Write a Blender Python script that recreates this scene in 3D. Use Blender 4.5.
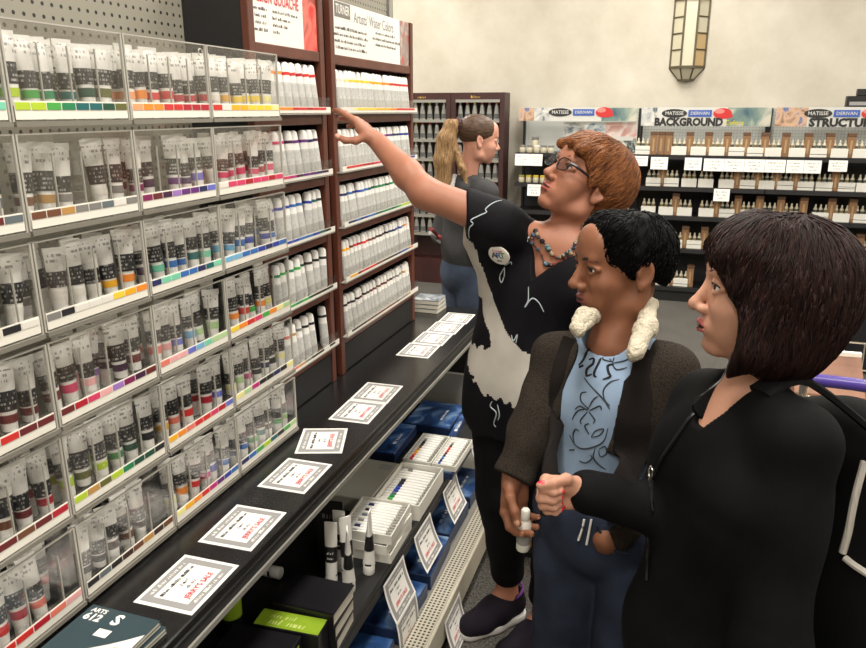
import bpy, bmesh, math, random
import numpy as np
from mathutils import Vector, Matrix
from mathutils.bvhtree import BVHTree
random.seed(7)
RNG = np.random.RandomState(11)
SC = bpy.context.scene
COL = SC.collection
for o in list(bpy.data.objects):
    bpy.data.objects.remove(o)

# ------------------------------------------------------------------ camera, world, lights, exposure
CAM_H = 1.68
cd = bpy.data.cameras.new('camera')
cam = bpy.data.objects.new('camera', cd)
COL.objects.link(cam)
cam.location = (0, 0, CAM_H)
cam.rotation_euler = (math.radians(90 - 16.2), 0, math.radians(18.2))
cd.sensor_fit = 'HORIZONTAL'
cd.sensor_width = 36.0
cd.lens = 36.0 * 735 / 866
cd.clip_start = 0.02
SC.camera = cam

SC.view_settings.view_transform = 'Standard'
SC.view_settings.look = 'None'
SC.view_settings.gamma = 1.0
SC.view_settings.use_curve_mapping = False
SC.view_settings.exposure = -0.08
SC.cycles.transparent_max_bounces = 32
SC.cycles.max_bounces = 8

w = bpy.data.worlds.new('world')
SC.world = w
w.use_nodes = True
w.node_tree.nodes['Background'].inputs[0].default_value = (1.0, 0.95, 0.88, 1)
w.node_tree.nodes['Background'].inputs[1].default_value = 0.20

CEIL = 3.5
LAMP_SPOTS = [(x, y) for y in (-1.6, 1.1, 3.6, 6.0) for x in (-2.6, -0.2, 2.6)]
LAMP_W = {}
for i, (lx, ly) in enumerate(LAMP_SPOTS):
    ld = bpy.data.lights.new('troffer_light', 'AREA')
    ld.shape = 'RECTANGLE'
    ld.size, ld.size_y = 0.56, 1.16
    ld.energy = 62
    ld.color = (1.0, 0.95, 0.88)
    lo = bpy.data.objects.new('troffer_light', ld)
    lo.location = (lx, ly, CEIL - 0.05)
    COL.objects.link(lo)

# ------------------------------------------------------------------ helpers
def tag(o, label=None, cat=None, group=None, kind=None):
    if label: o['label'] = label
    if cat: o['category'] = cat
    if group: o['group'] = group
    if kind: o['kind'] = kind
    return o

def empty(name, loc=(0, 0, 0), rot=(0, 0, 0), label=None, cat=None, group=None):
    o = bpy.data.objects.new(name, None)
    o.empty_display_size = 0.05
    o.location = loc
    o.rotation_euler = rot
    COL.objects.link(o)
    return tag(o, label, cat, group)

def inst(name, mesh, parent=None, loc=(0, 0, 0), rot=(0, 0, 0), mat=None, scale=None):
    o = bpy.data.objects.new(name, mesh)
    o.location = loc
    o.rotation_euler = rot
    if scale: o.scale = scale
    COL.objects.link(o)
    if parent: o.parent = parent
    if mat:
        if len(mesh.materials) == 0:
            mesh.materials.append(None)
        o.material_slots[0].link = 'OBJECT'
        o.material_slots[0].material = mat
    return o

def copy_tree(o, parent=None):
    c = o.copy()
    COL.objects.link(c)
    c.parent = parent
    for ch in list(o.children):
        copy_tree(ch, c)
    return c

ORD = ['first', 'second', 'third', 'fourth', 'fifth', 'sixth', 'seventh', 'eighth', 'ninth', 'tenth', 'eleventh', 'twelfth',
       'thirteenth', 'fourteenth', 'fifteenth', 'sixteenth', 'seventeenth', 'eighteenth', 'nineteenth', 'twentieth',
       'twenty-first', 'twenty-second', 'twenty-third', 'twenty-fourth', 'twenty-fifth', 'twenty-sixth']

def srgb(r, g, b):
    f = lambda c: c / 12.92 if c <= 0.04045 else ((c + 0.055) / 1.055) ** 2.4
    return (f(r / 255.), f(g / 255.), f(b / 255.))

MATS = {}
def mat(name, col, rough=0.5, metal=0.0, noise=0, nscale=20, bump=0, bscale=60, spec=0.5, sheen=0, trans=0, coords='Object', stretch=None, sss=0):
    if name in MATS: return MATS[name]
    m = bpy.data.materials.new(name)
    m.use_nodes = True
    nt = m.node_tree
    b = nt.nodes['Principled BSDF']
    b.inputs['Base Color'].default_value = (*col, 1)
    b.inputs['Roughness'].default_value = rough
    b.inputs['Metallic'].default_value = metal
    b.inputs['Specular IOR Level'].default_value = spec
    if sheen: b.inputs['Sheen Weight'].default_value = sheen
    if trans: b.inputs['Transmission Weight'].default_value = trans
    if sss:
        b.inputs['Subsurface Weight'].default_value = sss
        b.inputs['Subsurface Radius'].default_value = (0.012, 0.005, 0.003)
    if noise or bump:
        tc = nt.nodes.new('ShaderNodeTexCoord')
        src = tc.outputs[coords]
        if stretch:
            mp = nt.nodes.new('ShaderNodeMapping')
            mp.inputs['Scale'].default_value = stretch
            nt.links.new(src, mp.inputs['Vector'])
            src = mp.outputs[0]
        if noise:
            n = nt.nodes.new('ShaderNodeTexNoise')
            n.inputs['Scale'].default_value = nscale
            n.inputs['Detail'].default_value = 5
            nt.links.new(src, n.inputs['Vector'])
            r = nt.nodes.new('ShaderNodeValToRGB')
            lo = tuple(max(0, c * (1 - noise)) for c in col)
            hi = tuple(min(1, c * (1 + noise)) for c in col)
            r.color_ramp.elements[0].position = 0.32
            r.color_ramp.elements[1].position = 0.68
            r.color_ramp.elements[0].color = (*lo, 1)
            r.color_ramp.elements[1].color = (*hi, 1)
            nt.links.new(n.outputs['Fac'], r.inputs[0])
            nt.links.new(r.outputs[0], b.inputs['Base Color'])
        if bump:
            n2 = nt.nodes.new('ShaderNodeTexNoise')
            n2.inputs['Scale'].default_value = bscale
            n2.inputs['Detail'].default_value = 4
            nt.links.new(src, n2.inputs['Vector'])
            bp = nt.nodes.new('ShaderNodeBump')
            bp.inputs['Strength'].default_value = bump
            bp.inputs['Distance'].default_value = 0.01
            nt.links.new(n2.outputs['Fac'], bp.inputs['Height'])
            nt.links.new(bp.outputs[0], b.inputs['Normal'])
    MATS[name] = m
    return m

def clear_mat(name, tint, gloss_rough=0.08, lo=0.05, hi=0.6):
    m = bpy.data.materials.new(name)
    m.use_nodes = True
    nt = m.node_tree
    nt.nodes.remove(nt.nodes['Principled BSDF'])
    t = nt.nodes.new('ShaderNodeBsdfTransparent')
    t.inputs[0].default_value = (*tint, 1)
    g = nt.nodes.new('ShaderNodeBsdfGlossy')
    g.inputs['Roughness'].default_value = gloss_rough
    lw = nt.nodes.new('ShaderNodeFresnel')
    lw.inputs['IOR'].default_value = 1.45
    mr = nt.nodes.new('ShaderNodeMapRange')
    mr.inputs[1].default_value = 0.0
    mr.inputs[2].default_value = 1.0
    mr.inputs[3].default_value = lo
    mr.inputs[4].default_value = hi
    nt.links.new(lw.outputs[0], mr.inputs[0])
    mx = nt.nodes.new('ShaderNodeMixShader')
    nt.links.new(mr.outputs[0], mx.inputs[0])
    nt.links.new(t.outputs[0], mx.inputs[1])
    nt.links.new(g.outputs[0], mx.inputs[2])
    nt.links.new(mx.outputs[0], nt.nodes['Material Output'].inputs[0])
    return m

class MB:
    """collects boxes, lofts, tubes and prisms into one mesh"""
    def __init__(s):
        s.v, s.f, s.m = [], [], []
    def add(s, verts, faces, mi=0):
        n = len(s.v)
        s.v += [tuple(p) for p in verts]
        s.f += [tuple(i + n for i in f) for f in faces]
        s.m += [mi] * len(faces)
        return s
    def box(s, x0, x1, y0, y1, z0, z1, mi=0, c=0.0):
        if c <= 0:
            vs = [(x, y, z) for z in (z0, z1) for y in (y0, y1) for x in (x0, x1)]
            return s.add(vs, [(0, 2, 3, 1), (4, 5, 7, 6), (0, 1, 5, 4), (2, 6, 7, 3), (0, 4, 6, 2), (1, 3, 7, 5)], mi)
        # chamfered box: octagonal-ish outline in plan, chamfered top and bottom
        def ring(z, i):
            a, b, e, g = x0 + i, x1 - i, y0 + i, y1 - i
            return [(a + c, e, z), (b - c, e, z), (b, e + c, z), (b, g - c, z), (b - c, g, z), (a + c, g, z), (a, g - c, z), (a, e + c, z)]
        return s.loft([ring(z0, c), ring(z0 + c, 0), ring(z1 - c, 0), ring(z1, c)], mi=mi)
    def loft(s, rings, mi=0, cap0=True, cap1=True, closed=True):
        n = len(rings[0])
        vs = [p for r in rings for p in r]
        fs = []
        for i in range(len(rings) - 1):
            for j in range(n if closed else n - 1):
                k = (j + 1) % n
                fs.append((i * n + j, i * n + k, (i + 1) * n + k, (i + 1) * n + j))
        if cap0: fs.append(tuple(range(n - 1, -1, -1)))
        if cap1: fs.append(tuple((len(rings) - 1) * n + j for j in range(n)))
        return s.add(vs, fs, mi)
    def lathe(s, prof, n=16, axis='z', c=(0, 0, 0), mi=0, sy=1.0):
        rings = []
        for r, z in prof:
            ring = []
            for j in range(n):
                a = 2 * math.pi * j / n
                p = (r * math.cos(a), r * math.sin(a) * sy, z)
                if axis == 'x': p = (p[2], p[0], p[1])
                if axis == 'y': p = (p[0], p[2], p[1])
                ring.append((p[0] + c[0], p[1] + c[1], p[2] + c[2]))
            rings.append(ring)
        return s.loft(rings, mi)
    def tube(s, pts, r, n=6, mi=0):
        pts = [Vector(p) for p in pts]
        rs = r if isinstance(r, (list, tuple)) else [r] * len(pts)
        rings = []
        up = Vector((0.13, 0.21, 0.97))
        for i, p in enumerate(pts):
            t = (pts[min(i + 1, len(pts) - 1)] - pts[max(i - 1, 0)])
            if t.length < 1e-9: t = Vector((0, 0, 1))
            t.normalize()
            a = t.cross(up)
            if a.length < 0.05: a = t.cross(Vector((1, 0, 0)))
            a.normalize()
            b = t.cross(a)
            up = b.cross(t) if False else up
            rings.append([tuple(p + (a * math.cos(2 * math.pi * j / n) + b * math.sin(2 * math.pi * j / n)) * rs[i]) for j in range(n)])
        return s.loft(rings, mi)
    def quad(s, a, b, c, d, mi=0):
        return s.add([a, b, c, d], [(0, 1, 2, 3)], mi)
    def prism(s, poly, z0, z1, mi=0):
        return s.loft([[(x, y, z0) for x, y in poly], [(x, y, z1) for x, y in poly]], mi)
    def xf(s, M):
        s.v = [tuple(M @ Vector(p)) for p in s.v]
        return s
    def mesh(s, name, mats=(), smooth=False):
        me = bpy.data.meshes.new(name)
        me.from_pydata(s.v, [], s.f)
        for m in mats: me.materials.append(m)
        if len(mats) > 1: me.polygons.foreach_set('material_index', s.m)
        if smooth:
            me.polygons.foreach_set('use_smooth', [True] * len(me.polygons))
        me.update()
        bm = bmesh.new(); bm.from_mesh(me)
        bmesh.ops.recalc_face_normals(bm, faces=bm.faces)
        bm.to_mesh(me); bm.free()
        if smooth:
            me.set_sharp_from_angle(angle=math.radians(40))
        return me
    def obj(s, name, m, parent=None, loc=(0, 0, 0), rot=(0, 0, 0), smooth=False):
        ms = m if isinstance(m, (list, tuple)) else [m]
        return inst(name, s.mesh(name, ms, smooth), parent, loc, rot)

def struct(o, label=None):
    o['kind'] = 'structure'
    if label: o['label'] = label
    return o

TEXTC = {}
def text_geo(txt, size=1.0, bold=0.0, xs=1.0):
    """verts, faces of a line of flat lettering centred at the origin in the XY plane"""
    key = (txt, bold)
    if key not in TEXTC:
        cu = bpy.data.curves.new('lettering', 'FONT')
        cu.body = txt
        cu.size = 1.0
        cu.align_x = 'CENTER'
        cu.align_y = 'CENTER'
        cu.offset = bold
        cu.resolution_u = 2
        ob = bpy.data.objects.new('lettering', cu)
        COL.objects.link(ob)
        dg = bpy.context.evaluated_depsgraph_get()
        me = bpy.data.meshes.new_from_object(ob.evaluated_get(dg))
        TEXTC[key] = ([tuple(v.co) for v in me.vertices], [tuple(p.vertices) for p in me.polygons])
        bpy.data.objects.remove(ob)
        bpy.data.curves.remove(cu)
        bpy.data.meshes.remove(me)
    v, f = TEXTC[key]
    return [(x * size * xs, y * size, z) for x, y, z in v], f

def put_text(mb, txt, size, M, bold=0.0, mi=0, xs=1.0, width=None):
    v, f = text_geo(txt, size, bold, xs)
    if width:
        x0 = min(p[0] for p in v); x1 = max(p[0] for p in v)
        k = width / (x1 - x0)
        v = [(p[0] * k, p[1], p[2]) for p in v]
    mb.add([tuple(M @ Vector(p)) for p in v], f, mi)

def put_marks(mb, size, M, width, seed=0, mi=0):
    """a line of print too small to read: word-like groups of short strokes, centred at the origin"""
    rr = random.Random(seed * 131 + int(width * 10000))
    x = -width / 2
    while x < width / 2 - size * 0.2:
        n = rr.randint(3, 8)
        for _ in range(n):
            wd = size * rr.choice((0.16, 0.3, 0.42))
            if x + wd > width / 2: break
            h0, h1 = -size * 0.32, size * rr.choice((0.18, 0.18, 0.42))
            k = rr.random()
            if k < 0.5:
                q = [(x, h0), (x + wd, h0), (x + wd, h1), (x, h1)]
            else:
                q = [(x, h0), (x + wd * 0.5, h0), (x + wd, h1), (x + wd * 0.5, h1)]
            mb.add([tuple(M @ Vector((a, b, 0))) for a, b in q], [(0, 1, 2, 3)], mi)
            x += wd + size * 0.13
        x += size * 0.38

# frames: flat print that faces +X and reads along +Y (racks on the wall side), and that faces -Y and reads along +X
def face_px(x, y, z):   # reading direction +Y, up +Z, normal +X
    return Matrix(((0, 0, 1, x), (1, 0, 0, y), (0, 1, 0, z), (0, 0, 0, 1)))
def face_ny(x, y, z):   # reading direction +X, up +Z, normal -Y
    return Matrix(((1, 0, 0, x), (0, 0, -1, y), (0, 1, 0, z), (0, 0, 0, 1)))

# ------------------------------------------------------------------ base materials
M_white = mat('white_plastic', srgb(236, 232, 222), 0.35)
M_card = mat('white_card', srgb(240, 237, 230), 0.7)
M_cardgrey = mat('card_grey_print', srgb(150, 148, 146), 0.75)
M_ink = mat('black_ink', srgb(44, 42, 42), 0.7)
M_red = mat('red_ink', srgb(205, 52, 70), 0.6)
M_black = mat('black_metal', srgb(24, 23, 24), 0.42, noise=0.2, nscale=9, bump=0.03, bscale=300)
M_blackmatte = mat('black_matte_panel', srgb(26, 25, 26), 0.6, noise=0.2, nscale=6)
M_brown = mat('brown_veneer', srgb(96, 52, 38), 0.42, noise=0.18, nscale=14, stretch=(1, 1, 0.08), bump=0.04, bscale=40)
M_maroon = mat('dark_maroon_wood', srgb(58, 28, 26), 0.45, noise=0.2, nscale=10, stretch=(1, 1, 0.1))
M_chrome = mat('chrome', srgb(205, 203, 198), 0.25, 1.0)
M_cream = mat('cream_metal', srgb(188, 182, 164), 0.45, noise=0.06, nscale=8)
M_clear = clear_mat('clear_acrylic', (0.995, 0.995, 0.992), 0.12, 0.0, 0.26)
M_edge = mat('acrylic_edge', srgb(176, 172, 162), 0.25, spec=0.7)
M_greymetal = mat('grey_metal', srgb(150, 148, 140), 0.4, 0.3)

def wall_mat():
    m = bpy.data.materials.new('mottled_cream_plaster')
    m.use_nodes = True
    nt = m.node_tree
    b = nt.nodes['Principled BSDF']
    b.inputs['Roughness'].default_value = 0.85
    tc = nt.nodes.new('ShaderNodeTexCoord')
    n = nt.nodes.new('ShaderNodeTexNoise')
    n.inputs['Scale'].default_value = 2.3
    n.inputs['Detail'].default_value = 8
    n.inputs['Roughness'].default_value = 0.62
    r = nt.nodes.new('ShaderNodeValToRGB')
    e = r.color_ramp.elements
    e[0].position = 0.30; e[0].color = (*srgb(182, 175, 158), 1)
    e[1].position = 0.72; e[1].color = (*srgb(204, 198, 184), 1)
    nt.links.new(tc.outputs['Object'], n.inputs['Vector'])
    nt.links.new(n.outputs['Fac'], r.inputs[0])
    nt.links.new(r.outputs[0], b.inputs['Base Color'])
    return m

def carpet_mat():
    m = bpy.data.materials.new('speckled_carpet')
    m.use_nodes = True
    nt = m.node_tree
    b = nt.nodes['Principled BSDF']
    b.inputs['Roughness'].default_value = 0.95
    tc = nt.nodes.new('ShaderNodeTexCoord')
    n = nt.nodes.new('ShaderNodeTexNoise')
    n.inputs['Scale'].default_value = 130
    n.inputs['Detail'].default_value = 3
    n3 = nt.nodes.new('ShaderNodeTexNoise')
    n3.inputs['Scale'].default_value = 4
    ad = nt.nodes.new('ShaderNodeMath'); ad.operation = 'MULTIPLY_ADD'
    ad.inputs[1].default_value = 0.12; ad.inputs[2].default_value = -0.06
    ad2 = nt.nodes.new('ShaderNodeMath'); ad2.operation = 'ADD'
    nt.links.new(tc.outputs['Object'], n.inputs['Vector'])
    nt.links.new(tc.outputs['Object'], n3.inputs['Vector'])
    nt.links.new(n3.outputs['Fac'], ad.inputs[0])
    nt.links.new(ad.outputs[0], ad2.inputs[0])
    nt.links.new(n.outputs['Fac'], ad2.inputs[1])
    r = nt.nodes.new('ShaderNodeValToRGB')
    e = r.color_ramp.elements
    e[0].position = 0.35; e[0].color = (*srgb(44, 42, 39), 1)
    e[1].position = 0.66; e[1].color = (*srgb(104, 100, 93), 1)
    nt.links.new(ad2.outputs[0], r.inputs[0])
    nt.links.new(r.outputs[0], b.inputs['Base Color'])
    bp = nt.nodes.new('ShaderNodeBump')
    bp.inputs['Strength'].default_value = 0.5
    bp.inputs['Distance'].default_value = 0.006
    nt.links.new(n.outputs['Fac'], bp.inputs['Height'])
    nt.links.new(bp.outputs[0], b.inputs['Normal'])
    return m

def hole_mat(name, base, hole, ax, pitch, rad, rough=0.5):
    """perforated sheet: a regular grid of small dark holes along the two object axes in ax"""
    m = bpy.data.materials.new(name)
    m.use_nodes = True
    nt = m.node_tree
    b = nt.nodes['Principled BSDF']
    b.inputs['Roughness'].default_value = rough
    tc = nt.nodes.new('ShaderNodeTexCoord')
    sp = nt.nodes.new('ShaderNodeSeparateXYZ')
    nt.links.new(tc.outputs['Object'], sp.inputs[0])
    sq = []
    for a in ax:
        d = nt.nodes.new('ShaderNodeMath'); d.operation = 'DIVIDE'; d.inputs[1].default_value = pitch
        nt.links.new(sp.outputs[a], d.inputs[0])
        f = nt.nodes.new('ShaderNodeMath'); f.operation = 'FRACT'
        nt.links.new(d.outputs[0], f.inputs[0])
        s = nt.nodes.new('ShaderNodeMath'); s.operation = 'SUBTRACT'; s.inputs[1].default_value = 0.5
        nt.links.new(f.outputs[0], s.inputs[0])
        p = nt.nodes.new('ShaderNodeMath'); p.operation = 'MULTIPLY'
        nt.links.new(s.outputs[0], p.inputs[0]); nt.links.new(s.outputs[0], p.inputs[1])
        sq.append(p)
    ad = nt.nodes.new('ShaderNodeMath'); ad.operation = 'ADD'
    nt.links.new(sq[0].outputs[0], ad.inputs[0]); nt.links.new(sq[1].outputs[0], ad.inputs[1])
    lt = nt.nodes.new('ShaderNodeMath'); lt.operation = 'LESS_THAN'
    lt.inputs[1].default_value = (rad / pitch) ** 2
    nt.links.new(ad.outputs[0], lt.inputs[0])
    mx = nt.nodes.new('ShaderNodeMixRGB')
    mx.inputs[1].default_value = (*base, 1)
    mx.inputs[2].default_value = (*hole, 1)
    nt.links.new(lt.outputs[0], mx.inputs[0])
    nt.links.new(mx.outputs[0], b.inputs['Base Color'])
    return m

M_peg = hole_mat('beige_pegboard', srgb(140, 136, 122), srgb(36, 32, 28), (1, 2), 0.0254, 0.0042, 0.6)
M_pegblack = hole_mat('black_perforated_deck', srgb(26, 25, 25), srgb(5, 5, 5), (0, 1), 0.0254, 0.0035, 0.26)
M_pegcream = hole_mat('cream_perforated_strip', srgb(186, 180, 162), srgb(46, 42, 36), (0, 1), 0.0135, 0.0042, 0.5)
M_pegwhite = hole_mat('pale_grey_back_panel', srgb(176, 178, 172), srgb(112, 112, 108), (0, 2), 0.0254, 0.004, 0.6)

# ------------------------------------------------------------------ the room
X0, X1, Y0, Y1 = -4.2, 5.2, -3.4, 7.32
struct(MB().box(X0, X1, Y0, Y1, -0.1, 0).obj('floor', carpet_mat()), 'grey-brown speckled carpet floor')
M_wall = wall_mat()
struct(MB().box(X0, X1, Y1, Y1 + 0.12, 0, CEIL).obj('wall_back', M_wall), 'mottled cream plaster wall above the far shelves')
struct(MB().box(X0 - 0.12, X0, Y0, Y1, 0, CEIL).obj('wall_left', M_wall))
struct(MB().box(X1, X1 + 0.12, Y0, Y1, 0, CEIL).obj('wall_right', M_wall))
struct(MB().box(X0, X1, Y0 - 0.12, Y0, 0, CEIL).obj('wall_front', M_wall))
M_ceil = mat('ceiling_tile', srgb(226, 222, 212), 0.9, noise=0.04, nscale=40)
struct(MB().box(X0, X1, Y0, Y1, CEIL, CEIL + 0.1).obj('ceiling', M_ceil))
struct(MB().box(X0, X1, Y1 - 0.02, Y1, 0, 0.12).obj('baseboard_back', M_blackmatte))
M_diff = bpy.data.materials.new('lamp_diffuser')
M_diff.use_nodes = True
_b = M_diff.node_tree.nodes['Principled BSDF']
_b.inputs['Emission Color'].default_value = (1, 0.94, 0.85, 1)
_b.inputs['Emission Strength'].default_value = 3.0
_fr = MB()
for a in ((-0.32, -0.28, -0.62, 0.62), (0.28, 0.32, -0.62, 0.62), (-0.28, 0.28, -0.62, -0.58), (-0.28, 0.28, 0.58, 0.62)):
    _fr.box(*a, -0.045, 0)
_frm = _fr.mesh('frame', [M_white])
_dfm = MB().box(-0.28, 0.28, -0.58, 0.58, -0.03, -0.01).mesh('diffuser', [M_diff])
for i, (lx, ly) in enumerate(LAMP_SPOTS):
    t = empty('ceiling_light', (lx, ly, CEIL), label='white framed ceiling light panel, %s in the overhead grid' % ORD[i], cat='ceiling light', group='ceiling light panels')
    inst('frame', _frm, t)
    inst('diffuser', _dfm, t)

# ------------------------------------------------------------------ the long paint gondola on the wall side
XB = -1.28           # pegboard plane
DECK_X, DECK_Z = -0.79, 0.77
MID_X, MID_Z = -0.71, 0.39
BASE_X, BASE_Z = -0.58, 0.15
GY0, GY1 = -0.6, 3.29
g = empty('shelving_gondola', (0, 0, 0), label='long black store gondola with beige pegboard back and stepped shelves', cat='shelving')
MB().box(XB - 0.03, XB, GY0, GY1 - 0.02, 0.0, 2.5).obj('pegboard_panel', M_peg, g)
MB().box(XB - 0.005, XB + 0.012, GY1 - 0.045, GY1 - 0.0, 0.0, 2.5).obj('upright_post', M_greymetal, g)
dk = MB().box(XB + 0.002, DECK_X, GY0, GY1, DECK_Z - 0.02, DECK_Z, c=0.003).obj('deck', M_pegblack, g)
MB().box(DECK_X - 0.016, DECK_X, GY0, GY1, DECK_Z - 0.062, DECK_Z - 0.021, c=0.003).obj('front_lip', M_black, dk)
MB().box(DECK_X + 0.0005, DECK_X + 0.006, GY0, GY1, DECK_Z - 0.060, DECK_Z - 0.046, c=0.001).obj('price_channel', M_greymetal, dk)
MB().box(XB + 0.002, XB + 0.03, GY0, GY1, 0.16, DECK_Z - 0.021).obj('lower_back_panel', M_blackmatte, g)
md = MB().box(XB + 0.031, MID_X, GY0, 3.0, MID_Z - 0.022, MID_Z, c=0.003).obj('middle_shelf', M_black, g)
MB().box(MID_X - 0.014, MID_X, GY0, 3.0, MID_Z - 0.055, MID_Z - 0.023, c=0.002).obj('front_lip', M_black, md)
MB().box(-1.15, MID_X - 0.02, 2.955, 2.975, MID_Z, MID_Z + 0.165, c=0.002).obj('end_fence', mat('pale_grey_metal', srgb(150, 147, 138), 0.5), md)
bs = MB().box(XB + 0.002, BASE_X - 0.075, GY0, GY1, 0.03, BASE_Z).obj('base_deck', mat('grey_base_metal', srgb(126, 123, 114), 0.5), g)
MB().box(BASE_X - 0.075, BASE_X - 0.012, GY0, GY1, 0.10, BASE_Z + 0.004, c=0.003).obj('perforated_strip', M_pegcream, bs)
MB().box(BASE_X - 0.012, BASE_X, GY0, GY1, 0.055, BASE_Z + 0.010, c=0.003).obj('front_rail', M_cream, bs)
MB().box(BASE_X - 0.10, BASE_X - 0.09, GY0, GY1, 0.0, 0.055).obj('kick_plate', M_blackmatte, bs)
MB().box(XB, DECK_X - 0.02, GY1 - 0.02, GY1 - 0.002, BASE_Z + 0.001, DECK_Z - 0.021).obj('end_panel', M_blackmatte, g)

# ---- acrylic trays of paint tubes
COLS = {k: srgb(*v) for k, v in {
    'lime': (178, 205, 45), 'leaf green': (70, 165, 70), 'green': (32, 128, 80), 'teal': (18, 98, 98), 'dark green': (28, 76, 56), 'olive': (98, 98, 44),
    'peach': (240, 160, 110), 'orange': (240, 140, 40), 'red': (206, 48, 44), 'crimson': (176, 28, 46), 'yellow': (238, 205, 60), 'amber': (240, 175, 30),
    'maroon': (104, 36, 38), 'slate grey': (98, 108, 112), 'brown': (112, 70, 46), 'ochre': (186, 140, 74), 'grey': (128, 126, 122), 'white': (226, 222, 212),
    'dark magenta': (128, 30, 84), 'purple': (102, 44, 120), 'dark purple': (66, 28, 62), 'violet': (158, 116, 190), 'navy': (36, 42, 92), 'periwinkle': (104, 110, 196),
    'pink': (214, 62, 104), 'pale pink': (232, 170, 170), 'salmon': (226, 122, 104), 'black': (34, 32, 34), 'mint': (120, 204, 170), 'blue': (52, 108, 178),
    'sky blue': (116, 176, 212), 'pale green': (176, 208, 150), 'dark brown': (62, 40, 34), 'pale yellow': (236, 226, 150), 'magenta': (190, 40, 120), 'cobalt': (40, 64, 160)}.items()}
M_swatch = {k: mat('pigment_' + k.replace(' ', '_'), c, 0.55) for k, c in COLS.items()}

def print_mat(name, base, ink, zlo, zhi, pitch, freq=260, dens=0.46, rough=0.4):
    """label stock with rows of tiny illegible print between two heights of the tube"""
    m = bpy.data.materials.new(name)
    m.use_nodes = True
    nt = m.node_tree
    N = nt.nodes.new
    L = nt.links.new
    b = nt.nodes['Principled BSDF']
    b.inputs['Roughness'].default_value = rough
    tc = N('ShaderNodeTexCoord'); sp = N('ShaderNodeSeparateXYZ')
    L(tc.outputs['Object'], sp.inputs[0])
    def ma(op, a, bb):
        n = N('ShaderNodeMath'); n.operation = op
        for i, q in enumerate((a, bb)):
            if q is None: continue
            if isinstance(q, (int, float)): n.inputs[i].default_value = q
            else: L(q, n.inputs[i])
        return n.outputs[0]
    row = ma('DIVIDE', sp.outputs[2], pitch)
    line = ma('LESS_THAN', ma('FRACT', row, None), 0.5)
    cb = N('ShaderNodeCombineXYZ')
    L(ma('MULTIPLY', sp.outputs[1], freq), cb.inputs[0])
    L(ma('MULTIPLY', ma('FLOOR', row, None), 7.3), cb.inputs[1])
    oi = N('ShaderNodeObjectInfo')
    L(ma('MULTIPLY', oi.outputs['Random'], 40.0), cb.inputs[2])
    nz = N('ShaderNodeTexNoise'); nz.inputs['Scale'].default_value = 1.0; nz.inputs['Detail'].default_value = 1
    L(cb.outputs[0], nz.inputs['Vector'])
    on = ma('GREATER_THAN', nz.outputs['Fac'], dens)
    k = ma('MULTIPLY', ma('MULTIPLY', line, on), ma('MULTIPLY', ma('GREATER_THAN', sp.outputs[2], zlo), ma('LESS_THAN', sp.outputs[2], zhi)))
    mx = N('ShaderNodeMixRGB')
    mx.inputs[1].default_value = (*base, 1); mx.inputs[2].default_value = (*ink, 1)
    L(k, mx.inputs[0]); L(mx.outputs[0], b.inputs['Base Color'])
    return m

M_tubewhite = print_mat('tube_white_label', srgb(236, 233, 226), srgb(150, 148, 145), 0.100, 0.126, 0.0095, 240, 0.54)
M_tubedark = print_mat('tube_dark_label', srgb(36, 35, 36), srgb(170, 168, 162), 0.05, 0.088, 0.0075, 330, 0.56)
M_tubegrey = mat('tube_grey_film', srgb(188, 186, 178), 0.3, noise=0.2, nscale=60)
M_capw = mat('tube_cap_white', srgb(228, 226, 218), 0.3)
M_capk = mat('tube_cap_black', srgb(30, 30, 31), 0.35)

def ell(rx, ry, z, n=12, cx=0.0):
    return [(rx * math.cos(2 * math.pi * j / n) + cx, ry * math.sin(2 * math.pi * j / n), z) for j in range(n)]

def tube_profile(h, w):
    """(thickness radius, width radius) of a standing tube by height: round at the cap, flat at the crimp"""
    def f(z):
        t = max(0.0, min(1.0, (z - 0.024) / (h - 0.024)))
        rx = 0.0125 * (1 - t) ** 0.8 + 0.0016
        ry = 0.0122 * (1 - t) ** 1.3 + w * (1 - (1 - t) ** 1.3)
        return rx, ry
    return f

def tube_meshes(h, w, zs_dark, zs_col):
    f = tube_profile(h, w)
    def seg(z0, z1, grow, n=4, mats=()):
        mb = MB()
        rings = []
        for i in range(n):
            z = z0 + (z1 - z0) * i / (n - 1)
            rx, ry = f(z)
            rings.append(ell(rx + grow, ry + grow, z))
        mb.loft(rings)
        return mb.mesh('tube_section', mats, True)
    body = seg(0.022, h, 0.0, 7, [M_tubewhite])
    dark = seg(*zs_dark, 0.0007, 4, [M_tubedark])
    colb = seg(*zs_col, 0.0007, 3, [M_swatch['red']])
    cap = MB().lathe([(0.0105, 0), (0.0118, 0.002), (0.0118, 0.02), (0.010, 0.0235)], 12).mesh('tube_cap', [M_capw], True)
    crimp = MB().box(-0.0022, 0.0022, -w - 0.0006, w + 0.0006, h - 0.010, h + 0.002).mesh('crimp', [M_capw])
    return body, dark, colb, cap, crimp
TUBES = [tube_meshes(0.136, 0.0195, (0.056, 0.090), (0.036, 0.050)),
         tube_meshes(0.132, 0.0180, (0.050, 0.078), (0.034, 0.047)),
         tube_meshes(0.128, 0.0200, (0.060, 0.088), (0.038, 0.054))]

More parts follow.
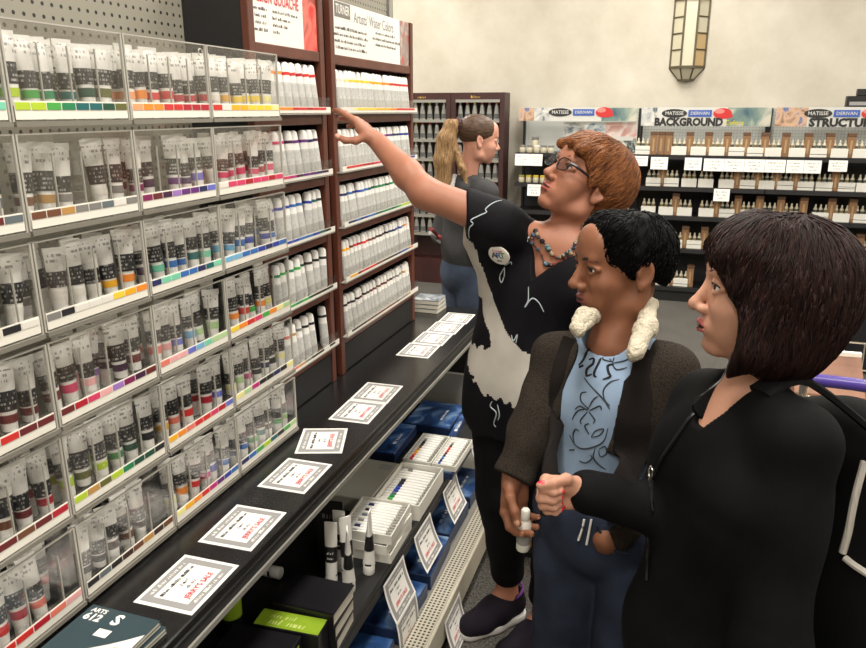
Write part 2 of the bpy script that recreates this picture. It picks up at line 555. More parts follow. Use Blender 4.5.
ROWZ = [1.663, 1.490, 1.317, 1.143, 0.969, 0.789]
COLY = [0.655, 0.930, 1.200, 1.462, 1.768]
ROWNAME = ['top', 'second', 'third', 'fourth', 'fifth', 'lowest']
TRAYNAME = ['near-end', 'second', 'third', 'far-end']
SW = {
 (0, 0): ['mint', 'pale green', 'white', 'mint', 'pale green', 'mint', 'mint'],
 (0, 1): ['lime', 'lime', 'leaf green', 'green', 'teal', 'teal', 'dark green', 'olive'],
 (0, 2): ['peach', 'orange', 'orange', 'red', 'red', 'crimson', 'crimson', 'crimson'],
 (0, 3): ['red', 'white', 'amber', 'amber', 'yellow', 'yellow', 'yellow', 'pale yellow'],
 (1, 0): ['brown', 'maroon', 'slate grey', 'maroon', 'maroon', 'maroon', 'slate grey'],
 (1, 1): ['brown', 'brown', 'ochre', 'grey', 'grey', 'slate grey', 'white', 'grey'],
 (1, 2): ['dark magenta', 'maroon', 'dark purple', 'violet', 'purple', 'purple', 'navy', 'periwinkle'],
 (1, 3): ['white', 'pink', 'pink', 'crimson', 'pink', 'pink', 'crimson', 'pink'],
 (2, 0): ['white', 'periwinkle', 'white', 'white', 'white', 'black', 'white'],
 (2, 1): ['grey', 'black', 'white', 'white', 'white', 'yellow', 'amber', 'orange'],
 (2, 2): ['navy', 'mint', 'mint', 'blue', 'blue', 'navy', 'teal', 'mint'],
 (2, 3): ['sky blue', 'sky blue', 'blue', 'blue', 'cobalt', 'navy', 'cobalt', 'blue'],
 (3, 0): ['dark brown', 'black', 'dark brown', 'black', 'red', 'maroon', 'maroon'],
 (3, 1): ['maroon', 'crimson', 'pink', 'pale pink', 'violet', 'dark magenta', 'dark purple', 'maroon'],
 (3, 2): ['salmon', 'pale pink', 'pale pink', 'periwinkle', 'sky blue', 'mint', 'pale green', 'pale green'],
 (3, 3): ['yellow', 'orange', 'red', 'pink', 'leaf green', 'orange', 'pale yellow', 'pale green'],
 (4, 0): ['brown', 'ochre', 'dark brown', 'maroon', 'brown', 'maroon', 'crimson'],
 (4, 1): ['lime', 'ochre', 'olive', 'lime', 'green', 'dark green', 'dark green', 'black'],
 (4, 2): ['amber', 'orange', 'salmon', 'red', 'red', 'pink', 'crimson', 'periwinkle'],
 (4, 3): ['pale yellow', 'pale green', 'magenta', 'black', 'black', 'navy', 'black', 'pale yellow'],
 (5, 0): ['crimson', 'crimson', 'red', 'red', 'crimson', 'salmon', 'pale pink'],
 (5, 1): ['black', 'slate grey', 'black', 'dark brown', 'brown', 'ochre', 'dark brown', 'brown'],
 (5, 2): ['pale yellow', 'amber', 'orange', 'red', 'magenta', 'purple', 'cobalt', 'blue'],
 (5, 3): ['navy', 'blue', 'leaf green', 'lime', 'teal', 'black', 'leaf green', 'pale green'],
}
TH = 0.152
M_lip = mat('acrylic_lip', srgb(128, 124, 114), 0.25, spec=0.7)
TDEP = 0.20
M_strip = mat('label_strip_card', srgb(232, 228, 216), 0.6)
tray_cache = {}
def tray_meshes(wd, n):
    k = (round(wd, 3), n)
    if k in tray_cache: return tray_cache[k]
    e = 0.0015
    front = MB().box(-0.003, 0, e, wd - e, 0.0, TH).mesh('front_panel', [M_clear])
    fedge = MB().box(-0.0035, 0.0006, e, wd - e, TH, TH + 0.0025).mesh('front_edge', [M_edge])
    back = MB().box(-TDEP, -TDEP + 0.003, e, wd - e, 0.0, TH + 0.03).mesh('back_panel', [M_clear])
    floor_ = MB().box(-TDEP, 0.0, e, wd - e, -0.004, 0.0).mesh('tray_floor', [M_clear])
    flip = MB().box(0.0004, 0.006, e, wd - e, -0.008, 0.0).mesh('tray_lip', [M_lip])
    side = MB().box(-TDEP + 0.004, -0.004, 0, 0.0026, 0.0, TH).mesh('side_panel', [M_clear])
    sedge = MB().box(-0.0035, 0.0014, 0, 0.0036, 0.0, TH + 0.002).mesh('side_edge', [M_edge])
    strip = MB().box(0.0006, 0.0018, 0.006, wd - 0.006, 0.003, 0.032).mesh('label_strip', [M_strip])
    p = (wd - 0.012) / n
    sw = MB().box(0.0018, 0.0026, 0.0014, p - 0.0014, 0.018, 0.0295).mesh('swatch', [M_swatch['red']])
    div = MB().box(-0.09, -0.0036, -0.0008, 0.0008, 0.0, TH * 0.8).mesh('divider', [M_clear])
    dedge = MB().box(-0.0034, -0.0004, -0.0010, 0.0010, 0.0, TH * 0.8).mesh('divider', [M_edge])
    tray_cache[k] = (front, fedge, back, floor_, side, sedge, strip, sw, div, dedge, p, flip)
    return tray_cache[k]

def acrylic_tube(loc, rot, colour, kind, label, group, cap_dark=False):
    b, d, cb, cp, cr = TUBES[kind]
    t = empty('paint_tube', loc, rot, label, 'paint tube', group)
    inst('tube_body', b, t)
    inst('dark_label', d, t)
    inst('colour_band', cb, t, mat=M_swatch[colour])
    inst('cap', cp, t, mat=M_capk if cap_dark else None)
    inst('crimp', cr, t)
    return t

for r, zz in enumerate(ROWZ):
    for c in range(4):
        if c == 0 and r == 0: pass
        y0, y1 = COLY[c], COLY[c + 1]
        wd = y1 - y0 - 0.003
        cols = SW[(r, c)]
        n = len(cols)
        front, fedge, back, fl, side, sedge, strip, sw, div, dedge, p, flip = tray_meshes(wd, n)
        t = empty('acrylic_tray', (-1.0, y0, zz), label='clear acrylic tube tray, %s in the %s row on the pegboard' % (TRAYNAME[c], ROWNAME[r]), cat='display tray', group='acrylic tube trays')
        fp = inst('front_panel', front, t)
        inst('front_edge', fedge, fp)
        inst('back_panel', back, t)
        tf_ = inst('tray_floor', fl, t)
        inst('tray_lip', flip, tf_)
        for yy in (0, wd - 0.0036):
            s = inst('side_panel', side, t, (0, yy, 0))
            inst('side_edge', sedge, s)
        for k in range(2, n, 2):
            s = inst('divider', div, t, (0, 0.006 + p * k, 0))
            inst('divider_edge', dedge, s)
        ls = inst('label_strip', strip, t)
        for k, cn in enumerate(cols):
            inst('colour_swatch', sw, ls, (0, 0.006 + p * k, 0), mat=M_swatch[cn])
        if (r, c) == (0, 2):
            MB().tube([(0.002, wd - 0.022 + 0.007 * math.cos(a), 0.137 + 0.007 * math.sin(a)) for a in [6.2832 * q / 16 for q in range(17)]], 0.0015, 5).obj('ring_mark', M_edge, t)
        rr = random.Random(100 * r + c)
        nt_ = 6 if c < 3 else 7
        pt_ = (wd - 0.012) / nt_
        for k in range(nt_):
            cn = cols[int((k + 0.5) * n / nt_)]
            yy = y0 + 0.006 + pt_ * (k + 0.5)
            gone = rr.random() < (0.03 if r == 0 else 0.07)
            for dpt in range(2):
                if dpt == 0 and gone: continue
                if dpt == 1 and not (gone or rr.random() < 0.45): continue
                kind = rr.choice((0, 0, 1, 2))
                x = -1.0 - 0.024 - 0.042 * dpt - rr.uniform(0, 0.008)
                lean = rr.uniform(-0.10, -0.02)          # leans back on the one behind
                side_l = rr.uniform(-0.07, 0.07)
                yaw = rr.uniform(-0.35, 0.35) if dpt == 0 else rr.uniform(-0.6, 0.6)
                if r == 0: yaw *= 0.6
                yaw -= 0.35
                lab = 'white tube, black label, %s band, %s along %s tray of %s acrylic row%s' % (cn, ORD[k], TRAYNAME[c], ROWNAME[r], ', behind' if dpt else '')
                acrylic_tube((x, yy + rr.uniform(-0.003, 0.003), zz + 0.0015), (side_l, lean, yaw), cn, kind, lab, 'tubes in the acrylic trays', rr.random() < 0.15)

# ---- the two brown racks
RX = -1.08
BOARDS = [1.668, 1.479, 1.294, 1.104, 0.907]
def rack(y0, y1, label, near):
    t = empty('wooden_rack', (RX, y0, DECK_Z), label=label, cat='rack')
    W = y1 - y0
    top = 2.02 - DECK_Z
    for k, yy in enumerate((0, W - 0.03)):
        MB().box(-0.022, 0, yy, yy + 0.03, 0, top, c=0.002).obj('post', M_brown, t)
        MB().box(-0.192, -0.0225, yy + 0.004, yy + 0.026, 0, top).obj('side_panel', M_blackmatte, t)
    MB().box(-0.198, -0.1925, 0.004, W - 0.004, 0, top).obj('back_panel', M_blackmatte, t)
    MB().box(-0.19, -0.002, 0.0305, W - 0.0305, 1.823 - DECK_Z, 1.853 - DECK_Z, c=0.002).obj('sign_rail', M_brown, t)
    MB().box(-0.02, -0.004, 0.0305, W - 0.0305, 0.005, BOARDS[-1] - DECK_Z - 0.033).obj('lower_panel', M_blackmatte, t)
    for b in BOARDS:
        s = MB().box(-0.19, -0.002, 0.0305, W - 0.0305, b - DECK_Z - 0.03, b - DECK_Z, c=0.002).obj('shelf_board', M_brown, t)
        lip = MB()
        lip.box(-0.002, 0.020, 0.012, W - 0.012, b - DECK_Z + 0.0005, b - DECK_Z + 0.004)
        lip.obj('clear_ledge', M_edge, s)
        MB().box(0.017, 0.020, 0.012, W - 0.012, b - DECK_Z + 0.004, b - DECK_Z + 0.05).obj('clear_front', M_clear, s)
        MB().box(0.0203, 0.0212, 0.014, W - 0.014, b - DECK_Z + 0.005, b - DECK_Z + 0.022).obj('label_strip', M_strip, s)
    return t
R1Y, R2Y = (1.772, 2.203), (2.250, 3.022)
rk1 = rack(*R1Y, 'narrow brown wooden rack with gouache sign between trays and wider rack', True)
rk2 = rack(*R2Y, 'wide brown wooden rack with water colour sign at the gondola end', False)

# signs in the racks
def art_mat(name, c0, c1, c2, scale):
    m = bpy.data.materials.new(name)
    m.use_nodes = True
    nt = m.node_tree
    b = nt.nodes['Principled BSDF']; b.inputs['Roughness'].default_value = 0.4
    tc = nt.nodes.new('ShaderNodeTexCoord')
    n = nt.nodes.new('ShaderNodeTexNoise'); n.inputs['Scale'].default_value = scale; n.inputs['Detail'].default_value = 3
    n.inputs['Distortion'].default_value = 1.5
    nt.links.new(tc.outputs['Object'], n.inputs['Vector'])
    r = nt.nodes.new('ShaderNodeValToRGB')
    e = r.color_ramp.elements
    e[0].position = 0.33; e[0].color = (*c0, 1)
    e[1].position = 0.68; e[1].color = (*c2, 1)
    k = e.new(0.5); k.color = (*c1, 1)
    nt.links.new(n.outputs['Fac'], r.inputs[0])
    nt.links.new(r.outputs[0], b.inputs['Base Color'])
    return m
M_sign = mat('sign_white', srgb(240, 236, 226), 0.45)
t = empty('header_sign', (RX - 0.012, 0, 1.853), label='white gouache sign with red title and red artwork', cat='sign')
ya, yb = R1Y[0] + 0.032, R1Y[1] - 0.032
MB().box(0, 0.004, ya, yb, 0.001, 0.165).obj('sign_board', M_sign, t)
MB().box(0.004, 0.005, yb - 0.085, yb, 0.001, 0.165).obj('artwork', art_mat('red_artwork', srgb(214, 40, 40), srgb(232, 120, 105), srgb(120, 30, 30), 9), t)
mb = MB()
put_text(mb, 'DESIGN GOUACHE', 0.042, face_px(0.0052, (ya + yb - 0.09) / 2 - 0.008, 0.116), 0.012, width=0.250)
mb.obj('title_lettering', M_red, t)
mb = MB(); mb2 = MB()
for k in range(4):
    z = 0.086 - k * 0.0175
    for yc, wdt in ((ya + 0.045, 0.070 - 0.006 * (k % 3)), (ya + 0.165, (0.15, 0.10, 0.085, 0.045)[k])):
        put_marks(mb2 if yc > ya + 0.1 else mb, 0.0115, face_px(0.0046, yc + (wdt - 0.12) / 2 if yc > ya + 0.1 else yc, z), wdt, k + 10)
mb.obj('bullet_lettering', M_ink, t); mb2.obj('bullet_lettering', M_ink, t)

t = empty('header_sign', (RX - 0.012, 0, 1.853), label='white water colour sign with grey logo block and bullet lines', cat='sign')
ya, yb = R2Y[0] + 0.032, R2Y[1] - 0.032
MB().box(0, 0.004, ya, yb, 0.001, 0.165).obj('sign_board', M_sign, t)
MB().box(0.004, 0.005, yb - 0.10, yb, 0.001, 0.165).obj('artwork', art_mat('grey_artwork', srgb(205, 180, 165), srgb(150, 140, 134), srgb(190, 90, 70), 16), t)
MB().box(0.004, 0.0052, ya + 0.02, ya + 0.14, 0.118, 0.163).obj('logo_block', mat('logo_grey', srgb(120, 116, 110), 0.6), t)
mb = MB()
put_text(mb, 'TURNER', 0.04, face_px(0.0056, ya + 0.08, 0.14), 0.012, width=0.105)
mb.obj('logo_lettering', M_sign, t)
mb = MB()
put_text(mb, "Artists' Water Colors", 0.05, face_px(0.0048, ya + 0.355, 0.128), 0.0, width=0.37)
mb.obj('title_lettering', mat('sign_grey_ink', srgb(140, 140, 140), 0.6), t)
mb = MB(); mb2 = MB()
for k in range(4):
    z = 0.085 - k * 0.02
    put_marks(mb, 0.013, face_px(0.0048, ya + 0.15 - (0.01 if k == 2 else 0), z), (0.26, 0.29, 0.26, 0.26)[k], k)
    if k < 3:
        put_marks(mb2, 0.013, face_px(0.0048, ya + 0.46 + (0.016 if k == 1 else 0), z + 0.012), (0.20, 0.29, 0.21)[k], k + 5)
mb.obj('bullet_lettering', M_ink, t); mb2.obj('bullet_lettering', M_ink, t)

# slim tubes in the brown racks
M_slim = print_mat('slim_tube_white', srgb(238, 236, 230), srgb(150, 148, 145), 0.02, 0.075, 0.006, 420, 0.5)
M_slimfoil = mat('slim_tube_grey', srgb(196, 195, 190), 0.32, noise=0.12, nscale=120)
def slim_meshes(h, r, ring_z):
    body = MB().lathe([(r * 0.9, 0.010), (r, 0.016), (r, h - 0.014), (r * 0.92, h - 0.005), (r * 0.55, h)], 12).mesh('slim', [M_slim], True)
    foil = MB().lathe([(r + 0.0005, 0.014), (r + 0.0005, h * 0.60)], 12).mesh('foil', [M_slimfoil], True)
    ring = MB().lathe([(r + 0.0009, ring_z), (r + 0.0009, ring_z + 0.008)], 12).mesh('ring', [M_swatch['red']], True)
    cap = MB().lathe([(r * 0.8, 0), (r * 0.85, 0.0098)], 10).mesh('slim_cap', [M_capw], True)
    return body, foil, ring, cap
SLIM = {1: slim_meshes(0.140, 0.0148, 0.104), 2: slim_meshes(0.136, 0.0126, 0.100)}
def slim_tube(which, loc, rot, colour, label, group):
    b, fo, ri, cp = SLIM[which]
    t = empty('gouache_tube' if which == 1 else 'watercolour_tube', loc, rot, label, 'paint tube', group)
    inst('tube_body', b, t)
    inst('grey_label', fo, t)
    inst('colour_ring', ri, t, mat=M_swatch[colour])
    inst('cap', cp, t)
    return t
RK1 = [['amber', 'orange', 'orange', 'red', 'red', 'crimson', 'red', 'red'],
       ['pink', 'pink', 'magenta', 'dark purple', 'purple', 'purple', 'navy', 'dark purple'],
       ['periwinkle', 'cobalt', 'cobalt', 'blue', 'blue', 'cobalt', 'teal', 'black'],
       ['green', 'leaf green', 'green', 'leaf green', 'dark green', 'dark brown', 'black', 'black'],
       ['red', 'salmon', 'ochre', 'grey', 'black', 'black', 'white', 'black']]
RK2_ = [['white', 'pale yellow', 'yellow', 'yellow', 'yellow', 'yellow', 'amber', 'amber', 'amber', 'orange', 'orange', 'red', 'red', 'red', 'red', 'red'],
       ['red', 'red', 'red', 'crimson', 'crimson', 'red', 'pink', 'pink', 'magenta', 'purple', 'purple', 'navy', 'navy', 'cobalt', 'navy', 'cobalt'],
       ['navy', 'blue', 'navy', 'cobalt', 'blue', 'teal', 'dark green', 'green', 'green', 'dark green', 'green', 'leaf green', 'lime', 'lime', 'lime', 'olive'],
       ['amber', 'maroon', 'red', 'crimson', 'red', 'brown', 'maroon', 'dark brown', 'dark brown', 'black', 'navy', 'navy', 'cobalt', 'grey', 'orange', 'white'],
       ['black', 'black', 'black', 'maroon', 'dark brown', 'maroon', 'maroon', 'brown', 'maroon', 'brown', 'dark brown', 'grey', 'grey', 'ochre', 'white', 'white']]
RK2 = [[row[k * 16 // 20] for k in range(20)] for row in RK2_]
SHN = ['top', 'second', 'third', 'fourth', 'lowest']
for which, ys, table, rk, nm in ((1, R1Y, RK1, rk1, 'gouache'), (2, R2Y, RK2, rk2, 'water colour')):
    for r, row in enumerate(table):
        n = len(row)
        w0, w1 = ys[0] + 0.045, ys[1] - 0.045
        board = [c for c in rk.children if c.name.startswith('shelf_board')][r]
        ls = [c for c in board.children if c.name.startswith('label_strip')][0]
        p = (w1 - w0) / n
        swm = MB().box(0.0212, 0.0219, 0.001, p - 0.001, 0.0, 0.007).mesh('swatch', [M_swatch['red']])
        for k, cn in enumerate(row):
            inst('colour_swatch', swm, ls, (0, w0 + p * k - ys[0], BOARDS[r] - DECK_Z + 0.0135), mat=M_swatch[cn])
            rr = random.Random(which * 1000 + r * 50 + k)
            if which == 1 and r == 4 and k == 6: continue
            lab = 'slim %s tube with %s ring, %s along the %s shelf' % (nm, cn, ORD[k], SHN[r])
            slim_tube(which, (RX - 0.002 - rr.uniform(0, 0.006), w0 + p * (k + 0.5), BOARDS[r] + 0.0045), (rr.uniform(-0.05, 0.05) - (0.08 if which == 1 and r in (2, 3) else 0.0), -0.09 + rr.uniform(-0.03, 0.02), rr.uniform(-0.3, 0.3)), cn, lab, 'tubes in the %s rack' % nm)

# ------------------------------------------------------------------ price cards
CW, CH = 0.165, 0.131
def card_mesh(bend, n=8):
    mb = MB()
    top, bot = [], []
    for i in range(n + 1):
        v = -CH / 2 + CH * i / n
        z = bend * ((v / (CH / 2)) ** 2 - 1)
        top.append((v, z))
    for th, flip in ((0.0, False), (-0.0008, True)):
        pass
    rings = [[(-CW / 2, v, z), (CW / 2, v, z), (CW / 2, v, z - 0.0008), (-CW / 2, v, z - 0.0008)] for v, z in top]
    mb.loft(rings)
    return mb, bend
def card_parts(bend):
    lift = 0.0005
    zf = lambda v: bend * ((v / (CH / 2)) ** 2 - 1)
    sheet = card_mesh(bend)[0].mesh('sheet', [M_card])
    def patch(mb, x0, x1, y0, y1, l, n=5):
        for i in range(n):
            a, b = y0 + (y1 - y0) * i / n, y0 + (y1 - y0) * (i + 1) / n
            mb.quad((x0, a, zf(a) + l), (x1, a, zf(a) + l), (x1, b, zf(b) + l), (x0, b, zf(b) + l))
    grey = MB()
    for a in ((-0.074, 0.074, 0.038, 0.058), (-0.074, 0.074, -0.058, -0.040), (-0.074, -0.058, -0.040, 0.038), (0.058, 0.074, -0.040, 0.038)):
        patch(grey, *a, lift)
    grey = grey.mesh('print_frame', [M_cardgrey])
    def lines(specs, m):
        mb = MB()
        for txt, size, y, wdt in specs:
            one = MB()
            if txt:
                put_text(one, txt, size, Matrix.Translation((0, y, 0)), 0.012, width=wdt)
            else:
                put_marks(one, size, Matrix.Translation((0, y, 0)), wdt, int(abs(y) * 999))
            mb.add([(p[0], p[1], zf(p[1]) + lift * 2.2) for p in one.v], one.f)
        return mb.mesh('print_lettering', [m])
    wh = lines(((None, 0.011, 0.047, 0.11),), M_card)
    wf = lines(((None, 0.010, -0.049, 0.10),), M_card)
    bl = lines(((None, 0.0105, 0.024, 0.105), (None, 0.0105, 0.008, 0.024), (None, 0.0085, -0.008, 0.03)), M_ink)
    rd = lines((("JERRY'S SALE", 0.0175, -0.026, 0.088),), M_red)
    return sheet, grey, wh, wf, bl, rd
CARDS = [card_parts(b) for b in (0.0, 0.006, -0.005)]
def price_card(M, kind, label):
    t = empty('price_card', label=label, cat='price card', group='price cards')
    t.matrix_world = M
    s, gr, wh, wf, bl, rd = CARDS[kind]
    inst('sheet', s, t)
    inst('print_frame', gr, t)
    inst('header_lettering', wh, t)
    inst('footer_lettering', wf, t)
    inst('black_lettering', bl, t)
    inst('red_lettering', rd, t)
    return t
def flat_card(x, y, z, yaw, kind, label):   # reads along +Y, its head towards the rack
    M = Matrix.Translation((x, y, z)) @ Matrix.Rotation(math.radians(90 + yaw), 4, 'Z')
    return price_card(M, kind, label)
zc = DECK_Z + 0.0015
flat_card(-0.862, 1.052, zc, 1, 0, 'price card on the black deck beside the catalogue stack')
flat_card(-0.870, 1.268, zc, 2, 0, 'price card on the black deck, second from the catalogue stack')
flat_card(-0.876, 1.525, zc, 1, 0, 'price card on the black deck, third from the catalogue stack')
flat_card(-0.905, 1.735, zc, 19, 0, 'askew price card on the black deck before the joined pair')
flat_card(-0.893, 1.962, zc, 2, 0, 'near card of the joined pair on the black deck')
flat_card(-0.898, 2.130, zc, 2, 0, 'far card of the joined pair on the black deck')
for k in range(4):
    flat_card(-0.915 + 0.004 * k, 2.60 + 0.166 * k, zc, 1, 0, '%s card of the strip of four at the deck end' % ORD[k])
def hang_card(x, y, z, tilt, yaw, kind, label, roll=0):
    M = Matrix.Translation((x, y, z)) @ Matrix.Rotation(math.radians(90 + yaw), 4, 'Z') @ Matrix.Rotation(math.radians(tilt), 4, 'X') @ Matrix.Rotation(math.radians(roll), 4, 'Z') @ Matrix.Translation((0, -CH / 2, 0))
    return price_card(M, kind, label)
hang_card(MID_X + 0.004, 1.772, MID_Z - 0.028, 72, 0, 1, 'upper price card of the pair hanging beside the standing tubes')
hang_card(MID_X + 0.042, 1.772, MID_Z - 0.152, 86, 0, 2, 'lower price card of the pair hanging beside the standing tubes')
hang_card(MID_X + 0.004, 2.035, MID_Z - 0.028, 70, 0, 1, 'price card hanging on the middle shelf below the white tube sets')
hang_card(MID_X + 0.004, 2.345, MID_Z - 0.028, 70, 0, 1, 'price card hanging on the middle shelf below the tube set on blue box')
hang_card(MID_X + 0.004, 2.73, MID_Z - 0.028, 68, 0, 1, 'price card hanging at the far end of the middle shelf')
hang_card(BASE_X + 0.004, 1.955, BASE_Z - 0.020, 74, 0, 1, 'price card hanging on the cream base rail beside the sneaker')

# ------------------------------------------------------------------ things on the deck and the lower shelves
M_teal = mat('dark_teal_cover', srgb(48, 66, 72), 0.35)
M_page = mat('page_edges', srgb(214, 208, 192), 0.8, noise=0.15, nscale=30, stretch=(1, 1, 60))
M_kraft = mat('kraft', srgb(138, 102, 70), 0.75, noise=0.1, nscale=30)
def catalogue(z, dx, dy, rot, label, detail):
    t = empty('catalogue', (-0.885 + dx, 0.83 + dy, z), (0, 0, math.radians(rot)), label, 'catalogue', 'catalogues stacked on the deck')
    MB().box(-0.0715, 0.0715, -0.0885, 0.0885, 0.0008, 0.0072).obj('pages', M_page, t)
    MB().box(-0.073, 0.073, -0.09, 0.09, 0.0073, 0.0085).obj('front_cover', M_teal, t)
    MB().box(-0.073, 0.073, -0.09, 0.09, 0.0, 0.0007).obj('rear_cover', M_teal, t)
    MB().box(-0.0735, -0.073, -0.09, 0.09, 0.0, 0.0085).obj('spine', M_teal, t)
    if detail:
        f = Matrix.Translation((0, 0, 0.0088)) 
        mb = MB()
        put_text(mb, 'ARTS', 0.014, f @ Matrix.Translation((-0.048, 0.078, 0)), 0.03)
        put_text(mb, '612', 0.024, f @ Matrix.Translation((-0.048, 0.060, 0)), 0.04)
        put_text(mb, 'S', 0.036, f @ Matrix.Translation((0.0, 0.066, 0)), 0.04)
        mb.obj('cover_lettering', M_card, t)
        MB().box(-0.014, 0.012, 0.022, 0.040, 0.0086, 0.0092).obj('cover_square', M_card, t)
        mb = MB()
        pts = [(-0.0725 + 0.145 * i / 14, -0.035 + 0.085 * (i / 14) ** 1.7) for i in range(15)]
        mb.loft([[(x, -0.0895, 0.0086), (x, y, 0.0086), (x, y, 0.0092), (x, -0.0895, 0.0092)] for x, y in pts])
        mb.obj('cover_picture', art_mat('cover_art', srgb(236, 232, 224), srgb(232, 226, 220), srgb(150, 110, 110), 14), t)
for k in range(4):
    catalogue(DECK_Z + 0.0005 + 0.0095 * k, 0.004 * (k % 2), -0.006 * k, -3 + k, ('bottom', 'second', 'third', 'topmost')[k] + ' dark teal catalogue of the stack on the black deck', k == 3)

# booklets at the deck end
for k in range(3):
    t = empty('booklet', (-1.07, 3.20, DECK_Z + 0.0005 + 0.0205 * k), (0, 0, 0.05 * k - 0.05), ('lowest', 'middle', 'topmost')[k] + ' pale booklet stacked at the far deck end', 'booklet', 'booklets at the deck end')
    MB().box(-0.062, 0.062, -0.062, 0.062, 0.001, 0.0185).obj('pages', M_page, t)
    MB().box(-0.064, 0.064, -0.064, 0.064, 0.0186, 0.020).obj('cover', art_mat('booklet_cover%d' % k, srgb(200, 200, 196), srgb(120, 130, 140), srgb(60, 64, 70), 18), t)

# white tube sets: an open box with a row of tubes
M_boxw = mat('white_box_card', srgb(222, 219, 208), 0.55)
M_grid = mat('tube_foil', srgb(176, 174, 166), 0.35, 0.2)
def tube_set(loc, rot, w_, l_, h_, ncol, label, cols, grp):
    """open carton of length l_ along local Y holding parallel tubes across X in ncol rows"""
    t = empty('paint_set_box', loc, (0, 0, math.radians(rot)), label, 'paint set', grp)
    mb = MB().box(-w_ / 2, w_ / 2, -l_ / 2, l_ / 2, 0, h_ * 0.45)
    mb.obj('tray', M_boxw, t)
    for a in ((-w_ / 2, -w_ / 2 + 0.004, -l_ / 2, l_ / 2), (w_ / 2 - 0.004, w_ / 2, -l_ / 2, l_ / 2), (-w_ / 2 + 0.004, w_ / 2 - 0.004, -l_ / 2, -l_ / 2 + 0.004), (-w_ / 2 + 0.004, w_ / 2 - 0.004, l_ / 2 - 0.004, l_ / 2)):
        MB().box(*a, h_ * 0.45, h_).obj('box_rim', M_boxw, t)
    n = len(cols)
    p = (l_ - 0.012) / n
    wt = (w_ - 0.012) / ncol
    r = min(p * 0.44, h_ * 0.5)
    bm_ = MB().lathe([(r * 0.7, 0), (r, wt * 0.08), (r, wt * 0.5), (r * 0.7, wt * 0.86)], 8, 'x', sy=0.8).mesh('tube', [M_slim], True)
    bd = MB().lathe([(r * 1.06, wt * 0.18), (r * 1.06, wt * 0.3)], 8, 'x', sy=0.8).mesh('band', [M_ink], True)
    cp = MB().lathe([(r * 0.6, wt * 0.87), (r * 0.6, wt * 0.97)], 8, 'x').mesh('cap', [M_grid], True)
    for c in range(ncol):
        for k, cn in enumerate(cols):
            tb = inst('tube', bm_, t, (-w_ / 2 + 0.006 + wt * c, -l_ / 2 + 0.006 + p * (k + 0.5), h_ * 0.45 + r * 0.8))
            inst('colour_band', bd, tb, mat=M_swatch[cn])
            inst('cap', cp, tb)
    return t
tube_set((-0.795, 1.855, MID_Z + 0.0005), 2, 0.165, 0.20, 0.030, 1, 'bottom white tube set of the stack behind the standing tubes', ['white'] * 12, 'white paint sets')
tube_set((-0.797, 1.852, MID_Z + 0.031), -2, 0.165, 0.20, 0.030, 1, 'middle white tube set of the stack behind the standing tubes', ['white'] * 12, 'white paint sets')
tube_set((-0.795, 1.857, MID_Z + 0.0615), 3, 0.165, 0.20, 0.030, 1, 'topmost white tube set of the stack behind the standing tubes', ['slate grey', 'white', 'navy', 'white', 'grey', 'white', 'slate grey', 'white', 'black', 'white', 'navy', 'white'], 'white paint sets')
tube_set((-0.790, 2.145, MID_Z + 0.0005), 1, 0.16, 0.28, 0.055, 1, 'open white tube set with a rainbow row beyond the stack', ['orange', 'red', 'leaf green', 'green', 'slate grey', 'cobalt', 'cobalt', 'navy', 'black', 'black', 'white', 'white', 'white', 'grey'], 'white paint sets')
t = empty('box_lid', (-0.945, 2.13, MID_Z + 0.0005), (0, 0, 0.0), 'plain pale grey box lid lying beside the rainbow tube set', 'box lid')
M_lid = mat('lid_grey', srgb(168, 164, 150), 0.5)
MB().box(-0.08, 0.07, -0.14, 0.14, 0, 0.055, c=0.003).obj('lid_shell', M_lid, t)
MB().box(0.01, 0.055, 0.08, 0.115, 0.0552, 0.0556).obj('lid_print', M_cardgrey, t)
# blue boxes
def blue_art(name, seed):
    return art_mat(name, srgb(22, 34, 66), srgb(40, 78, 132), srgb(140, 168, 196), 5 + seed)
M_blue = [blue_art('blue_art_%d' % k, k) for k in range(3)]
M_bluedk = mat('blue_box_side', srgb(30, 48, 84), 0.4)
def blue_box(loc, rot, w_, l_, h_, k, label):
    t = empty('paint_box', loc, (0, 0, math.radians(rot)), label, 'paint box', 'blue paint boxes')
    MB().box(-w_ / 2, w_ / 2, -l_ / 2, l_ / 2, 0, h_ - 0.0006, c=0.002).obj('box_body', M_bluedk, t)
    MB().box(-w_ / 2 + 0.003, w_ / 2 - 0.003, -l_ / 2 + 0.003, l_ / 2 - 0.003, h_ - 0.0005, h_ + 0.0006).obj('box_picture', M_blue[k % 3], t)
    mb = MB()
    M = Matrix.Translation((w_ * 0.2, 0, h_ + 0.0008)) @ Matrix.Rotation(math.radians(90), 4, 'Z')
    put_marks(mb, 0.018, M, 0.11, k)
    mb.obj('box_lettering', M_card, t)
    return t
b1 = blue_box((-0.785, 2.435, MID_Z + 0.0005), 0, 0.20, 0.26, 0.028, 0, 'blue paint box carrying an open white tube set')
tube_set((-0.825, 2.435, MID_Z + 0.0295), 0, 0.11, 0.24, 0.022, 1, 'white tube set on the blue box, rack side', ['crimson', 'red', 'orange', 'amber', 'ochre', 'brown', 'black', 'black', 'grey', 'white', 'white'], 'white paint sets')
tube_set((-0.720, 2.435, MID_Z + 0.0295), 0, 0.09, 0.24, 0.022, 1, 'white tube set on the blue box, aisle side', ['cobalt', 'navy', 'blue', 'black', 'maroon', 'red', 'red', 'black', 'grey', 'white', 'white'], 'white paint sets')
blue_box((-0.905, 2.79, MID_Z + 0.0005), 0, 0.20, 0.26, 0.035, 1, 'blue paint box lying against the grey end fence')
blue_box((-0.785, 2.71, MID_Z + 0.0005), 4, 0.03, 0.24, 0.03, 2, 'slim blue box at the shelf edge near the end fence')
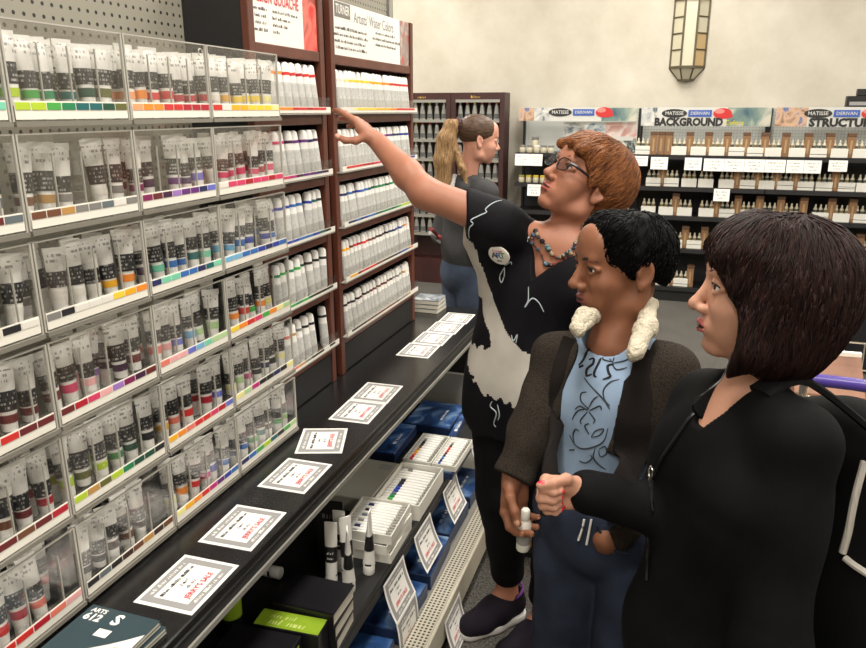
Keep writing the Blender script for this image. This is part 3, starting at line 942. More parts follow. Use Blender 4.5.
blue_box((-0.985, 2.50, MID_Z + 0.0005), 2, 0.10, 0.28, 0.04, 2, 'dark blue box lying behind the tube set on blue box')
for k, (x, y, rot, h_) in enumerate(((-0.765, 1.55, 2, 0.05), (-0.765, 1.835, -2, 0.05), (-0.765, 2.105, 2, 0.055), (-0.775, 2.375, -1, 0.05), (-0.775, 2.65, 0, 0.05))):
    blue_box((x, y, BASE_Z + 0.0005), rot, 0.20, 0.245, h_, k, 'blue paint box on the base shelf, %s from the near end' % ORD[k])
# standing white tubes with black label
def big_tube(loc, rot, label):
    t = empty('white_paint_tube', loc, rot, label, 'paint tube', 'large white tubes')
    f = lambda z: (0.0165 * (1 - max(0, (z - 0.03) / 0.17)) + 0.002, 0.0165 + 0.002 * max(0, (z - 0.03) / 0.17))
    sg = lambda z0, z1, g_, n: MB().loft([ell(f(z0 + (z1 - z0) * i / (n - 1))[0] + g_, f(z0 + (z1 - z0) * i / (n - 1))[1] + g_, z0 + (z1 - z0) * i / (n - 1), 14) for i in range(n)])
    sg(0.03, 0.20, 0, 8).obj('tube_body', M_tubewhite, t, smooth=True)
    bl = sg(0.078, 0.125, 0.0008, 5).obj('black_label', M_capk, t, smooth=True)
    for s in (1, -1):
        mb = MB()
        put_marks(mb, 0.012, face_px(s * 0.0140, 0, 0.108) if s > 0 else Matrix(((0, 0, -1, -0.0140), (-1, 0, 0, 0), (0, 1, 0, 0.108), (0, 0, 0, 1))), 0.020, 3)
        put_marks(mb, 0.010, face_px(s * 0.0150, 0, 0.092) if s > 0 else Matrix(((0, 0, -1, -0.0150), (-1, 0, 0, 0), (0, 1, 0, 0.092), (0, 0, 0, 1))), 0.018, 4)
        mb.obj('label_lettering', M_card, bl)
    MB().lathe([(0.0165, 0), (0.0175, 0.002), (0.0175, 0.026), (0.016, 0.029)], 16).obj('cap', M_capw, t, smooth=True)
    MB().lathe([(0.0170, 0.0), (0.0170, 0.006)], 16, c=(0, 0, 0.0295)).obj('black_ring', M_capk, t, smooth=True)
    return t
zt = MID_Z + 0.0005
big_tube((-0.775, 1.607, zt), (0.04, 0, 0.45), 'white tube standing foremost at the middle shelf edge')
big_tube((-0.835, 1.618, zt), (-0.03, 0.02, -1.3), 'white tube standing beside the lying tube')
big_tube((-0.800, 1.655, zt), (0.02, 0.0, -0.8), 'white tube standing third, behind the foremost white tube')
big_tube((-0.755, 1.700, zt), (-0.02, 0.03, 0.2), 'white tube standing at the corner of the white set stack')
big_tube((-0.836, 1.690, zt), (0.0, 0.06, -1.4), 'white tube standing rearmost beside the black card')
big_tube((-0.98, 1.590, zt + 0.0205), (0, math.pi / 2 + math.pi, 1.48 - math.pi / 2 + 0.1), 'white tube lying on its side behind the black boxes')
t = empty('display_card', (-0.885, 1.735, zt), (0, 0, 0.1), 'small black display card standing behind the white tubes', 'display card')
MB().box(-0.05, 0.035, 0, 0.003, 0, 0.19).obj('board', M_blackmatte, t)
mb = MB(); put_marks(mb, 0.03, face_ny(-0.005, -0.0006, 0.14), 0.05, 2)
mb.obj('lettering', M_greymetal, t)
# black and green boxed sets
M_bkbox = mat('black_box', srgb(24, 22, 26), 0.3)
M_green = mat('lime_box_print', srgb(140, 170, 40), 0.4, noise=0.15, nscale=12)
def black_box(loc, rot, w_, l_, h_, label, end):
    t = empty('boxed_set', loc, (0, 0, math.radians(rot)), label, 'boxed set', 'black boxed paint sets')
    MB().box(-w_ / 2, w_ / 2, -l_ / 2, l_ / 2, 0, 0.003).obj('box_base', M_bkbox, t)
    MB().box(-w_ / 2 + 0.003, w_ / 2 - 0.003, -l_ / 2 + 0.003, l_ / 2 - 0.003, 0.0031, h_ - 0.0031).obj('pages', M_page, t)
    MB().box(-w_ / 2, w_ / 2, -l_ / 2, l_ / 2, h_ - 0.003, h_).obj('box_lid', M_bkbox, t)
    MB().box(-w_ / 2, w_ / 2, -l_ / 2 - 0.002, -l_ / 2 + 0.0025, 0.0, h_).obj('spine', M_bkbox, t)
    if end:
        MB().box(-w_ / 2 + 0.01, w_ / 2 - 0.01, -l_ / 2 - 0.003, -l_ / 2 - 0.0021, 0.004, h_ - 0.004).obj('green_band', M_green, t)
    return t
for k in range(3):
    black_box((-0.785, 1.425, zt + 0.0385 * k), 4 - 2 * k, 0.165, 0.125, 0.038, ('lowest', 'middle', 'topmost')[k] + ' black bound set of the stack before the white tubes', False)
t = empty('green_box', (-0.80, 1.325, zt), (0, 0, 0.06), 'lime green titled box standing before the black stack', 'boxed set')
MB().box(-0.085, 0.085, -0.03, 0.03, 0, 0.10, c=0.002).obj('box_body', M_bkbox, t)
MB().box(-0.083, 0.0845, -0.0285, 0.0285, 0.1003, 0.1012).obj('green_panel', M_green, t)
mb = MB()
f = Matrix.Translation((0, -0.004, 0.1016))
put_marks(mb, 0.02, f @ Matrix.Translation((-0.02, 0.013, 0)), 0.07, 1)
put_marks(mb, 0.024, f @ Matrix.Translation((0.0, -0.008, 0)), 0.10, 2)
mb.obj('green_lettering', mat('pale_lime_ink', srgb(196, 212, 120), 0.5), t)
t = empty('boxed_set', (-0.83, 1.215, zt), (0, 0, 0.05), 'black box with a green end before the green box', 'boxed set', 'black boxed paint sets')
MB().box(-0.09, 0.085, -0.065, 0.065, 0, 0.105, c=0.002).obj('box_body', M_bkbox, t)
MB().box(0.0855, 0.0862, -0.05, 0.05, 0.01, 0.09).obj('green_band', M_green, t)
t = empty('bottle', (-0.99, 1.36, zt), (0, 0, 0.3), 'black bottle with a lime green band standing under the deck', 'bottle')
MB().lathe([(0.024, 0), (0.026, 0.004), (0.026, 0.14), (0.018, 0.165), (0.012, 0.17)], 16).obj('bottle_body', M_bkbox, t, smooth=True)
MB().lathe([(0.0266, 0.05), (0.0266, 0.12)], 16).obj('green_band', M_green, t, smooth=True)
MB().lathe([(0.013, 0.1705), (0.013, 0.195)], 12).obj('cap', M_capk, t, smooth=True)

# ------------------------------------------------------------------ far wall: black gondola units, wooden tube rack, lantern
UNITS = [(-1.46, -0.375), (-0.37, 0.705), (0.71, 1.79)]
SHZ = [1.305, 1.032, 0.778, 0.488, 0.135]
YF, YBK = 6.88, 7.27
UNAME = ['logo', 'BACKGROUND', 'STRUCTURE']
for u, (xa, xb) in enumerate(UNITS):
    t = empty('shelf_unit', ((xa + xb) / 2, YF, 0), label='black shelf unit under the %s header by the far wall' % UNAME[u], cat='shelf unit', group='far black shelf units')
    W = xb - xa
    a, b = -W / 2, W / 2
    D = YBK - YF
    MB().box(a, b, D - 0.02, D, 0.0, SHZ[0] - 0.01).obj('back_panel', M_blackmatte, t)
    MB().box(a, b, D - 0.02, D, SHZ[0] - 0.009, 1.70).obj('upper_back_panel', M_pegwhite, t)
    for s in (a, b - 0.02):
        MB().box(s, s + 0.02, D - 0.05, D - 0.021, 0, 1.70).obj('upright_post', M_blackmatte, t)
    for z in SHZ:
        s = MB().box(a + 0.002, b - 0.002, 0, D - 0.051, z - 0.025, z, c=0.003).obj('shelf', M_black, t)
        MB().box(a + 0.002, b - 0.002, -0.006, -0.0005, z - 0.034, z + 0.002).obj('front_rail', M_blackmatte, s)
    MB().box(a + 0.002, b - 0.002, 0.02, D - 0.051, 0, SHZ[-1] - 0.026).obj('kick_base', M_blackmatte, t)

# header signs
M_hdr = mat('header_white', srgb(204, 203, 196), 0.5)
M_hblue = mat('logo_blue', srgb(62, 92, 168), 0.5)
M_hred = mat('logo_red', srgb(196, 46, 46), 0.5)
M_hteal = art_mat('header_teal_photo', srgb(54, 84, 104), srgb(120, 142, 132), srgb(196, 192, 176), 3)
M_hcat = art_mat('header_grey_photo', srgb(84, 100, 108), srgb(190, 190, 186), srgb(228, 224, 214), 10)
M_hport = art_mat('header_portrait_photo', srgb(84, 108, 156), srgb(206, 170, 140), srgb(120, 92, 72), 9)
M_hyel = mat('header_yellow_ink', srgb(214, 196, 40), 0.6)
def poly_disc(mb, cx, cz, rx, rz, y, n=20, mi=0):
    mb.add([(cx + rx * math.cos(2 * math.pi * k / n), y, cz + rz * math.sin(2 * math.pi * k / n)) for k in range(n)], [tuple(range(n))], mi)
for u, (xa, xb) in enumerate(UNITS):
    zc_, hh = 1.628, 0.078
    t = empty('header_sign', ((xa + xb) / 2, 6.93, zc_), label='printed %s header sign above the far shelves' % UNAME[u], cat='sign', group='far header signs')
    W = xb - xa - 0.03
    MB().box(-W / 2, W / 2, 0, 0.006, -hh if u else -0.04, hh).obj('sign_board', M_hdr, t)
    if u == 0:
        pics = ((-W / 2, -W / 2 + 0.14, M_hport), (-W / 2 + 0.145, -W / 2 + 0.28, M_hcat), (0.22, W / 2, M_hteal))
        lx = -0.02
    elif u == 1:
        pics = ((-W / 2, -W / 2 + 0.13, M_hcat), (0.18, W / 2, M_hteal))
        lx = -0.12
    else:
        pics = ((-W / 2, -W / 2 + 0.24, M_hport), (0.40, W / 2, M_hteal))
        lx = -0.08
    for p0, p1, m in pics:
        MB().box(p0, p1, -0.0015, -0.0002, (-hh if u else -0.04) + 0.002, hh - 0.002).obj('photo_print', m, t)
    lz = 0.028 if u else 0.036
    mb = MB(); poly_disc(mb, lx - 0.13, lz, 0.105, 0.036, -0.003); mb.obj('oval_logo', M_ink, t)
    mb = MB(); put_text(mb, 'MATISSE', 0.042, face_ny(lx - 0.13, -0.0042, lz), 0.01, width=0.15); mb.obj('oval_lettering', M_hdr, t)
    MB().box(lx - 0.015, lx + 0.175, -0.0035, -0.0022, lz - 0.028, lz + 0.028).obj('blue_logo', M_hblue, t)
    mb = MB(); put_text(mb, 'DERIVAN', 0.036, face_ny(lx + 0.08, -0.0045, lz), 0.01, width=0.15); mb.obj('blue_lettering', M_hdr, t)
    mb = MB(); poly_disc(mb, lx + 0.26, lz, 0.075, 0.044, -0.0032); mb.obj('red_logo', M_hred, t)
    mb = MB(); poly_disc(mb, lx + 0.235, lz + 0.018, 0.040, 0.020, -0.0040); mb.obj('logo_flash', mat('logo_pale_red', srgb(222, 130, 120), 0.5), t)
    mb = MB(); poly_disc(mb, lx + 0.285, lz - 0.020, 0.060, 0.022, -0.0038); mb.obj('logo_brush', M_hred, t)
    if u:
        mb = MB()
        put_text(mb, UNAME[u], 0.088, face_ny(-0.13 if u == 1 else -0.02, -0.0038, -0.046), 0.055, width=0.56 if u == 1 else 0.50)
        mb.obj('title_lettering', M_ink, t)
        mb = MB()
        put_text(mb, 'Colors', 0.05, face_ny(0.24 if u == 1 else 0.34, -0.0038, -0.048), 0.012, width=0.15)
        mb.obj('yellow_lettering', M_hyel, t)
# picture panel in the logo unit
t = empty('picture_panel', (-0.715, 6.99, 1.306), label='printed picture panel standing in the shelf unit under the logo header', cat='poster')
MB().box(-0.32, 0.33, 0, 0.006, 0.0, 0.275).obj('panel_board', M_hdr, t)
MB().box(-0.315, -0.14, -0.0012, -0.0002, 0.005, 0.27).obj('dog_photo', M_hcat, t)
MB().box(-0.135, 0.05, -0.0012, -0.0002, 0.005, 0.27).obj('blue_photo', art_mat('panel_blue_photo', srgb(70, 110, 140), srgb(190, 200, 200), srgb(232, 230, 224), 12), t)
MB().box(0.055, 0.325, -0.0012, -0.0002, 0.14, 0.27).obj('pink_photo', art_mat('panel_pink_photo', srgb(224, 210, 204), srgb(208, 160, 150), srgb(150, 120, 110), 8), t)
MB().box(0.055, 0.325, -0.0012, -0.0002, 0.005, 0.135).obj('dark_photo', art_mat('panel_dark_photo', srgb(40, 42, 44), srgb(100, 110, 106), srgb(210, 210, 200), 22), t)
MB().box(-0.30, 0.30, -0.0018, -0.0013, 0.115, 0.150).obj('title_strip', M_hdr, t)

# white cartons of bottles and kraft boxes
M_cart = print_mat('carton_white', srgb(226, 224, 214), srgb(60, 62, 60), 0.022, 0.040, 0.018, 60, 0.55)
M_bott = mat('bottle_white', srgb(190, 182, 158), 0.4)
M_bottc = [mat('bottle_print_%d' % k, c, 0.5) for k, c in enumerate((srgb(110, 100, 62), srgb(70, 74, 68), srgb(130, 112, 80), srgb(60, 70, 64)))]
cb = MB().box(-0.063, 0.063, -0.03, 0.03, 0, 0.072, c=0.002).mesh('carton', [M_cart])
bo = MB().lathe([(0.016, 0.073), (0.0165, 0.10), (0.011, 0.112), (0.0075, 0.116)], 10).mesh('bottle', [M_bott], True)
bl_ = MB().lathe([(0.0172, 0.076), (0.0172, 0.095)], 10).mesh('bottle_label', [M_bottc[0]], True)
bc = MB().lathe([(0.0085, 0.1165), (0.007, 0.135), (0.003, 0.140)], 8).mesh('bottle_cap', [M_bott], True)
kb = MB().box(-0.030, 0.030, -0.028, 0.028, 0, 0.165, c=0.002).mesh('kraft_box', [M_kraft])
kl = MB().box(-0.031, 0.031, -0.029, 0.029, 0.166, 0.196, c=0.002).mesh('kraft_lid', [mat('kraft_dark', srgb(98, 70, 48), 0.7)])
kw = MB().box(-0.008, 0.008, -0.0292, -0.0282, 0.03, 0.14).mesh('kraft_highlight', [mat('kraft_highlight', srgb(168, 140, 100), 0.6)])  # pale vertical highlight on the box front, put in as a lighter strip
R = [([-0.324, -0.017, 0.142, 0.294, 0.45, 0.598, 0.738, 0.922, 1.085, 1.24, 1.399, 1.55], [-0.236, -0.171, -0.106, 0.065, 0.22, 0.372, 0.524, 0.668, 0.83, 1.0, 1.163, 1.32, 1.47]),
     ([-0.211, -0.057, 0.06 + 0.03, 0.22 + 0.01, 0.398, 0.567, 0.72, 0.865, 1.022, 1.161, 1.33, 1.465], [-0.134, 0.482, 0.643, 0.793, 0.942, 1.243]),
     ([-0.235, -0.083, 0.076, 0.258, 0.426, 0.600, 0.768, 0.94, 1.165, 1.325, 1.48], [-0.004, 0.342, 0.513, 0.684, 0.855, 1.03, 1.245, 1.403]),
     ([0.021, 0.183, 0.345, 1.412, 1.575], [-0.060, 0.102, 0.264, 1.495]),
     ([-0.055, 0.100], [0.022, 0.178])]
RN = ['top', 'second', 'third', 'fourth', 'bottom']
for r, (ws, bs_) in enumerate(R):
    rr = random.Random(40 + r)
    for k, x in enumerate(ws):
        t = empty('bottle_carton', (x, 6.955, SHZ[r] + 0.0005), (0, 0, rr.uniform(-0.06, 0.06)), 'white carton of small bottles, %s along the %s far shelf' % (ORD[k], RN[r]), 'bottle carton', 'white bottle cartons')
        inst('carton', cb, t)
        for q in range(3):
            b = inst('bottle', bo, t, (-0.04 + 0.04 * q, 0, rr.uniform(-0.001, 0.0) + 0.001))
            inst('bottle_label', bl_, b, mat=rr.choice(M_bottc))
            inst('bottle_cap', bc, b)
    for k, x in enumerate(bs_):
        t = empty('kraft_box', (x, 6.95 + rr.uniform(0, 0.02), SHZ[r] + 0.0005), (0, 0, rr.uniform(-0.08, 0.08)), 'tall brown kraft box, %s along the %s far shelf' % (ORD[k], RN[r]), 'box', 'brown kraft boxes')
        inst('box_body', kb, t)
        inst('box_lid', kl, t)
        inst('box_highlight', kw, t)
# jars in the logo unit
jb = MB().lathe([(0.026, 0), (0.028, 0.003), (0.028, 0.042), (0.024, 0.048)], 12).mesh('jar_body', [M_bott], True)
jl = MB().lathe([(0.027, 0.0485), (0.027, 0.064), (0.024, 0.067)], 12).mesh('jar_lid', [M_bott], True)
M_jl = [mat('jar_lid_%s' % k, c, 0.5) for k, c in (('grey', srgb(120, 118, 112)), ('yellow', srgb(204, 180, 60)), ('olive', srgb(140, 140, 80)), ('red', srgb(190, 80, 60)), ('white', srgb(220, 216, 204)))]
for r, (xs, z, pal) in enumerate((([-1.40, -1.334, -1.268, -1.202, -1.136], SHZ[0], [0, 0, 4, 0, 0, 4]), ([-1.40, -1.334, -1.268, -1.202, -1.136, -1.07], SHZ[1], [2, 1, 1, 1, 3, 1, 3]), ([-0.72, -0.65, -0.58, -0.51, -0.44], SHZ[1], [0, 4, 0, 4, 0]), ([-0.78, -0.71, -0.64, -0.57, -0.50, -0.43], SHZ[2], [4, 3, 4, 1, 4, 4]))):
    for k, x in enumerate(xs):
        t = empty('paint_jar', (x, 6.93, z + 0.0005), label='small paint jar, %s of its row, %s far shelf under logo header, %s group' % (ORD[k], ('top', 'second', 'second', 'third')[r], 'wood side' if r < 2 else 'inner'), cat='jar', group='small paint jars')
        inst('jar_body', jb, t)
        inst('jar_lid', jl, t, mat=M_jl[pal[k]])
t = empty('paint_jar', (-1.30, 7.02, SHZ[0] + 0.0005), (0, 0, 0), 'taller lone jar standing behind the top jar row', 'jar')
MB().lathe([(0.034, 0), (0.036, 0.004), (0.036, 0.10), (0.030, 0.112)], 14).obj('jar_body', M_bott, t, smooth=True)
MB().lathe([(0.034, 0.1125), (0.034, 0.135)], 14).obj('jar_lid', M_jl[0], t, smooth=True)
# shelf tags
tagn = 0
for (x0, x1, z, h_) in ((-0.405, -0.269, 1.295, 0.085), (-0.243, -0.10, 1.288, 0.105), (0.04, 0.179, 1.288, 0.105), (0.196, 0.36, 1.284, 0.105), (0.362, 0.52, 1.284, 0.105), (0.522, 0.68, 1.284, 0.105), (0.682, 0.84, 1.284, 0.105), (0.847, 0.978, 1.284, 0.105), (0.98, 1.11, 1.284, 0.105), (1.162, 1.301, 1.288, 0.09),
                        (0.302, 0.431, 1.03, 0.105), (-1.455, -1.315, 1.295, 0.105), (-1.313, -1.20, 1.295, 0.105), (-1.33, -1.20, 1.02, 0.105)):
    t = empty('shelf_tag', ((x0 + x1) / 2, YF - 0.010, z), (math.radians(-6), 0, 0), 'white price tag clipped to the far shelves, %s of the far tags' % ORD[tagn], 'price tag', 'tags on the far shelves')
    W = (x1 - x0) / 2
    MB().box(-W, W, -0.001, 0, -h_, 0).obj('tag_sheet', M_card, t)
    mb = MB()
    for q in range(3):
        put_marks(mb, 0.016, face_ny(0, -0.0014, -h_ * (0.25 + 0.25 * q)), W * (1.5 - 0.3 * q), q + tagn)
    mb.obj('tag_lettering', M_cardgrey, t)
    tagn += 1
# black sign on top of the STRUCTURE unit
t = empty('top_sign', (1.37, 7.0, 1.708), label='black cased sign standing on top of the STRUCTURE unit', cat='sign')
MB().box(-0.12, 0.25, 0, 0.08, 0, 0.085, c=0.004).obj('sign_case', M_black, t)
MB().box(-0.10, 0.23, -0.0015, -0.0002, 0.012, 0.04).obj('sign_strip', M_cardgrey, t)
MB().box(-0.05, 0.25, 0.01, 0.07, 0.086, 0.14, c=0.004).obj('sign_crest', M_black, t)

# wooden tube rack at the far wall
for u, (xa, xb) in enumerate(((-2.62, -2.095), (-2.09, -1.575))):
    t = empty('tube_rack', ((xa + xb) / 2, 6.9, 0), label=('dark maroon tube rack half hidden behind the brown rack' if u == 0 else 'dark maroon tube rack beside the black shelf units'), cat='rack', group='far maroon tube racks')
    W = (xb - xa) / 2
    for s in (-W, W - 0.045):
        MB().box(s, s + 0.045, 0, 0.22, 0, 1.84).obj('side_post', M_maroon, t)
    MB().box(-W + 0.0455, W - 0.0455, 0, 0.22, 1.775, 1.84).obj('top_rail', M_maroon, t)
    MB().box(-W + 0.0455, W - 0.0455, 0.20, 0.22, 0, 1.774).obj('back_panel', M_maroon, t)
    MB().box(-W + 0.0455, W - 0.0455, 0.02, 0.199, 0, 0.25).obj('plinth', M_maroon, t)
    mb = MB(); put_marks(mb, 0.03, face_ny(-0.02, -0.002, 1.80), 0.09, u); mb.obj('gold_lettering', mat('gold_ink', srgb(196, 160, 70), 0.5), t)
    for k in range(8):
        z = 1.762 - 0.181 * k
        s = MB().box(-W + 0.046, W - 0.046, 0.0, 0.199, z, z + 0.012).obj('shelf', M_greymetal, t)
        MB().box(-W + 0.046, W - 0.046, -0.006, -0.0005, z - 0.01, z + 0.016).obj('shelf_rail', M_greymetal, s)
ft = MB().loft([ell(0.003, 0.023, 0.002, 10), ell(0.009, 0.021, 0.04, 10), ell(0.014, 0.016, 0.095, 10), ell(0.013, 0.013, 0.112, 10), ell(0.008, 0.008, 0.118, 10)]).mesh('foil_tube', [mat('foil_silver', srgb(170, 171, 166), 0.4, 0.3)], True)
fl_ = MB().loft([ell(0.006, 0.0235, 0.012, 10), ell(0.0105, 0.0215, 0.048, 10)]).mesh('tube_label', [mat('foil_label', srgb(96, 98, 96), 0.5)], True)
fc = MB().lathe([(0.009, 0.1185), (0.009, 0.136), (0.007, 0.139)], 10).mesh('cap', [M_capw], True)
CAPC = [['white', 'white', 'lime', 'white', 'white', 'white', 'salmon', 'pale yellow', 'salmon', 'salmon', 'peach', 'white'],
        ['yellow', 'red', 'red', 'red', 'red', 'orange', 'red', 'red', 'red', 'red', 'red', 'grey'],
        ['white', 'white', 'white', 'white', 'navy', 'cobalt', 'navy', 'navy', 'white', 'white', 'white', 'white']]
for r in range(7):
    z = 1.762 - 0.181 * (r + 1) + 0.0125
    xs = [-2.46, -2.392, -2.318, -2.247, -2.175] + [-2.015, -1.944, -1.873, -1.802, -1.732, -1.662]
    for k, x in enumerate(xs):
        if r > 4 and k > 4: continue
        cn = CAPC[r % 3][k]
        t = empty('foil_tube', (x, 6.955, z), (0, 0, math.pi / 2), 'silver foil tube with %s cap, %s along shelf %s of maroon racks' % (cn, ORD[k], ORD[r]), 'paint tube', 'silver tubes in the maroon racks')
        t.scale = (1.22, 1.22, 1.18)
        inst('tube_body', ft, t)
        inst('tube_label', fl_, t)
        inst('cap', fc, t, mat=M_swatch[cn])

# wall lantern
t = empty('wall_lantern', (-0.015, Y1, 2.0), label='tall dark framed glass wall lantern on the cream wall', cat='wall lamp')
M_lf = mat('lantern_bronze', srgb(84, 76, 56), 0.5, 0.2)
M_lp = mat('lantern_glass', srgb(196, 190, 166), 0.3)
M_lp2 = mat('lantern_amber_glass', srgb(186, 158, 112), 0.3)
fp_ = [(-0.145, -0.005), (-0.055, -0.11), (0.055, -0.11), (0.145, -0.005)]
H0, H1 = 0.06, 0.60
MB().prism([(-0.155, -0.001), (-0.065, -0.128), (0.065, -0.128), (0.155, -0.001)], H1, H1 + 0.022).obj('top_cap', M_lf, t)
MB().prism([(-0.155, -0.001), (-0.065, -0.128), (0.065, -0.128), (0.155, -0.001)], H0 - 0.022, H0).obj('lower_rim', M_lf, t)
q0 = [(-0.145, -0.002, H0 - 0.0225), (-0.055, -0.118, H0 - 0.0225), (0.055, -0.118, H0 - 0.0225), (0.145, -0.002, H0 - 0.0225)]
q1 = [(-0.07, -0.002, -0.05), (-0.035, -0.06, -0.05), (0.035, -0.06, -0.05), (0.07, -0.002, -0.05)]
MB().loft([q1, q0]).obj('tail_glass', M_lp, t)
for k in range(4):
    MB().tube([q0[k], q1[k]], 0.007, 6).obj('tail_bar', M_lf, t)
MB().prism([(-0.075, -0.001), (-0.038, -0.066), (0.038, -0.066), (0.075, -0.001)], -0.064, -0.051).obj('tail_foot', M_lf, t)
for k in range(4):
    x, y = fp_[k]
    MB().box(x - 0.009, x + 0.009, y - 0.009, min(y + 0.009, -0.001), H0, H1).obj('corner_bar', M_lf, t)
for f_ in range(3):
    (xa, ya), (xb, yb) = fp_[f_], fp_[f_ + 1]
    n = 1 if f_ == 1 else 4
    for q in range(n):
        z0, z1 = H0 + (H1 - H0) * q / n, H0 + (H1 - H0) * (q + 1) / n
        mb = MB().loft([[(xa, ya, z0), (xb, yb, z0), (xb, yb + 0.004, z0), (xa, ya + 0.004, z0)], [(xa, ya, z1), (xb, yb, z1), (xb, yb + 0.004, z1), (xa, ya + 0.004, z1)]])
        mb.obj('glass_pane', M_lp2 if (f_ == 2 and q < 2) else M_lp, t)
        if q:
            MB().tube([(xa, ya - 0.002, z0), (xb, yb - 0.002, z0)], 0.007, 6).obj('cross_bar', M_lf, t)

# black table with a white card, beyond the dark-haired shopper
t = empty('display_table', (1.68, 5.55, 0), label='black cloth covered display table out in the aisle', cat='table')
def drape(x0, x1, y0, y1, z):
    mb = MB()
    n = 60
    def ring(z_, amp):
        pts = []
        per = 2 * (x1 - x0 + y1 - y0)
        for i in range(n):
            d = per * i / n
            if d < x1 - x0: p = (x0 + d, y0); nrm = (0, -1)
            elif d < x1 - x0 + y1 - y0: p = (x1, y0 + d - (x1 - x0)); nrm = (1, 0)
            elif d < 2 * (x1 - x0) + y1 - y0: p = (x1 - (d - (x1 - x0) - (y1 - y0)), y1); nrm = (0, 1)
            else: p = (x0, y1 - (d - 2 * (x1 - x0) - (y1 - y0))); nrm = (-1, 0)
            a = amp * math.sin(i * 2.1) * (0.7 + 0.3 * math.sin(i * 0.7))
            pts.append((p[0] + nrm[0] * a, p[1] + nrm[1] * a, z_))
        return pts
    mb.loft([ring(0.015, 0.03), ring(z * 0.6, 0.02), ring(z - 0.012, 0.004), ring(z, 0)])
    return mb
drape(-0.62, 0.6, -0.28, 0.30, 0.655).obj('table_cloth', mat('black_cloth', srgb(16, 15, 18), 0.8), t, smooth=True)
MB().box(-0.635, -0.05, -0.29, -0.284, 0.66, 0.76).obj('sign_rail', M_card, t)

# shopping cart corner behind the backpack
t = empty('shopping_cart', (0.62, 2.2, 0), label='wire shopping cart with purple handle behind the dark-haired shopper', cat='shopping cart')
M_pur = mat('purple_plastic', srgb(78, 60, 148), 0.3)
MB().tube([(-0.30, -0.31, 1.05), (-0.17, -0.275, 1.036), (-0.13, -0.265, 1.03)], 0.016, 12).obj('handle_grip', M_pur, t, smooth=True)
MB().tube([(-0.128, -0.2645, 1.03), (-0.09, -0.255, 1.022), (-0.06, -0.22, 0.98), (-0.05, -0.16, 0.92), (0.02, -0.10, 0.90)], 0.011, 10).obj('handle_arm', M_chrome, t, smooth=True)
MB().tube([(-0.28, -0.30, 1.04), (-0.27, -0.24, 0.98), (-0.24, -0.14, 0.92)], 0.011, 10).obj('handle_arm', M_chrome, t, smooth=True)
MB().tube([(-0.26, -0.20, 0.955), (-0.21, -0.205, 0.965), (-0.15, -0.20, 0.945), (-0.11, -0.17, 0.90), (-0.08, -0.10, 0.84)], 0.008, 8).obj('child_flap_wire', M_chrome, t, smooth=True)
for k in range(9):
    x = -0.26 + k * 0.065
    MB().tube([(x, -0.12, 0.90), (x * 0.95, -0.08, 0.5), (x * 0.9, 0.6, 0.52), (x, 0.66, 0.88)], 0.003, 5).obj('basket_wire', M_chrome, t)
for z in (0.88, 0.78, 0.68, 0.58):
    e = (0.9 - z) * 0.06
    MB().tube([(-0.26 + e, -0.12 + e, z), (0.26 - e, -0.12 + e, z), (0.26 - e, 0.66 - e, z), (-0.26 + e, 0.66 - e, z), (-0.26 + e, -0.12 + e, z)], 0.004, 5).obj('basket_ring', M_chrome, t)
for sx in (-1, 1):
    MB().tube([(sx * 0.22, -0.08, 0.5), (sx * 0.22, -0.1, 0.16), (sx * 0.20, 0.58, 0.14), (sx * 0.2, 0.56, 0.5)], 0.012, 8).obj('frame_tube', M_chrome, t, smooth=True)
    for yy in (-0.08, 0.56):
        MB().lathe([(0.05, -0.012), (0.055, -0.006), (0.055, 0.006), (0.05, 0.012)], 14, 'x', (sx * 0.22, yy, 0.056)).obj('wheel', M_capk, t, smooth=True)
        MB().box(sx * 0.22 - 0.018, sx * 0.22 + 0.018, yy - 0.008, yy + 0.008, 0.05, 0.15).obj('caster_fork', M_chrome, t)
M_tan = [mat('goods_tan_%d' % k, c, 0.6, noise=0.25, nscale=12) for k, c in enumerate((srgb(186, 150, 110), srgb(206, 176, 62), srgb(150, 110, 90), srgb(200, 190, 170)))]
for k, (x, y, z, w_, l_, h_, m) in enumerate(((-0.13, 0.05, 0.53, 0.18, 0.22, 0.33, 0), (0.09, 0.06, 0.53, 0.2, 0.2, 0.36, 1), (-0.12, 0.32, 0.53, 0.2, 0.24, 0.40, 2), (0.11, 0.33, 0.53, 0.2, 0.24, 0.32, 3))):
    b = empty('packet', (0.62 + x, 2.2 + y, z), (0, 0, 0.1 * k - 0.15), ('tan', 'yellow', 'brown', 'cream')[m] + ' packet lying in the shopping cart', 'packet', 'packets in the cart')
    mb = MB()
    mb.loft([[(-w_ / 2 * s, -l_ / 2 * s2, zz), (w_ / 2 * s, -l_ / 2 * s2, zz), (w_ / 2 * s, l_ / 2 * s2, zz), (-w_ / 2 * s, l_ / 2 * s2, zz)] for zz, s, s2 in ((0, 0.85, 0.8), (h_ * 0.2, 1, 1), (h_ * 0.75, 1, 0.9), (h_ * 0.93, 1, 0.25), (h_, 1, 0.06))])
    mb.obj('packet_body', M_tan[m], b)
    MB().box(-w_ / 2, w_ / 2, -0.008, 0.008, h_ - 0.003, h_ + 0.012).obj('packet_seal', M_card, b)

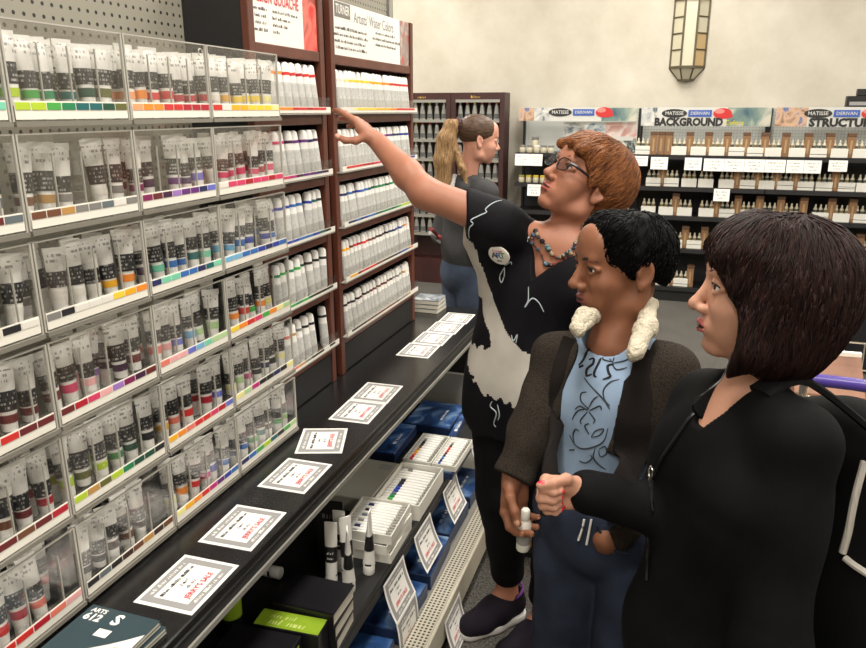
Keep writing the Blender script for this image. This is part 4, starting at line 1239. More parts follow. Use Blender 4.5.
# low stand of wooden stretcher bars glimpsed between the legs
t = empty('stretcher_bar_stand', (-0.372, 2.52, 0), label='low stand of pale wooden stretcher bars behind the reaching shopper', cat='display stand')
M_wood = [mat('bar_wood_%d' % k, c, 0.6, noise=0.2, nscale=9, stretch=(0.1, 1, 1)) for k, c in enumerate((srgb(196, 148, 92), srgb(214, 176, 120), srgb(178, 126, 74)))]
MB().box(-0.19, 0.24, -0.02, 0.10, 0, 0.02).obj('stand_base', M_blackmatte, t)
rr = random.Random(5)
bm0 = MB().box(-0.066, 0.066, -0.018, 0.018, 0, 0.026, c=0.003).mesh('wooden_bar', [M_wood[0]])
for r in range(11):
    for k in range(3):
        m = M_hblue if (r == 3 and k == 1) else M_wood[rr.randrange(3)]
        inst('wooden_bar', bm0, t, (-0.12 + 0.14 * k, 0.03 + rr.uniform(-0.006, 0.006), 0.021 + 0.029 * r), (0, 0, rr.uniform(-0.04, 0.04)), mat=m)
MB().box(-0.19, 0.24, 0.08, 0.10, 0.021, 0.36).obj('stand_back', M_blackmatte, t)

# ------------------------------------------------------------------ people: implicit surfaces turned into meshes
PT, YW, FPX = math.radians(16.2), math.radians(18.2), 735.0
R_AX = np.array((math.cos(YW), math.sin(YW), 0.0))        # across the view, level
F_AX = np.array((-math.sin(YW), math.cos(YW), 0.0))       # along the view, level
Z_AX = np.array((0.0, 0.0, 1.0))
def at(x, y, d):
    """world point at a measured depth, used to survey joints of the figures"""
    dx, u = x - 433, 324 - y
    f = FPX * math.cos(PT) + u * math.sin(PT)
    z = u * math.cos(PT) - FPX * math.sin(PT)
    return (R_AX * dx + F_AX * f + Z_AX * z) * (d / FPX) + np.array((0, 0, CAM_H))
def V3(*a): return np.array(a, dtype=float)
def nrm(v):
    v = np.asarray(v, float)
    return v / np.linalg.norm(v)

_K = RNG.normal(size=(10, 3)); _K /= np.linalg.norm(_K, axis=1)[:, None]
_PH = RNG.uniform(0, 6.28, 10)
def wob(X, Y, Z, freq, n=5):
    s = 0
    for i in range(n):
        f = freq * (0.7 + 0.25 * i)
        s = s + np.sin(f * (_K[i, 0] * X + _K[i, 1] * Y + _K[i, 2] * Z) + _PH[i])
    return s / n

class Frame:
    """local frame of a head: forward f, left l, up u"""
    def __init__(s, o, f, u, sc=1.0):
        s.o = np.asarray(o, float); s.f = nrm(f)
        s.l = nrm(np.cross(u, s.f)); s.u = np.cross(s.f, s.l); s.sc = sc
        s.R = np.stack([s.f, s.l, s.u], axis=1)
    def P(s, x, y, z): return s.o + s.sc * (s.R @ np.array((x, y, z), float))
    def loc(s, pts): return ((np.asarray(pts) - s.o) @ s.R) / s.sc

class SDF:
    def __init__(s, lo, hi, res):
        s.res = res
        s.ax = [np.arange(lo[i], hi[i] + res, res, dtype=np.float32) for i in range(3)]
        s.shape = tuple(len(a) for a in s.ax)
        s.d = np.full(s.shape, 1.0, np.float32)
        s.td = np.full(s.shape, 1.0, np.float32)
        s.tag = np.zeros(s.shape, np.uint8)
    def win(s, lo, hi, m):
        sl = []
        for i in range(3):
            a = int(np.searchsorted(s.ax[i], lo[i] - m)); b = int(np.searchsorted(s.ax[i], hi[i] + m))
            if b - a < 1: return None
            sl.append(slice(a, b))
        return tuple(sl)
    def xyz(s, sl):
        return s.ax[0][sl[0]][:, None, None], s.ax[1][sl[1]][None, :, None], s.ax[2][sl[2]][None, None, :]
    def put(s, sl, di, k, tag, op):
        a = s.d[sl]
        if op == 'u':
            if k > 0:
                h = np.maximum(k - np.abs(a - di), 0) / k
                s.d[sl] = np.minimum(a, di) - h * h * k * 0.25
            else:
                s.d[sl] = np.minimum(a, di)
            t = s.td[sl]
            m = di < t
            t[m] = di[m]
            s.tag[sl][m] = tag
        else:
            b = -di
            if k > 0:
                h = np.maximum(k - np.abs(a - b), 0) / k
                s.d[sl] = np.maximum(a, b) + h * h * k * 0.25
            else:
                s.d[sl] = np.maximum(a, b)
            if tag:
                m = (di < s.res * 1.2)
                s.tag[sl][m] = tag
    def rc(s, a, b, ra, rb=None, k=0.01, tag=0, op='u', flat=None):
        """tapered capsule; flat=(direction, factor) thins it across a direction"""
        if rb is None: rb = ra
        a = np.asarray(a, float); b = np.asarray(b, float)
        r = max(ra, rb)
        sl = s.win(np.minimum(a, b) - r, np.maximum(a, b) + r, max(0.02, 2 * k))
        if sl is None: return s
        X, Y, Z = s.xyz(sl)
        ab = b - a
        L2 = float(ab @ ab) + 1e-12
        px, py, pz = X - a[0], Y - a[1], Z - a[2]
        t = np.clip((px * ab[0] + py * ab[1] + pz * ab[2]) / L2, 0, 1)
        qx, qy, qz = px - ab[0] * t, py - ab[1] * t, pz - ab[2] * t
        if flat is not None:
            n, f = nrm(flat[0]), flat[1]
            dn = qx * n[0] + qy * n[1] + qz * n[2]
            g = 1.0 / f - 1.0
            qx = qx + n[0] * dn * g; qy = qy + n[1] * dn * g; qz = qz + n[2] * dn * g
            di = (np.sqrt(qx * qx + qy * qy + qz * qz) - (ra + (rb - ra) * t)) * (0.5 + 0.5 * f)
        else:
            di = np.sqrt(qx * qx + qy * qy + qz * qz) - (ra + (rb - ra) * t)
        s.put(sl, di.astype(np.float32), k, tag, op)
        return s
    def el(s, c, r, R=None, k=0.01, tag=0, op='u'):
        c = np.asarray(c, float); r = np.asarray(r, float)
        if R is None: R = np.eye(3)
        ext = np.sqrt(((R * r) ** 2).sum(axis=1))
        sl = s.win(c - ext, c + ext, max(0.02, 2 * k))
        if sl is None: return s
        X, Y, Z = s.xyz(sl)
        px, py, pz = X - c[0], Y - c[1], Z - c[2]
        q = [(px * R[0, i] + py * R[1, i] + pz * R[2, i]) / r[i] for i in range(3)]
        k0 = np.sqrt(q[0] ** 2 + q[1] ** 2 + q[2] ** 2)
        k1 = np.sqrt((q[0] / r[0]) ** 2 + (q[1] / r[1]) ** 2 + (q[2] / r[2]) ** 2) + 1e-9
        di = k0 * (k0 - 1) / k1
        s.put(sl, di.astype(np.float32), k, tag, op)
        return s
    def cut(s, p, n, k=0.0):
        """keeps what lies behind the plane through p with normal n"""
        p = np.asarray(p, float); n = nrm(n)
        X, Y, Z = s.xyz((slice(None),) * 3)
        di = ((X - p[0]) * n[0] + (Y - p[1]) * n[1] + (Z - p[2]) * n[2]).astype(np.float32)
        if k > 0:
            h = np.maximum(k - np.abs(s.d - di), 0) / k
            s.d = np.maximum(s.d, di) + h * h * k * 0.25
        else:
            s.d = np.maximum(s.d, di)
        return s
    def field(s, fn):
        X, Y, Z = s.xyz((slice(None),) * 3)
        near = np.abs(s.d) < 0.04
        s.d = s.d + np.where(near, fn(X, Y, Z), 0).astype(np.float32)
        return s
    def mesh(s):
        """naive surface nets: verts, quads, tag per quad"""
        d = s.d
        ins = d < 0
        nx, ny, nz = s.shape
        c = np.zeros((nx - 1, ny - 1, nz - 1), np.int8)
        for i in (0, 1):
            for j in (0, 1):
                for k in (0, 1):
                    c += ins[i:nx - 1 + i, j:ny - 1 + j, k:nz - 1 + k]
        act = np.argwhere((c > 0) & (c < 8))
        idx = np.full(c.shape, -1, np.int32)
        I, J, K = act[:, 0], act[:, 1], act[:, 2]
        idx[I, J, K] = np.arange(len(act))
        pos = np.zeros((len(act), 3)); cnt = np.zeros(len(act))
        cor = [(i, j, k) for i in (0, 1) for j in (0, 1) for k in (0, 1)]
        val = {q: d[I + q[0], J + q[1], K + q[2]].astype(float) for q in cor}
        for a in cor:
            for ax in range(3):
                if a[ax] == 1: continue
                b = tuple(1 if q == ax else a[q] for q in range(3))
                va, vb = val[a], val[b]
                m = (va < 0) != (vb < 0)
                t = np.where(m, va / np.where(m, va - vb, 1), 0)
                p = np.array(a, float)[None, :].repeat(len(act), 0)
                p[:, ax] = t
                pos[m] += p[m]; cnt[m] += 1
        pos /= np.maximum(cnt, 1)[:, None]
        org = np.array([s.ax[q][0] for q in range(3)], float)
        verts = org + (act + pos) * s.res
        quads = []
        for ax in range(3):
            o1, o2 = [q for q in range(3) if q != ax]
            sa = [slice(None)] * 3; sb = [slice(None)] * 3
            sa[ax] = slice(0, -1); sb[ax] = slice(1, None)
            A, B = ins[tuple(sa)], ins[tuple(sb)]
            e = np.argwhere(A != B)
            if len(e) == 0: continue
            e = e[(e[:, o1] > 0) & (e[:, o1] < s.shape[o1] - 1) & (e[:, o2] > 0) & (e[:, o2] < s.shape[o2] - 1)]
            flip = A[e[:, 0], e[:, 1], e[:, 2]]
            def cell(da, db):
                q = e.copy(); q[:, o1] -= da; q[:, o2] -= db
                return idx[q[:, 0], q[:, 1], q[:, 2]]
            q = np.stack([cell(1, 1), cell(0, 1), cell(0, 0), cell(1, 0)], axis=1)
            if ax == 1: flip = ~flip
            q[~flip] = q[~flip][:, ::-1]
            quads.append(q)
        quads = np.concatenate(quads)
        quads = quads[(quads >= 0).all(axis=1)]
        tg = s.tag[I, J, K][quads[:, 0]]
        return verts, quads, tg

class Geo:
    """joins surfaces into one mesh with a material index for each face"""
    def __init__(s): s.v, s.f, s.m, s.n = [], [], [], 0
    def add(s, verts, faces, mats):
        s.v.append(np.asarray(verts, float))
        s.f += [tuple(int(i) + s.n for i in f) for f in faces]
        s.m += list(np.broadcast_to(np.asarray(mats), (len(faces),)).astype(int))
        s.n += len(verts)
        return s
    def sdf(s, S, remap=None):
        v, q, t = S.mesh()
        if remap is not None: t = np.array(remap)[t]
        return s.add(v, q, t)
    def mb(s, m, mi): return s.add(m.v, m.f, mi)
    def mesh(s, name, mats):
        me = bpy.data.meshes.new(name)
        v = np.concatenate(s.v)
        me.from_pydata(v.tolist(), [], s.f)
        for m in mats: me.materials.append(m)
        me.polygons.foreach_set('material_index', s.m)
        me.polygons.foreach_set('use_smooth', [True] * len(me.polygons))
        me.update()
        return me
    def verts(s): return np.concatenate(s.v)
    def bvh(s): return BVHTree.FromPolygons([tuple(p) for p in s.verts()], s.f)

def smooth_pts(pts, n=8):
    """Catmull-Rom through the points"""
    P = [np.asarray(p, float) for p in pts]
    out = []
    for i in range(len(P) - 1):
        a, b, c, e = P[max(i - 1, 0)], P[i], P[i + 1], P[min(i + 2, len(P) - 1)]
        for j in range(n):
            t = j / n
            out.append(0.5 * ((2 * b) + (-a + c) * t + (2 * a - 5 * b + 4 * c - e) * t * t + (-a + 3 * b - 3 * c + e) * t ** 3))
    out.append(P[-1])
    return out

# ---- head: forward x, left y, up z; about 0.225 tall
def head_sdf(S, F, jaw=1.0, nose=1.0, lips=1.0, mouth=0.0, neck=None, neck_r=(0.052, 0.056), fem=False, lip_tag=1, cheek=1.0, crown=1.0):
    p, k = F.P, F.sc
    E = lambda c, r, kk=0.012, tag=0, op='u', R=None: S.el(p(*c), np.array(r) * k, F.R if R is None else R, kk * k, tag, op)
    C = lambda a, b, ra, rb=None, kk=0.01, tag=0, op='u', flat=None: S.rc(p(*a), p(*b), ra * k, (ra if rb is None else rb) * k, kk * k, tag, op, flat)
    E((-0.014, 0, 0.032), (0.096, 0.073, 0.078 * crown), 0.01)
    E((0.030, 0, -0.010), (0.060, 0.060, 0.080), 0.02)
    E((0.018, 0, -0.055), (0.055, 0.052 * jaw, 0.052), 0.02)
    for y in (-1, 1):
        C((-0.025, y * 0.054 * jaw, -0.040), (-0.008, y * 0.052 * jaw, -0.076), 0.014, 0.013, 0.025)
        C((-0.008, y * 0.050 * jaw, -0.078), (0.058, y * 0.015, -0.103), 0.013, 0.012, 0.025)
        E((0.052, y * 0.036, -0.034), (0.030 * cheek, 0.026, 0.024), 0.02)
        E((0.052, y * 0.030, -0.066), (0.022, 0.022, 0.026), 0.022)
    E((0.066, 0, -0.101), (0.016, 0.017, 0.013), 0.016)
    C((0.080, -0.034, 0.019), (0.080, 0.034, 0.019), 0.0085, None, 0.014)
    E((0.068, 0, 0.050), (0.022, 0.045, 0.035), 0.03)
    # eye sockets
    for y in (-1, 1):
        E((0.094, y * 0.033, 0.001), (0.014, 0.018, 0.010), 0.010, 0, 's')
    # nose
    C((0.084, 0, 0.006), (0.104, 0, -0.034), 0.0075 * nose, 0.0095 * nose, 0.012)
    E((0.105, 0, -0.039), (0.0115 * nose, 0.0105 * nose, 0.0095), 0.008)
    for y in (-1, 1):
        E((0.093, y * 0.0125 * nose, -0.043), (0.010, 0.0075, 0.0075), 0.006)
        E((0.099, y * 0.0065, -0.0505), (0.005, 0.0032, 0.003), 0.003, 0, 's')
    # lids
    for y in (-1, 1):
        C((0.083, y * 0.019, 0.003), (0.086, y * 0.033, 0.0085), 0.0042, None, 0.004)
        C((0.086, y * 0.033, 0.0085), (0.074, y * 0.049, 0.002), 0.0042, None, 0.004)
        C((0.083, y * 0.019, -0.003), (0.084, y * 0.033, -0.009), 0.0040, None, 0.005)
        C((0.084, y * 0.033, -0.009), (0.073, y * 0.048, -0.001), 0.0040, None, 0.005)
    # mouth
    E((0.072, 0, -0.070), (0.020, 0.031, 0.020), 0.014)
    g = mouth
    for y in (-1, 1):
        C((0.0925, y * 0.004, -0.0660 + g * 0.3), (0.0815, y * 0.0235, -0.0712), 0.0050 * lips, 0.0030, 0.003, lip_tag)
        C((0.0905, y * 0.003, -0.0760 - g), (0.0810, y * 0.0230, -0.0730), 0.0056 * lips, 0.0030, 0.003, lip_tag)
    C((0.102, 0, -0.0712 - g * 0.4), (0.084, 0.022, -0.0720), 0.0010 + g * 0.6, 0.0008, 0.001, 4, 's')
    C((0.102, 0, -0.0712 - g * 0.4), (0.084, -0.022, -0.0720), 0.0010 + g * 0.6, 0.0008, 0.001, 4, 's')
    C((0.090, -0.010, -0.087 - g), (0.090, 0.010, -0.087 - g), 0.004, None, 0.012, 0, 's')
    # ears
    for y in (-1, 1):
        tilt = Matrix.Rotation(-0.22, 3, 'Y') @ Matrix.Rotation(-y * 0.35, 3, 'Z')
        Re = F.R @ np.array(tilt)
        E((-0.016, y * 0.077, -0.010), (0.018, 0.0065, 0.031), 0.006, 0, 'u', Re)
        E((-0.014, y * 0.083, -0.008), (0.011, 0.006, 0.020), 0.004, 0, 's', Re)
        E((-0.011, y * 0.075, -0.036), (0.009, 0.006, 0.009), 0.006)
        C((-0.003, y * 0.076, -0.012), (-0.001, y * 0.075, -0.004), 0.004, None, 0.004)
    if neck is not None:
        S.rc(p(-0.030, 0, -0.055), neck, neck_r[0] * k, neck_r[1] * k, 0.03)

def eyes(G, F, look=(1, 0, 0), white=2, iris=3, brow=None, brow_mi=5, lash=True, droop=0.0):
    k = F.sc
    for y in (-1, 1):
        c = np.array((0.0755, y * 0.033, 0.0))
        mb = MB()
        n, m = 14, 18
        lk = nrm(look)
        a = nrm(np.cross(lk, (0.1, 0.2, 1))); b = np.cross(lk, a)
        rings, mi = [], []
        for i in range(n + 1):
            th = math.pi * i / n
            r = 0.0122
            rings.append([F.P(*(c + lk * (r * math.cos(th)) + (a * math.cos(2 * math.pi * j / m) + b * math.sin(2 * math.pi * j / m)) * max(r * math.sin(th), 1e-5))) for j in range(m)])
        vs = [p for r_ in rings for p in r_]
        fs, ms = [], []
        for i in range(n):
            for j in range(m):
                fs.append((i * m + j, i * m + (j + 1) % m, (i + 1) * m + (j + 1) % m, (i + 1) * m + j))
                ms.append(iris if i < 3 else white)
        G.add(vs, fs, ms)
        if lash:
            lp = [F.P(*q) for q in ((0.0865, y * 0.019, 0.001), (0.0895, y * 0.027, 0.0055 - droop), (0.0885, y * 0.036, 0.0058 - droop), (0.080, y * 0.047, 0.0015))]
            mb = MB().tube(smooth_pts(lp, 4), 0.0013 * k, 5)
            G.mb(mb, brow_mi)
        if brow:
            th, lift = brow
            bp = [F.P(*q) for q in ((0.0925, y * 0.012, 0.0190 + lift), (0.0915, y * 0.025, 0.0235 + lift), (0.0865, y * 0.038, 0.0245 + lift), (0.0760, y * 0.050, 0.0190 + lift))]
            pts = smooth_pts(bp, 4)
            mb = MB().tube(pts, [th * k * (0.7 + 0.5 * math.sin(math.pi * min(1, i / (len(pts) - 1) * 1.1 + 0.15))) * (1 - 0.75 * (i / (len(pts) - 1)) ** 3) for i in range(len(pts))], 6)
            G.mb(mb, brow_mi)

# ---- hand: wrist origin, d towards the fingers, p out of the palm; t (thumb side) follows from the hand
def hand_sdf(S, o, d, p, side, curl, thumb, sc=1.0, spread=0.06, nail_tag=2, k=0.006):
    d = nrm(d); p = nrm(np.asarray(p) - d * np.dot(p, d))
    t = np.cross(d, p) if side == 'R' else np.cross(p, d)
    o = np.asarray(o, float)
    Q = lambda a, b, c: o + sc * (d * a + t * b + p * c)
    offs = [0.030, 0.010, -0.0105, -0.029]
    lens = [0.072, 0.080, 0.074, 0.058]
    rad = [0.0096, 0.0098, 0.0093, 0.0083]
    kn = [0.086, 0.090, 0.085, 0.076]
    S.rc(Q(-0.03, 0, 0), Q(0.012, 0, 0), 0.0265 * sc, 0.0275 * sc, 0.01, flat=(p, 0.72))
    for i in range(4):
        S.rc(Q(0.012, offs[i] * 0.6, 0), Q(kn[i] - 0.004, offs[i], -0.002), 0.0135 * sc, 0.0105 * sc, 0.012)
    S.rc(Q(0.02, 0.018, 0.008), Q(0.055, 0.026, 0.008), 0.016 * sc, 0.012 * sc, 0.014)     # ball of the thumb
    S.rc(Q(0.02, -0.022, 0.006), Q(0.06, -0.026, 0.006), 0.013 * sc, 0.011 * sc, 0.014)
    for i in range(4):
        b0 = Q(kn[i], offs[i], 0.0)
        ang = 0.0
        dirv = nrm(d + t * spread * (1.5 - i))
        segs = (0.44, 0.31, 0.25)
        r = rad[i] * sc
        for j in range(3):
            ang += curl[i][j]
            dv = dirv * math.cos(ang) + p * math.sin(ang)
            nv = -dirv * math.sin(ang) + p * math.cos(ang)
            b1 = b0 + dv * lens[i] * segs[j] * sc
            r1 = r * (0.93 if j < 2 else 0.82)
            S.rc(b0, b1, r, r1, k * (0.8 if j else 1.5))
            if j == 2:
                nc = b0 + (b1 - b0) * 0.88 - nv * r1 * 0.62
                Rn = np.stack([dv, np.cross(nv, dv), nv], axis=1)
                S.el(nc, np.array((0.0068, 0.0055, 0.0030)) * sc, Rn, 0.002, nail_tag)
            b0, r = b1, r1
    # thumb
    b0 = Q(0.022, 0.026, 0.006)
    r = 0.0125 * sc
    for j, (a, b, c, ln) in enumerate(thumb):
        dv = nrm(d * a + t * b + p * c)
        b1 = b0 + dv * ln * sc
        r1 = r * (0.86 if j else 0.84)
        S.rc(b0, b1, r, r1, 0.008)
        if j == len(thumb) - 1:
            nv = nrm(-p * 0.2 + t * 0.98 - dv * np.dot(-p * 0.2 + t * 0.98, dv))
            nc = b0 + (b1 - b0) * 0.90 + nv * r1 * 0.62
            Rn = np.stack([dv, np.cross(nv, dv), nv], axis=1)
            S.el(nc, np.array((0.0085, 0.0068, 0.004)) * sc, Rn, 0.001, nail_tag)
        b0, r = b1, r1

# ---- hair: a shell with combed grooves plus loose locks that follow it
def hair_mat(name, dark, light, rough=0.38, spec=0.25):
    m = bpy.data.materials.new(name)
    m.use_nodes = True
    nt = m.node_tree
    b = nt.nodes['Principled BSDF']
    b.inputs['Roughness'].default_value = rough
    b.inputs['Specular IOR Level'].default_value = spec
    uv = nt.nodes.new('ShaderNodeUVMap')
    mp = nt.nodes.new('ShaderNodeMapping')
    mp.inputs['Scale'].default_value = (90, 7, 1)
    n = nt.nodes.new('ShaderNodeTexNoise')
    n.inputs['Scale'].default_value = 1.0
    n.inputs['Detail'].default_value = 4
    n.inputs['Roughness'].default_value = 0.65
    r = nt.nodes.new('ShaderNodeValToRGB')
    r.color_ramp.elements[0].position = 0.34; r.color_ramp.elements[0].color = (*dark, 1)
    r.color_ramp.elements[1].position = 0.70; r.color_ramp.elements[1].color = (*light, 1)
    bp = nt.nodes.new('ShaderNodeBump')
    bp.inputs['Strength'].default_value = 0.45
    bp.inputs['Distance'].default_value = 0.004
    L = nt.links.new
    L(uv.outputs[0], mp.inputs['Vector']); L(mp.outputs[0], n.inputs['Vector'])
    L(n.outputs['Fac'], r.inputs[0]); L(r.outputs[0], b.inputs['Base Color'])
    L(n.outputs['Fac'], bp.inputs['Height']); L(bp.outputs[0], b.inputs['Normal'])
    return m

def hair_uv(me, axis_o, axis, ref):
    """u: angle round the crown axis, v: distance along it"""
    axis = nrm(axis); ref = nrm(np.asarray(ref) - axis * np.dot(ref, axis)); bi = np.cross(axis, ref)
    co = np.empty(len(me.vertices) * 3); me.vertices.foreach_get('co', co); co = co.reshape(-1, 3) - np.asarray(axis_o)
    u = np.arctan2(co @ bi, co @ ref) / (2 * math.pi) + 0.5
    v = co @ axis
    li = np.empty(len(me.loops), np.int32); me.loops.foreach_get('vertex_index', li)
    uv = me.uv_layers.new(name='UVMap')
    uv.data.foreach_set('uv', np.stack([u[li], v[li] * 4], axis=1).ravel())

def groove(F, ax_l, freq, amp, seed=0.0):
    """combed relief: ridges that fan out from the crown axis (head frame)"""
    ax = nrm(F.R @ np.array(ax_l)); ref = nrm(np.cross(ax, F.l)); bi = np.cross(ax, ref)
    o = F.P(-0.02, 0, 0.05)
    def fn(X, Y, Z):
        px, py, pz = X - o[0], Y - o[1], Z - o[2]
        a = np.arctan2(px * bi[0] + py * bi[1] + pz * bi[2], px * ref[0] + py * ref[1] + pz * ref[2])
        h = px * ax[0] + py * ax[1] + pz * ax[2]
        return amp * (np.sin(a * freq + 3 * np.sin(a * 5 + seed) + h * 16) * 0.6 + np.sin(a * freq * 2.3 + h * 31 + seed * 2 + 2 * np.sin(a * 9)) * 0.4)
    return fn

def locks(G, bv, starts, crown, n, length, rad, grav, seed, steps=9, lift=0.001, side=None, mi=0):
    rr = np.random.RandomState(seed)
    crown = np.asarray(crown, float)
    for i in range(n):
        p = starts[rr.randint(len(starts))].copy()
        L = length * rr.uniform(0.6, 1.15)
        pts = []
        wv = rr.uniform(-1, 1) * 0.25
        for j in range(steps + 1):
            hit = bv.find_nearest(Vector(p))
            if hit[0] is None: break
            q = np.array(hit[0]); nn = np.array(hit[1])
            if j and np.linalg.norm(q - p) > 0.02: q = p
            pts.append(q + nn * lift * (1 + 1.2 * rr.rand()))
            dv = q - crown
            dv = dv - nn * (dv @ nn)
            dl = np.linalg.norm(dv)
            dv = dv / (dl + 1e-6) + np.asarray(grav, float) * 0.9
            dv = dv + np.cross(nn, dv) * wv
            dv = dv - nn * (dv @ nn) * 0.9
            p = q + nrm(dv) * L / steps
        if len(pts) > 3:
            m = len(pts)
            G.mb(MB().tube([tuple(q) for q in pts], [rad * (1 - 0.8 * (k / (m - 1)) ** 1.5) for k in range(m)], 4), mi)

# ---- cloth helpers
def fabric(name, col, rough=0.85, weave=900, bump=0.25, noise=0.12, sheen=0.0, nscale=14):
    return mat(name, col, rough, noise=noise, nscale=nscale, bump=bump, bscale=weave, sheen=sheen, spec=0.12)
def skin(name, col, rough=0.5):
    return mat(name, col, rough, noise=0.07, nscale=24, bump=0.06, bscale=260, spec=0.35)
M_eyew = mat('eye_white', srgb(214, 206, 196), 0.25)
M_iris = mat('eye_iris', srgb(38, 26, 20), 0.15)
M_mouthdark = mat('mouth_inside', srgb(52, 20, 20), 0.6)

def wrinkle(freq, amp, n=5):
    return lambda X, Y, Z: amp * wob(X, Y, Z, freq, n)
def folds(direction, freq, amp, warp=0.5, wf=9.0):
    dv = nrm(direction)
    return lambda X, Y, Z: amp * np.sin(freq * (X * dv[0] + Y * dv[1] + Z * dv[2]) + warp * 6 * wob(X, Y, Z, wf, 4)) * (0.5 + 0.5 * wob(X, Y, Z, wf * 0.6, 3))

def drawn_lines(bv, lines, o, e1, e2, nv, r, m, name, parent, lift=0.0006, sm=5):
    """thin printed strokes laid on a garment: polylines in the plane (e1, e2) dropped onto the cloth along nv"""
    for ln in lines:
        pts = []
        src = smooth_pts([np.array((a, b, 0.0)) for a, b in ln], sm) if len(ln) > 2 else [np.array((a, b, 0.0)) for a, b in ln]
        for q in src:
            w_ = o + e1 * q[0] + e2 * q[1] + nv * 0.30
            hit = bv.ray_cast(Vector(w_), Vector(-nv), 0.6)
            if hit[0] is None: continue
            pts.append(tuple(np.array(hit[0]) + np.array(nv) * lift))
        if len(pts) > 1:
            mm = len(pts)
            MB().tube(pts, [r * (0.6 + 0.6 * math.sin(math.pi * (k + 0.5) / mm)) for k in range(mm)], 5).obj(name, m, parent, smooth=True)

# ------------------------------------------------------------------ reaching shopper in black and white tunic
W1 = empty('person', (-0.40, 2.08, 0), label='short-haired person in black and white tunic reaching up to the rack', cat='person')
def part(parent, name, me, label=None):
    o = inst(name, me)
    o.parent = parent
    o.matrix_parent_inverse = Matrix.Translation(-Vector(parent.location)) if parent.rotation_euler[2] == 0 else parent.matrix_world.inverted()
    if label: o['label'] = label
    return o
M_s1 = skin('skin_tanned', srgb(166, 112, 88))
M_l1 = mat('lip_rose', srgb(168, 84, 76), 0.4)
M_nail1 = mat('nail_natural', srgb(214, 160, 140), 0.3)
M_hair1 = hair_mat('auburn_hair', srgb(72, 40, 21), srgb(158, 100, 58), 0.5, 0.15)
M_brow1 = mat('brow_brown', srgb(92, 58, 42), 0.7)
F1 = Frame(at(583, 181, 2.0), -R_AX * 0.78 - F_AX * 0.36 + Z_AX * 0.56, Z_AX * 0.83 + R_AX * 0.54 + F_AX * 0.10, 1.02)
nb1 = at(558, 238, 2.04)
CH_N = nrm(-R_AX * 0.60 - F_AX * 0.80)          # chest direction
CH_R = nrm(np.cross(CH_N, Z_AX))                # her right hand side
sh_r = at(498, 222, 2.0)
sh_l = nb1 - CH_R * 0.17 + V3(0, 0, -0.05)
chest1 = nb1 + V3(-0.01, 0.02, -0.13)
lo = np.minimum(F1.o, chest1) - 0.20; hi = np.maximum(F1.o, nb1) + 0.17
S = SDF(lo, hi, 0.0023)
head_sdf(S, F1, jaw=0.96, nose=1.05, neck=nb1 + V3(0.01, 0.02, -0.01), neck_r=(0.049, 0.056), cheek=1.05)
S.el(chest1 + V3(0, 0, 0.02), (0.165, 0.10, 0.115), np.stack([CH_R, CH_N, Z_AX], axis=1), 0.05)
S.rc(nb1 + CH_R * 0.02 + V3(0, 0, -0.02), sh_r, 0.045, 0.04, 0.04)
S.rc(nb1 - CH_R * 0.02 + V3(0, 0, -0.02), sh_l, 0.045, 0.04, 0.04)
G = Geo().sdf(S, [0, 1, 2, 3, 4, 5])
GH1 = Geo().sdf(S)           # for draping the necklace
eyes(G, F1, (1, 0.05, 0.12), brow=(0.0022, 0.001))
# the raised arm
el_r = at(424, 192, 2.02); wr_r = at(377, 141, 2.10)
hd = nrm(at(335, 104, 2.14) - wr_r)
S = SDF(np.min([sh_r, el_r, wr_r, at(330, 95, 2.15)], axis=0) - 0.08, np.max([sh_r, el_r, wr_r], axis=0) + 0.09, 0.0028)
S.rc(sh_r, el_r, 0.050, 0.041, 0.02)
S.rc(el_r, el_r + (wr_r - el_r) * 0.35, 0.040, 0.040, 0.02)
S.rc(el_r + (wr_r - el_r) * 0.35, wr_r, 0.040, 0.0265, 0.02)
S.rc(el_r + V3(0, 0, -0.012), el_r + V3(0.02, 0, -0.02), 0.03, 0.03, 0.02)
hand_sdf(S, wr_r, hd + Z_AX * 0.10, np.cross(nrm(-F_AX * 0.93 - Z_AX * 0.12 + R_AX * 0.05), hd), 'R',
         [(0.18, 0.06, 0.05), (0.26, 0.10, 0.08), (0.40, 0.22, 0.15), (0.55, 0.3, 0.2)],
         [(0.35, 0.35, 0.85, 0.036), (0.68, 0.25, 0.62, 0.032), (0.95, 0.15, 0.25, 0.028)], sc=0.96, spread=0.03)
G.sdf(S, [0, 1, 6])
# ankles
ft_r = at(506, 590, 2.46); ft_l = V3(-0.315, 2.06, 0.10)
an_r = V3(-0.432, 2.115, 0.10); an_l = V3(-0.292, 2.03, 0.10)
for a in (an_r, an_l):
    S = SDF(a - V3(0.09, 0.12, 0.08), a + V3(0.12, 0.09, 0.80), 0.006)
    kk_ = V3(-0.420, 2.035, 0.52) if a is an_r else V3(-0.265, 2.01, 0.52)
    S.rc(a + V3(0, 0, 0.17), a + V3(0, 0, 0.0), 0.043, 0.036, 0.02)
    S.rc(kk_, a + V3(0, 0, 0.17), 0.045, 0.043, 0.02)
    S.rc(kk_ + V3(0.01, 0.01, 0.34), kk_, 0.05, 0.045, 0.02)
    S.rc(a + V3(0, 0, -0.01), a + V3(-0.05, -0.05, -0.03), 0.035, 0.03, 0.03)
    G.sdf(S)
part(W1, 'body', G.mesh('body', [M_s1, M_l1, M_eyew, M_iris, M_mouthdark, M_brow1, M_nail1]))
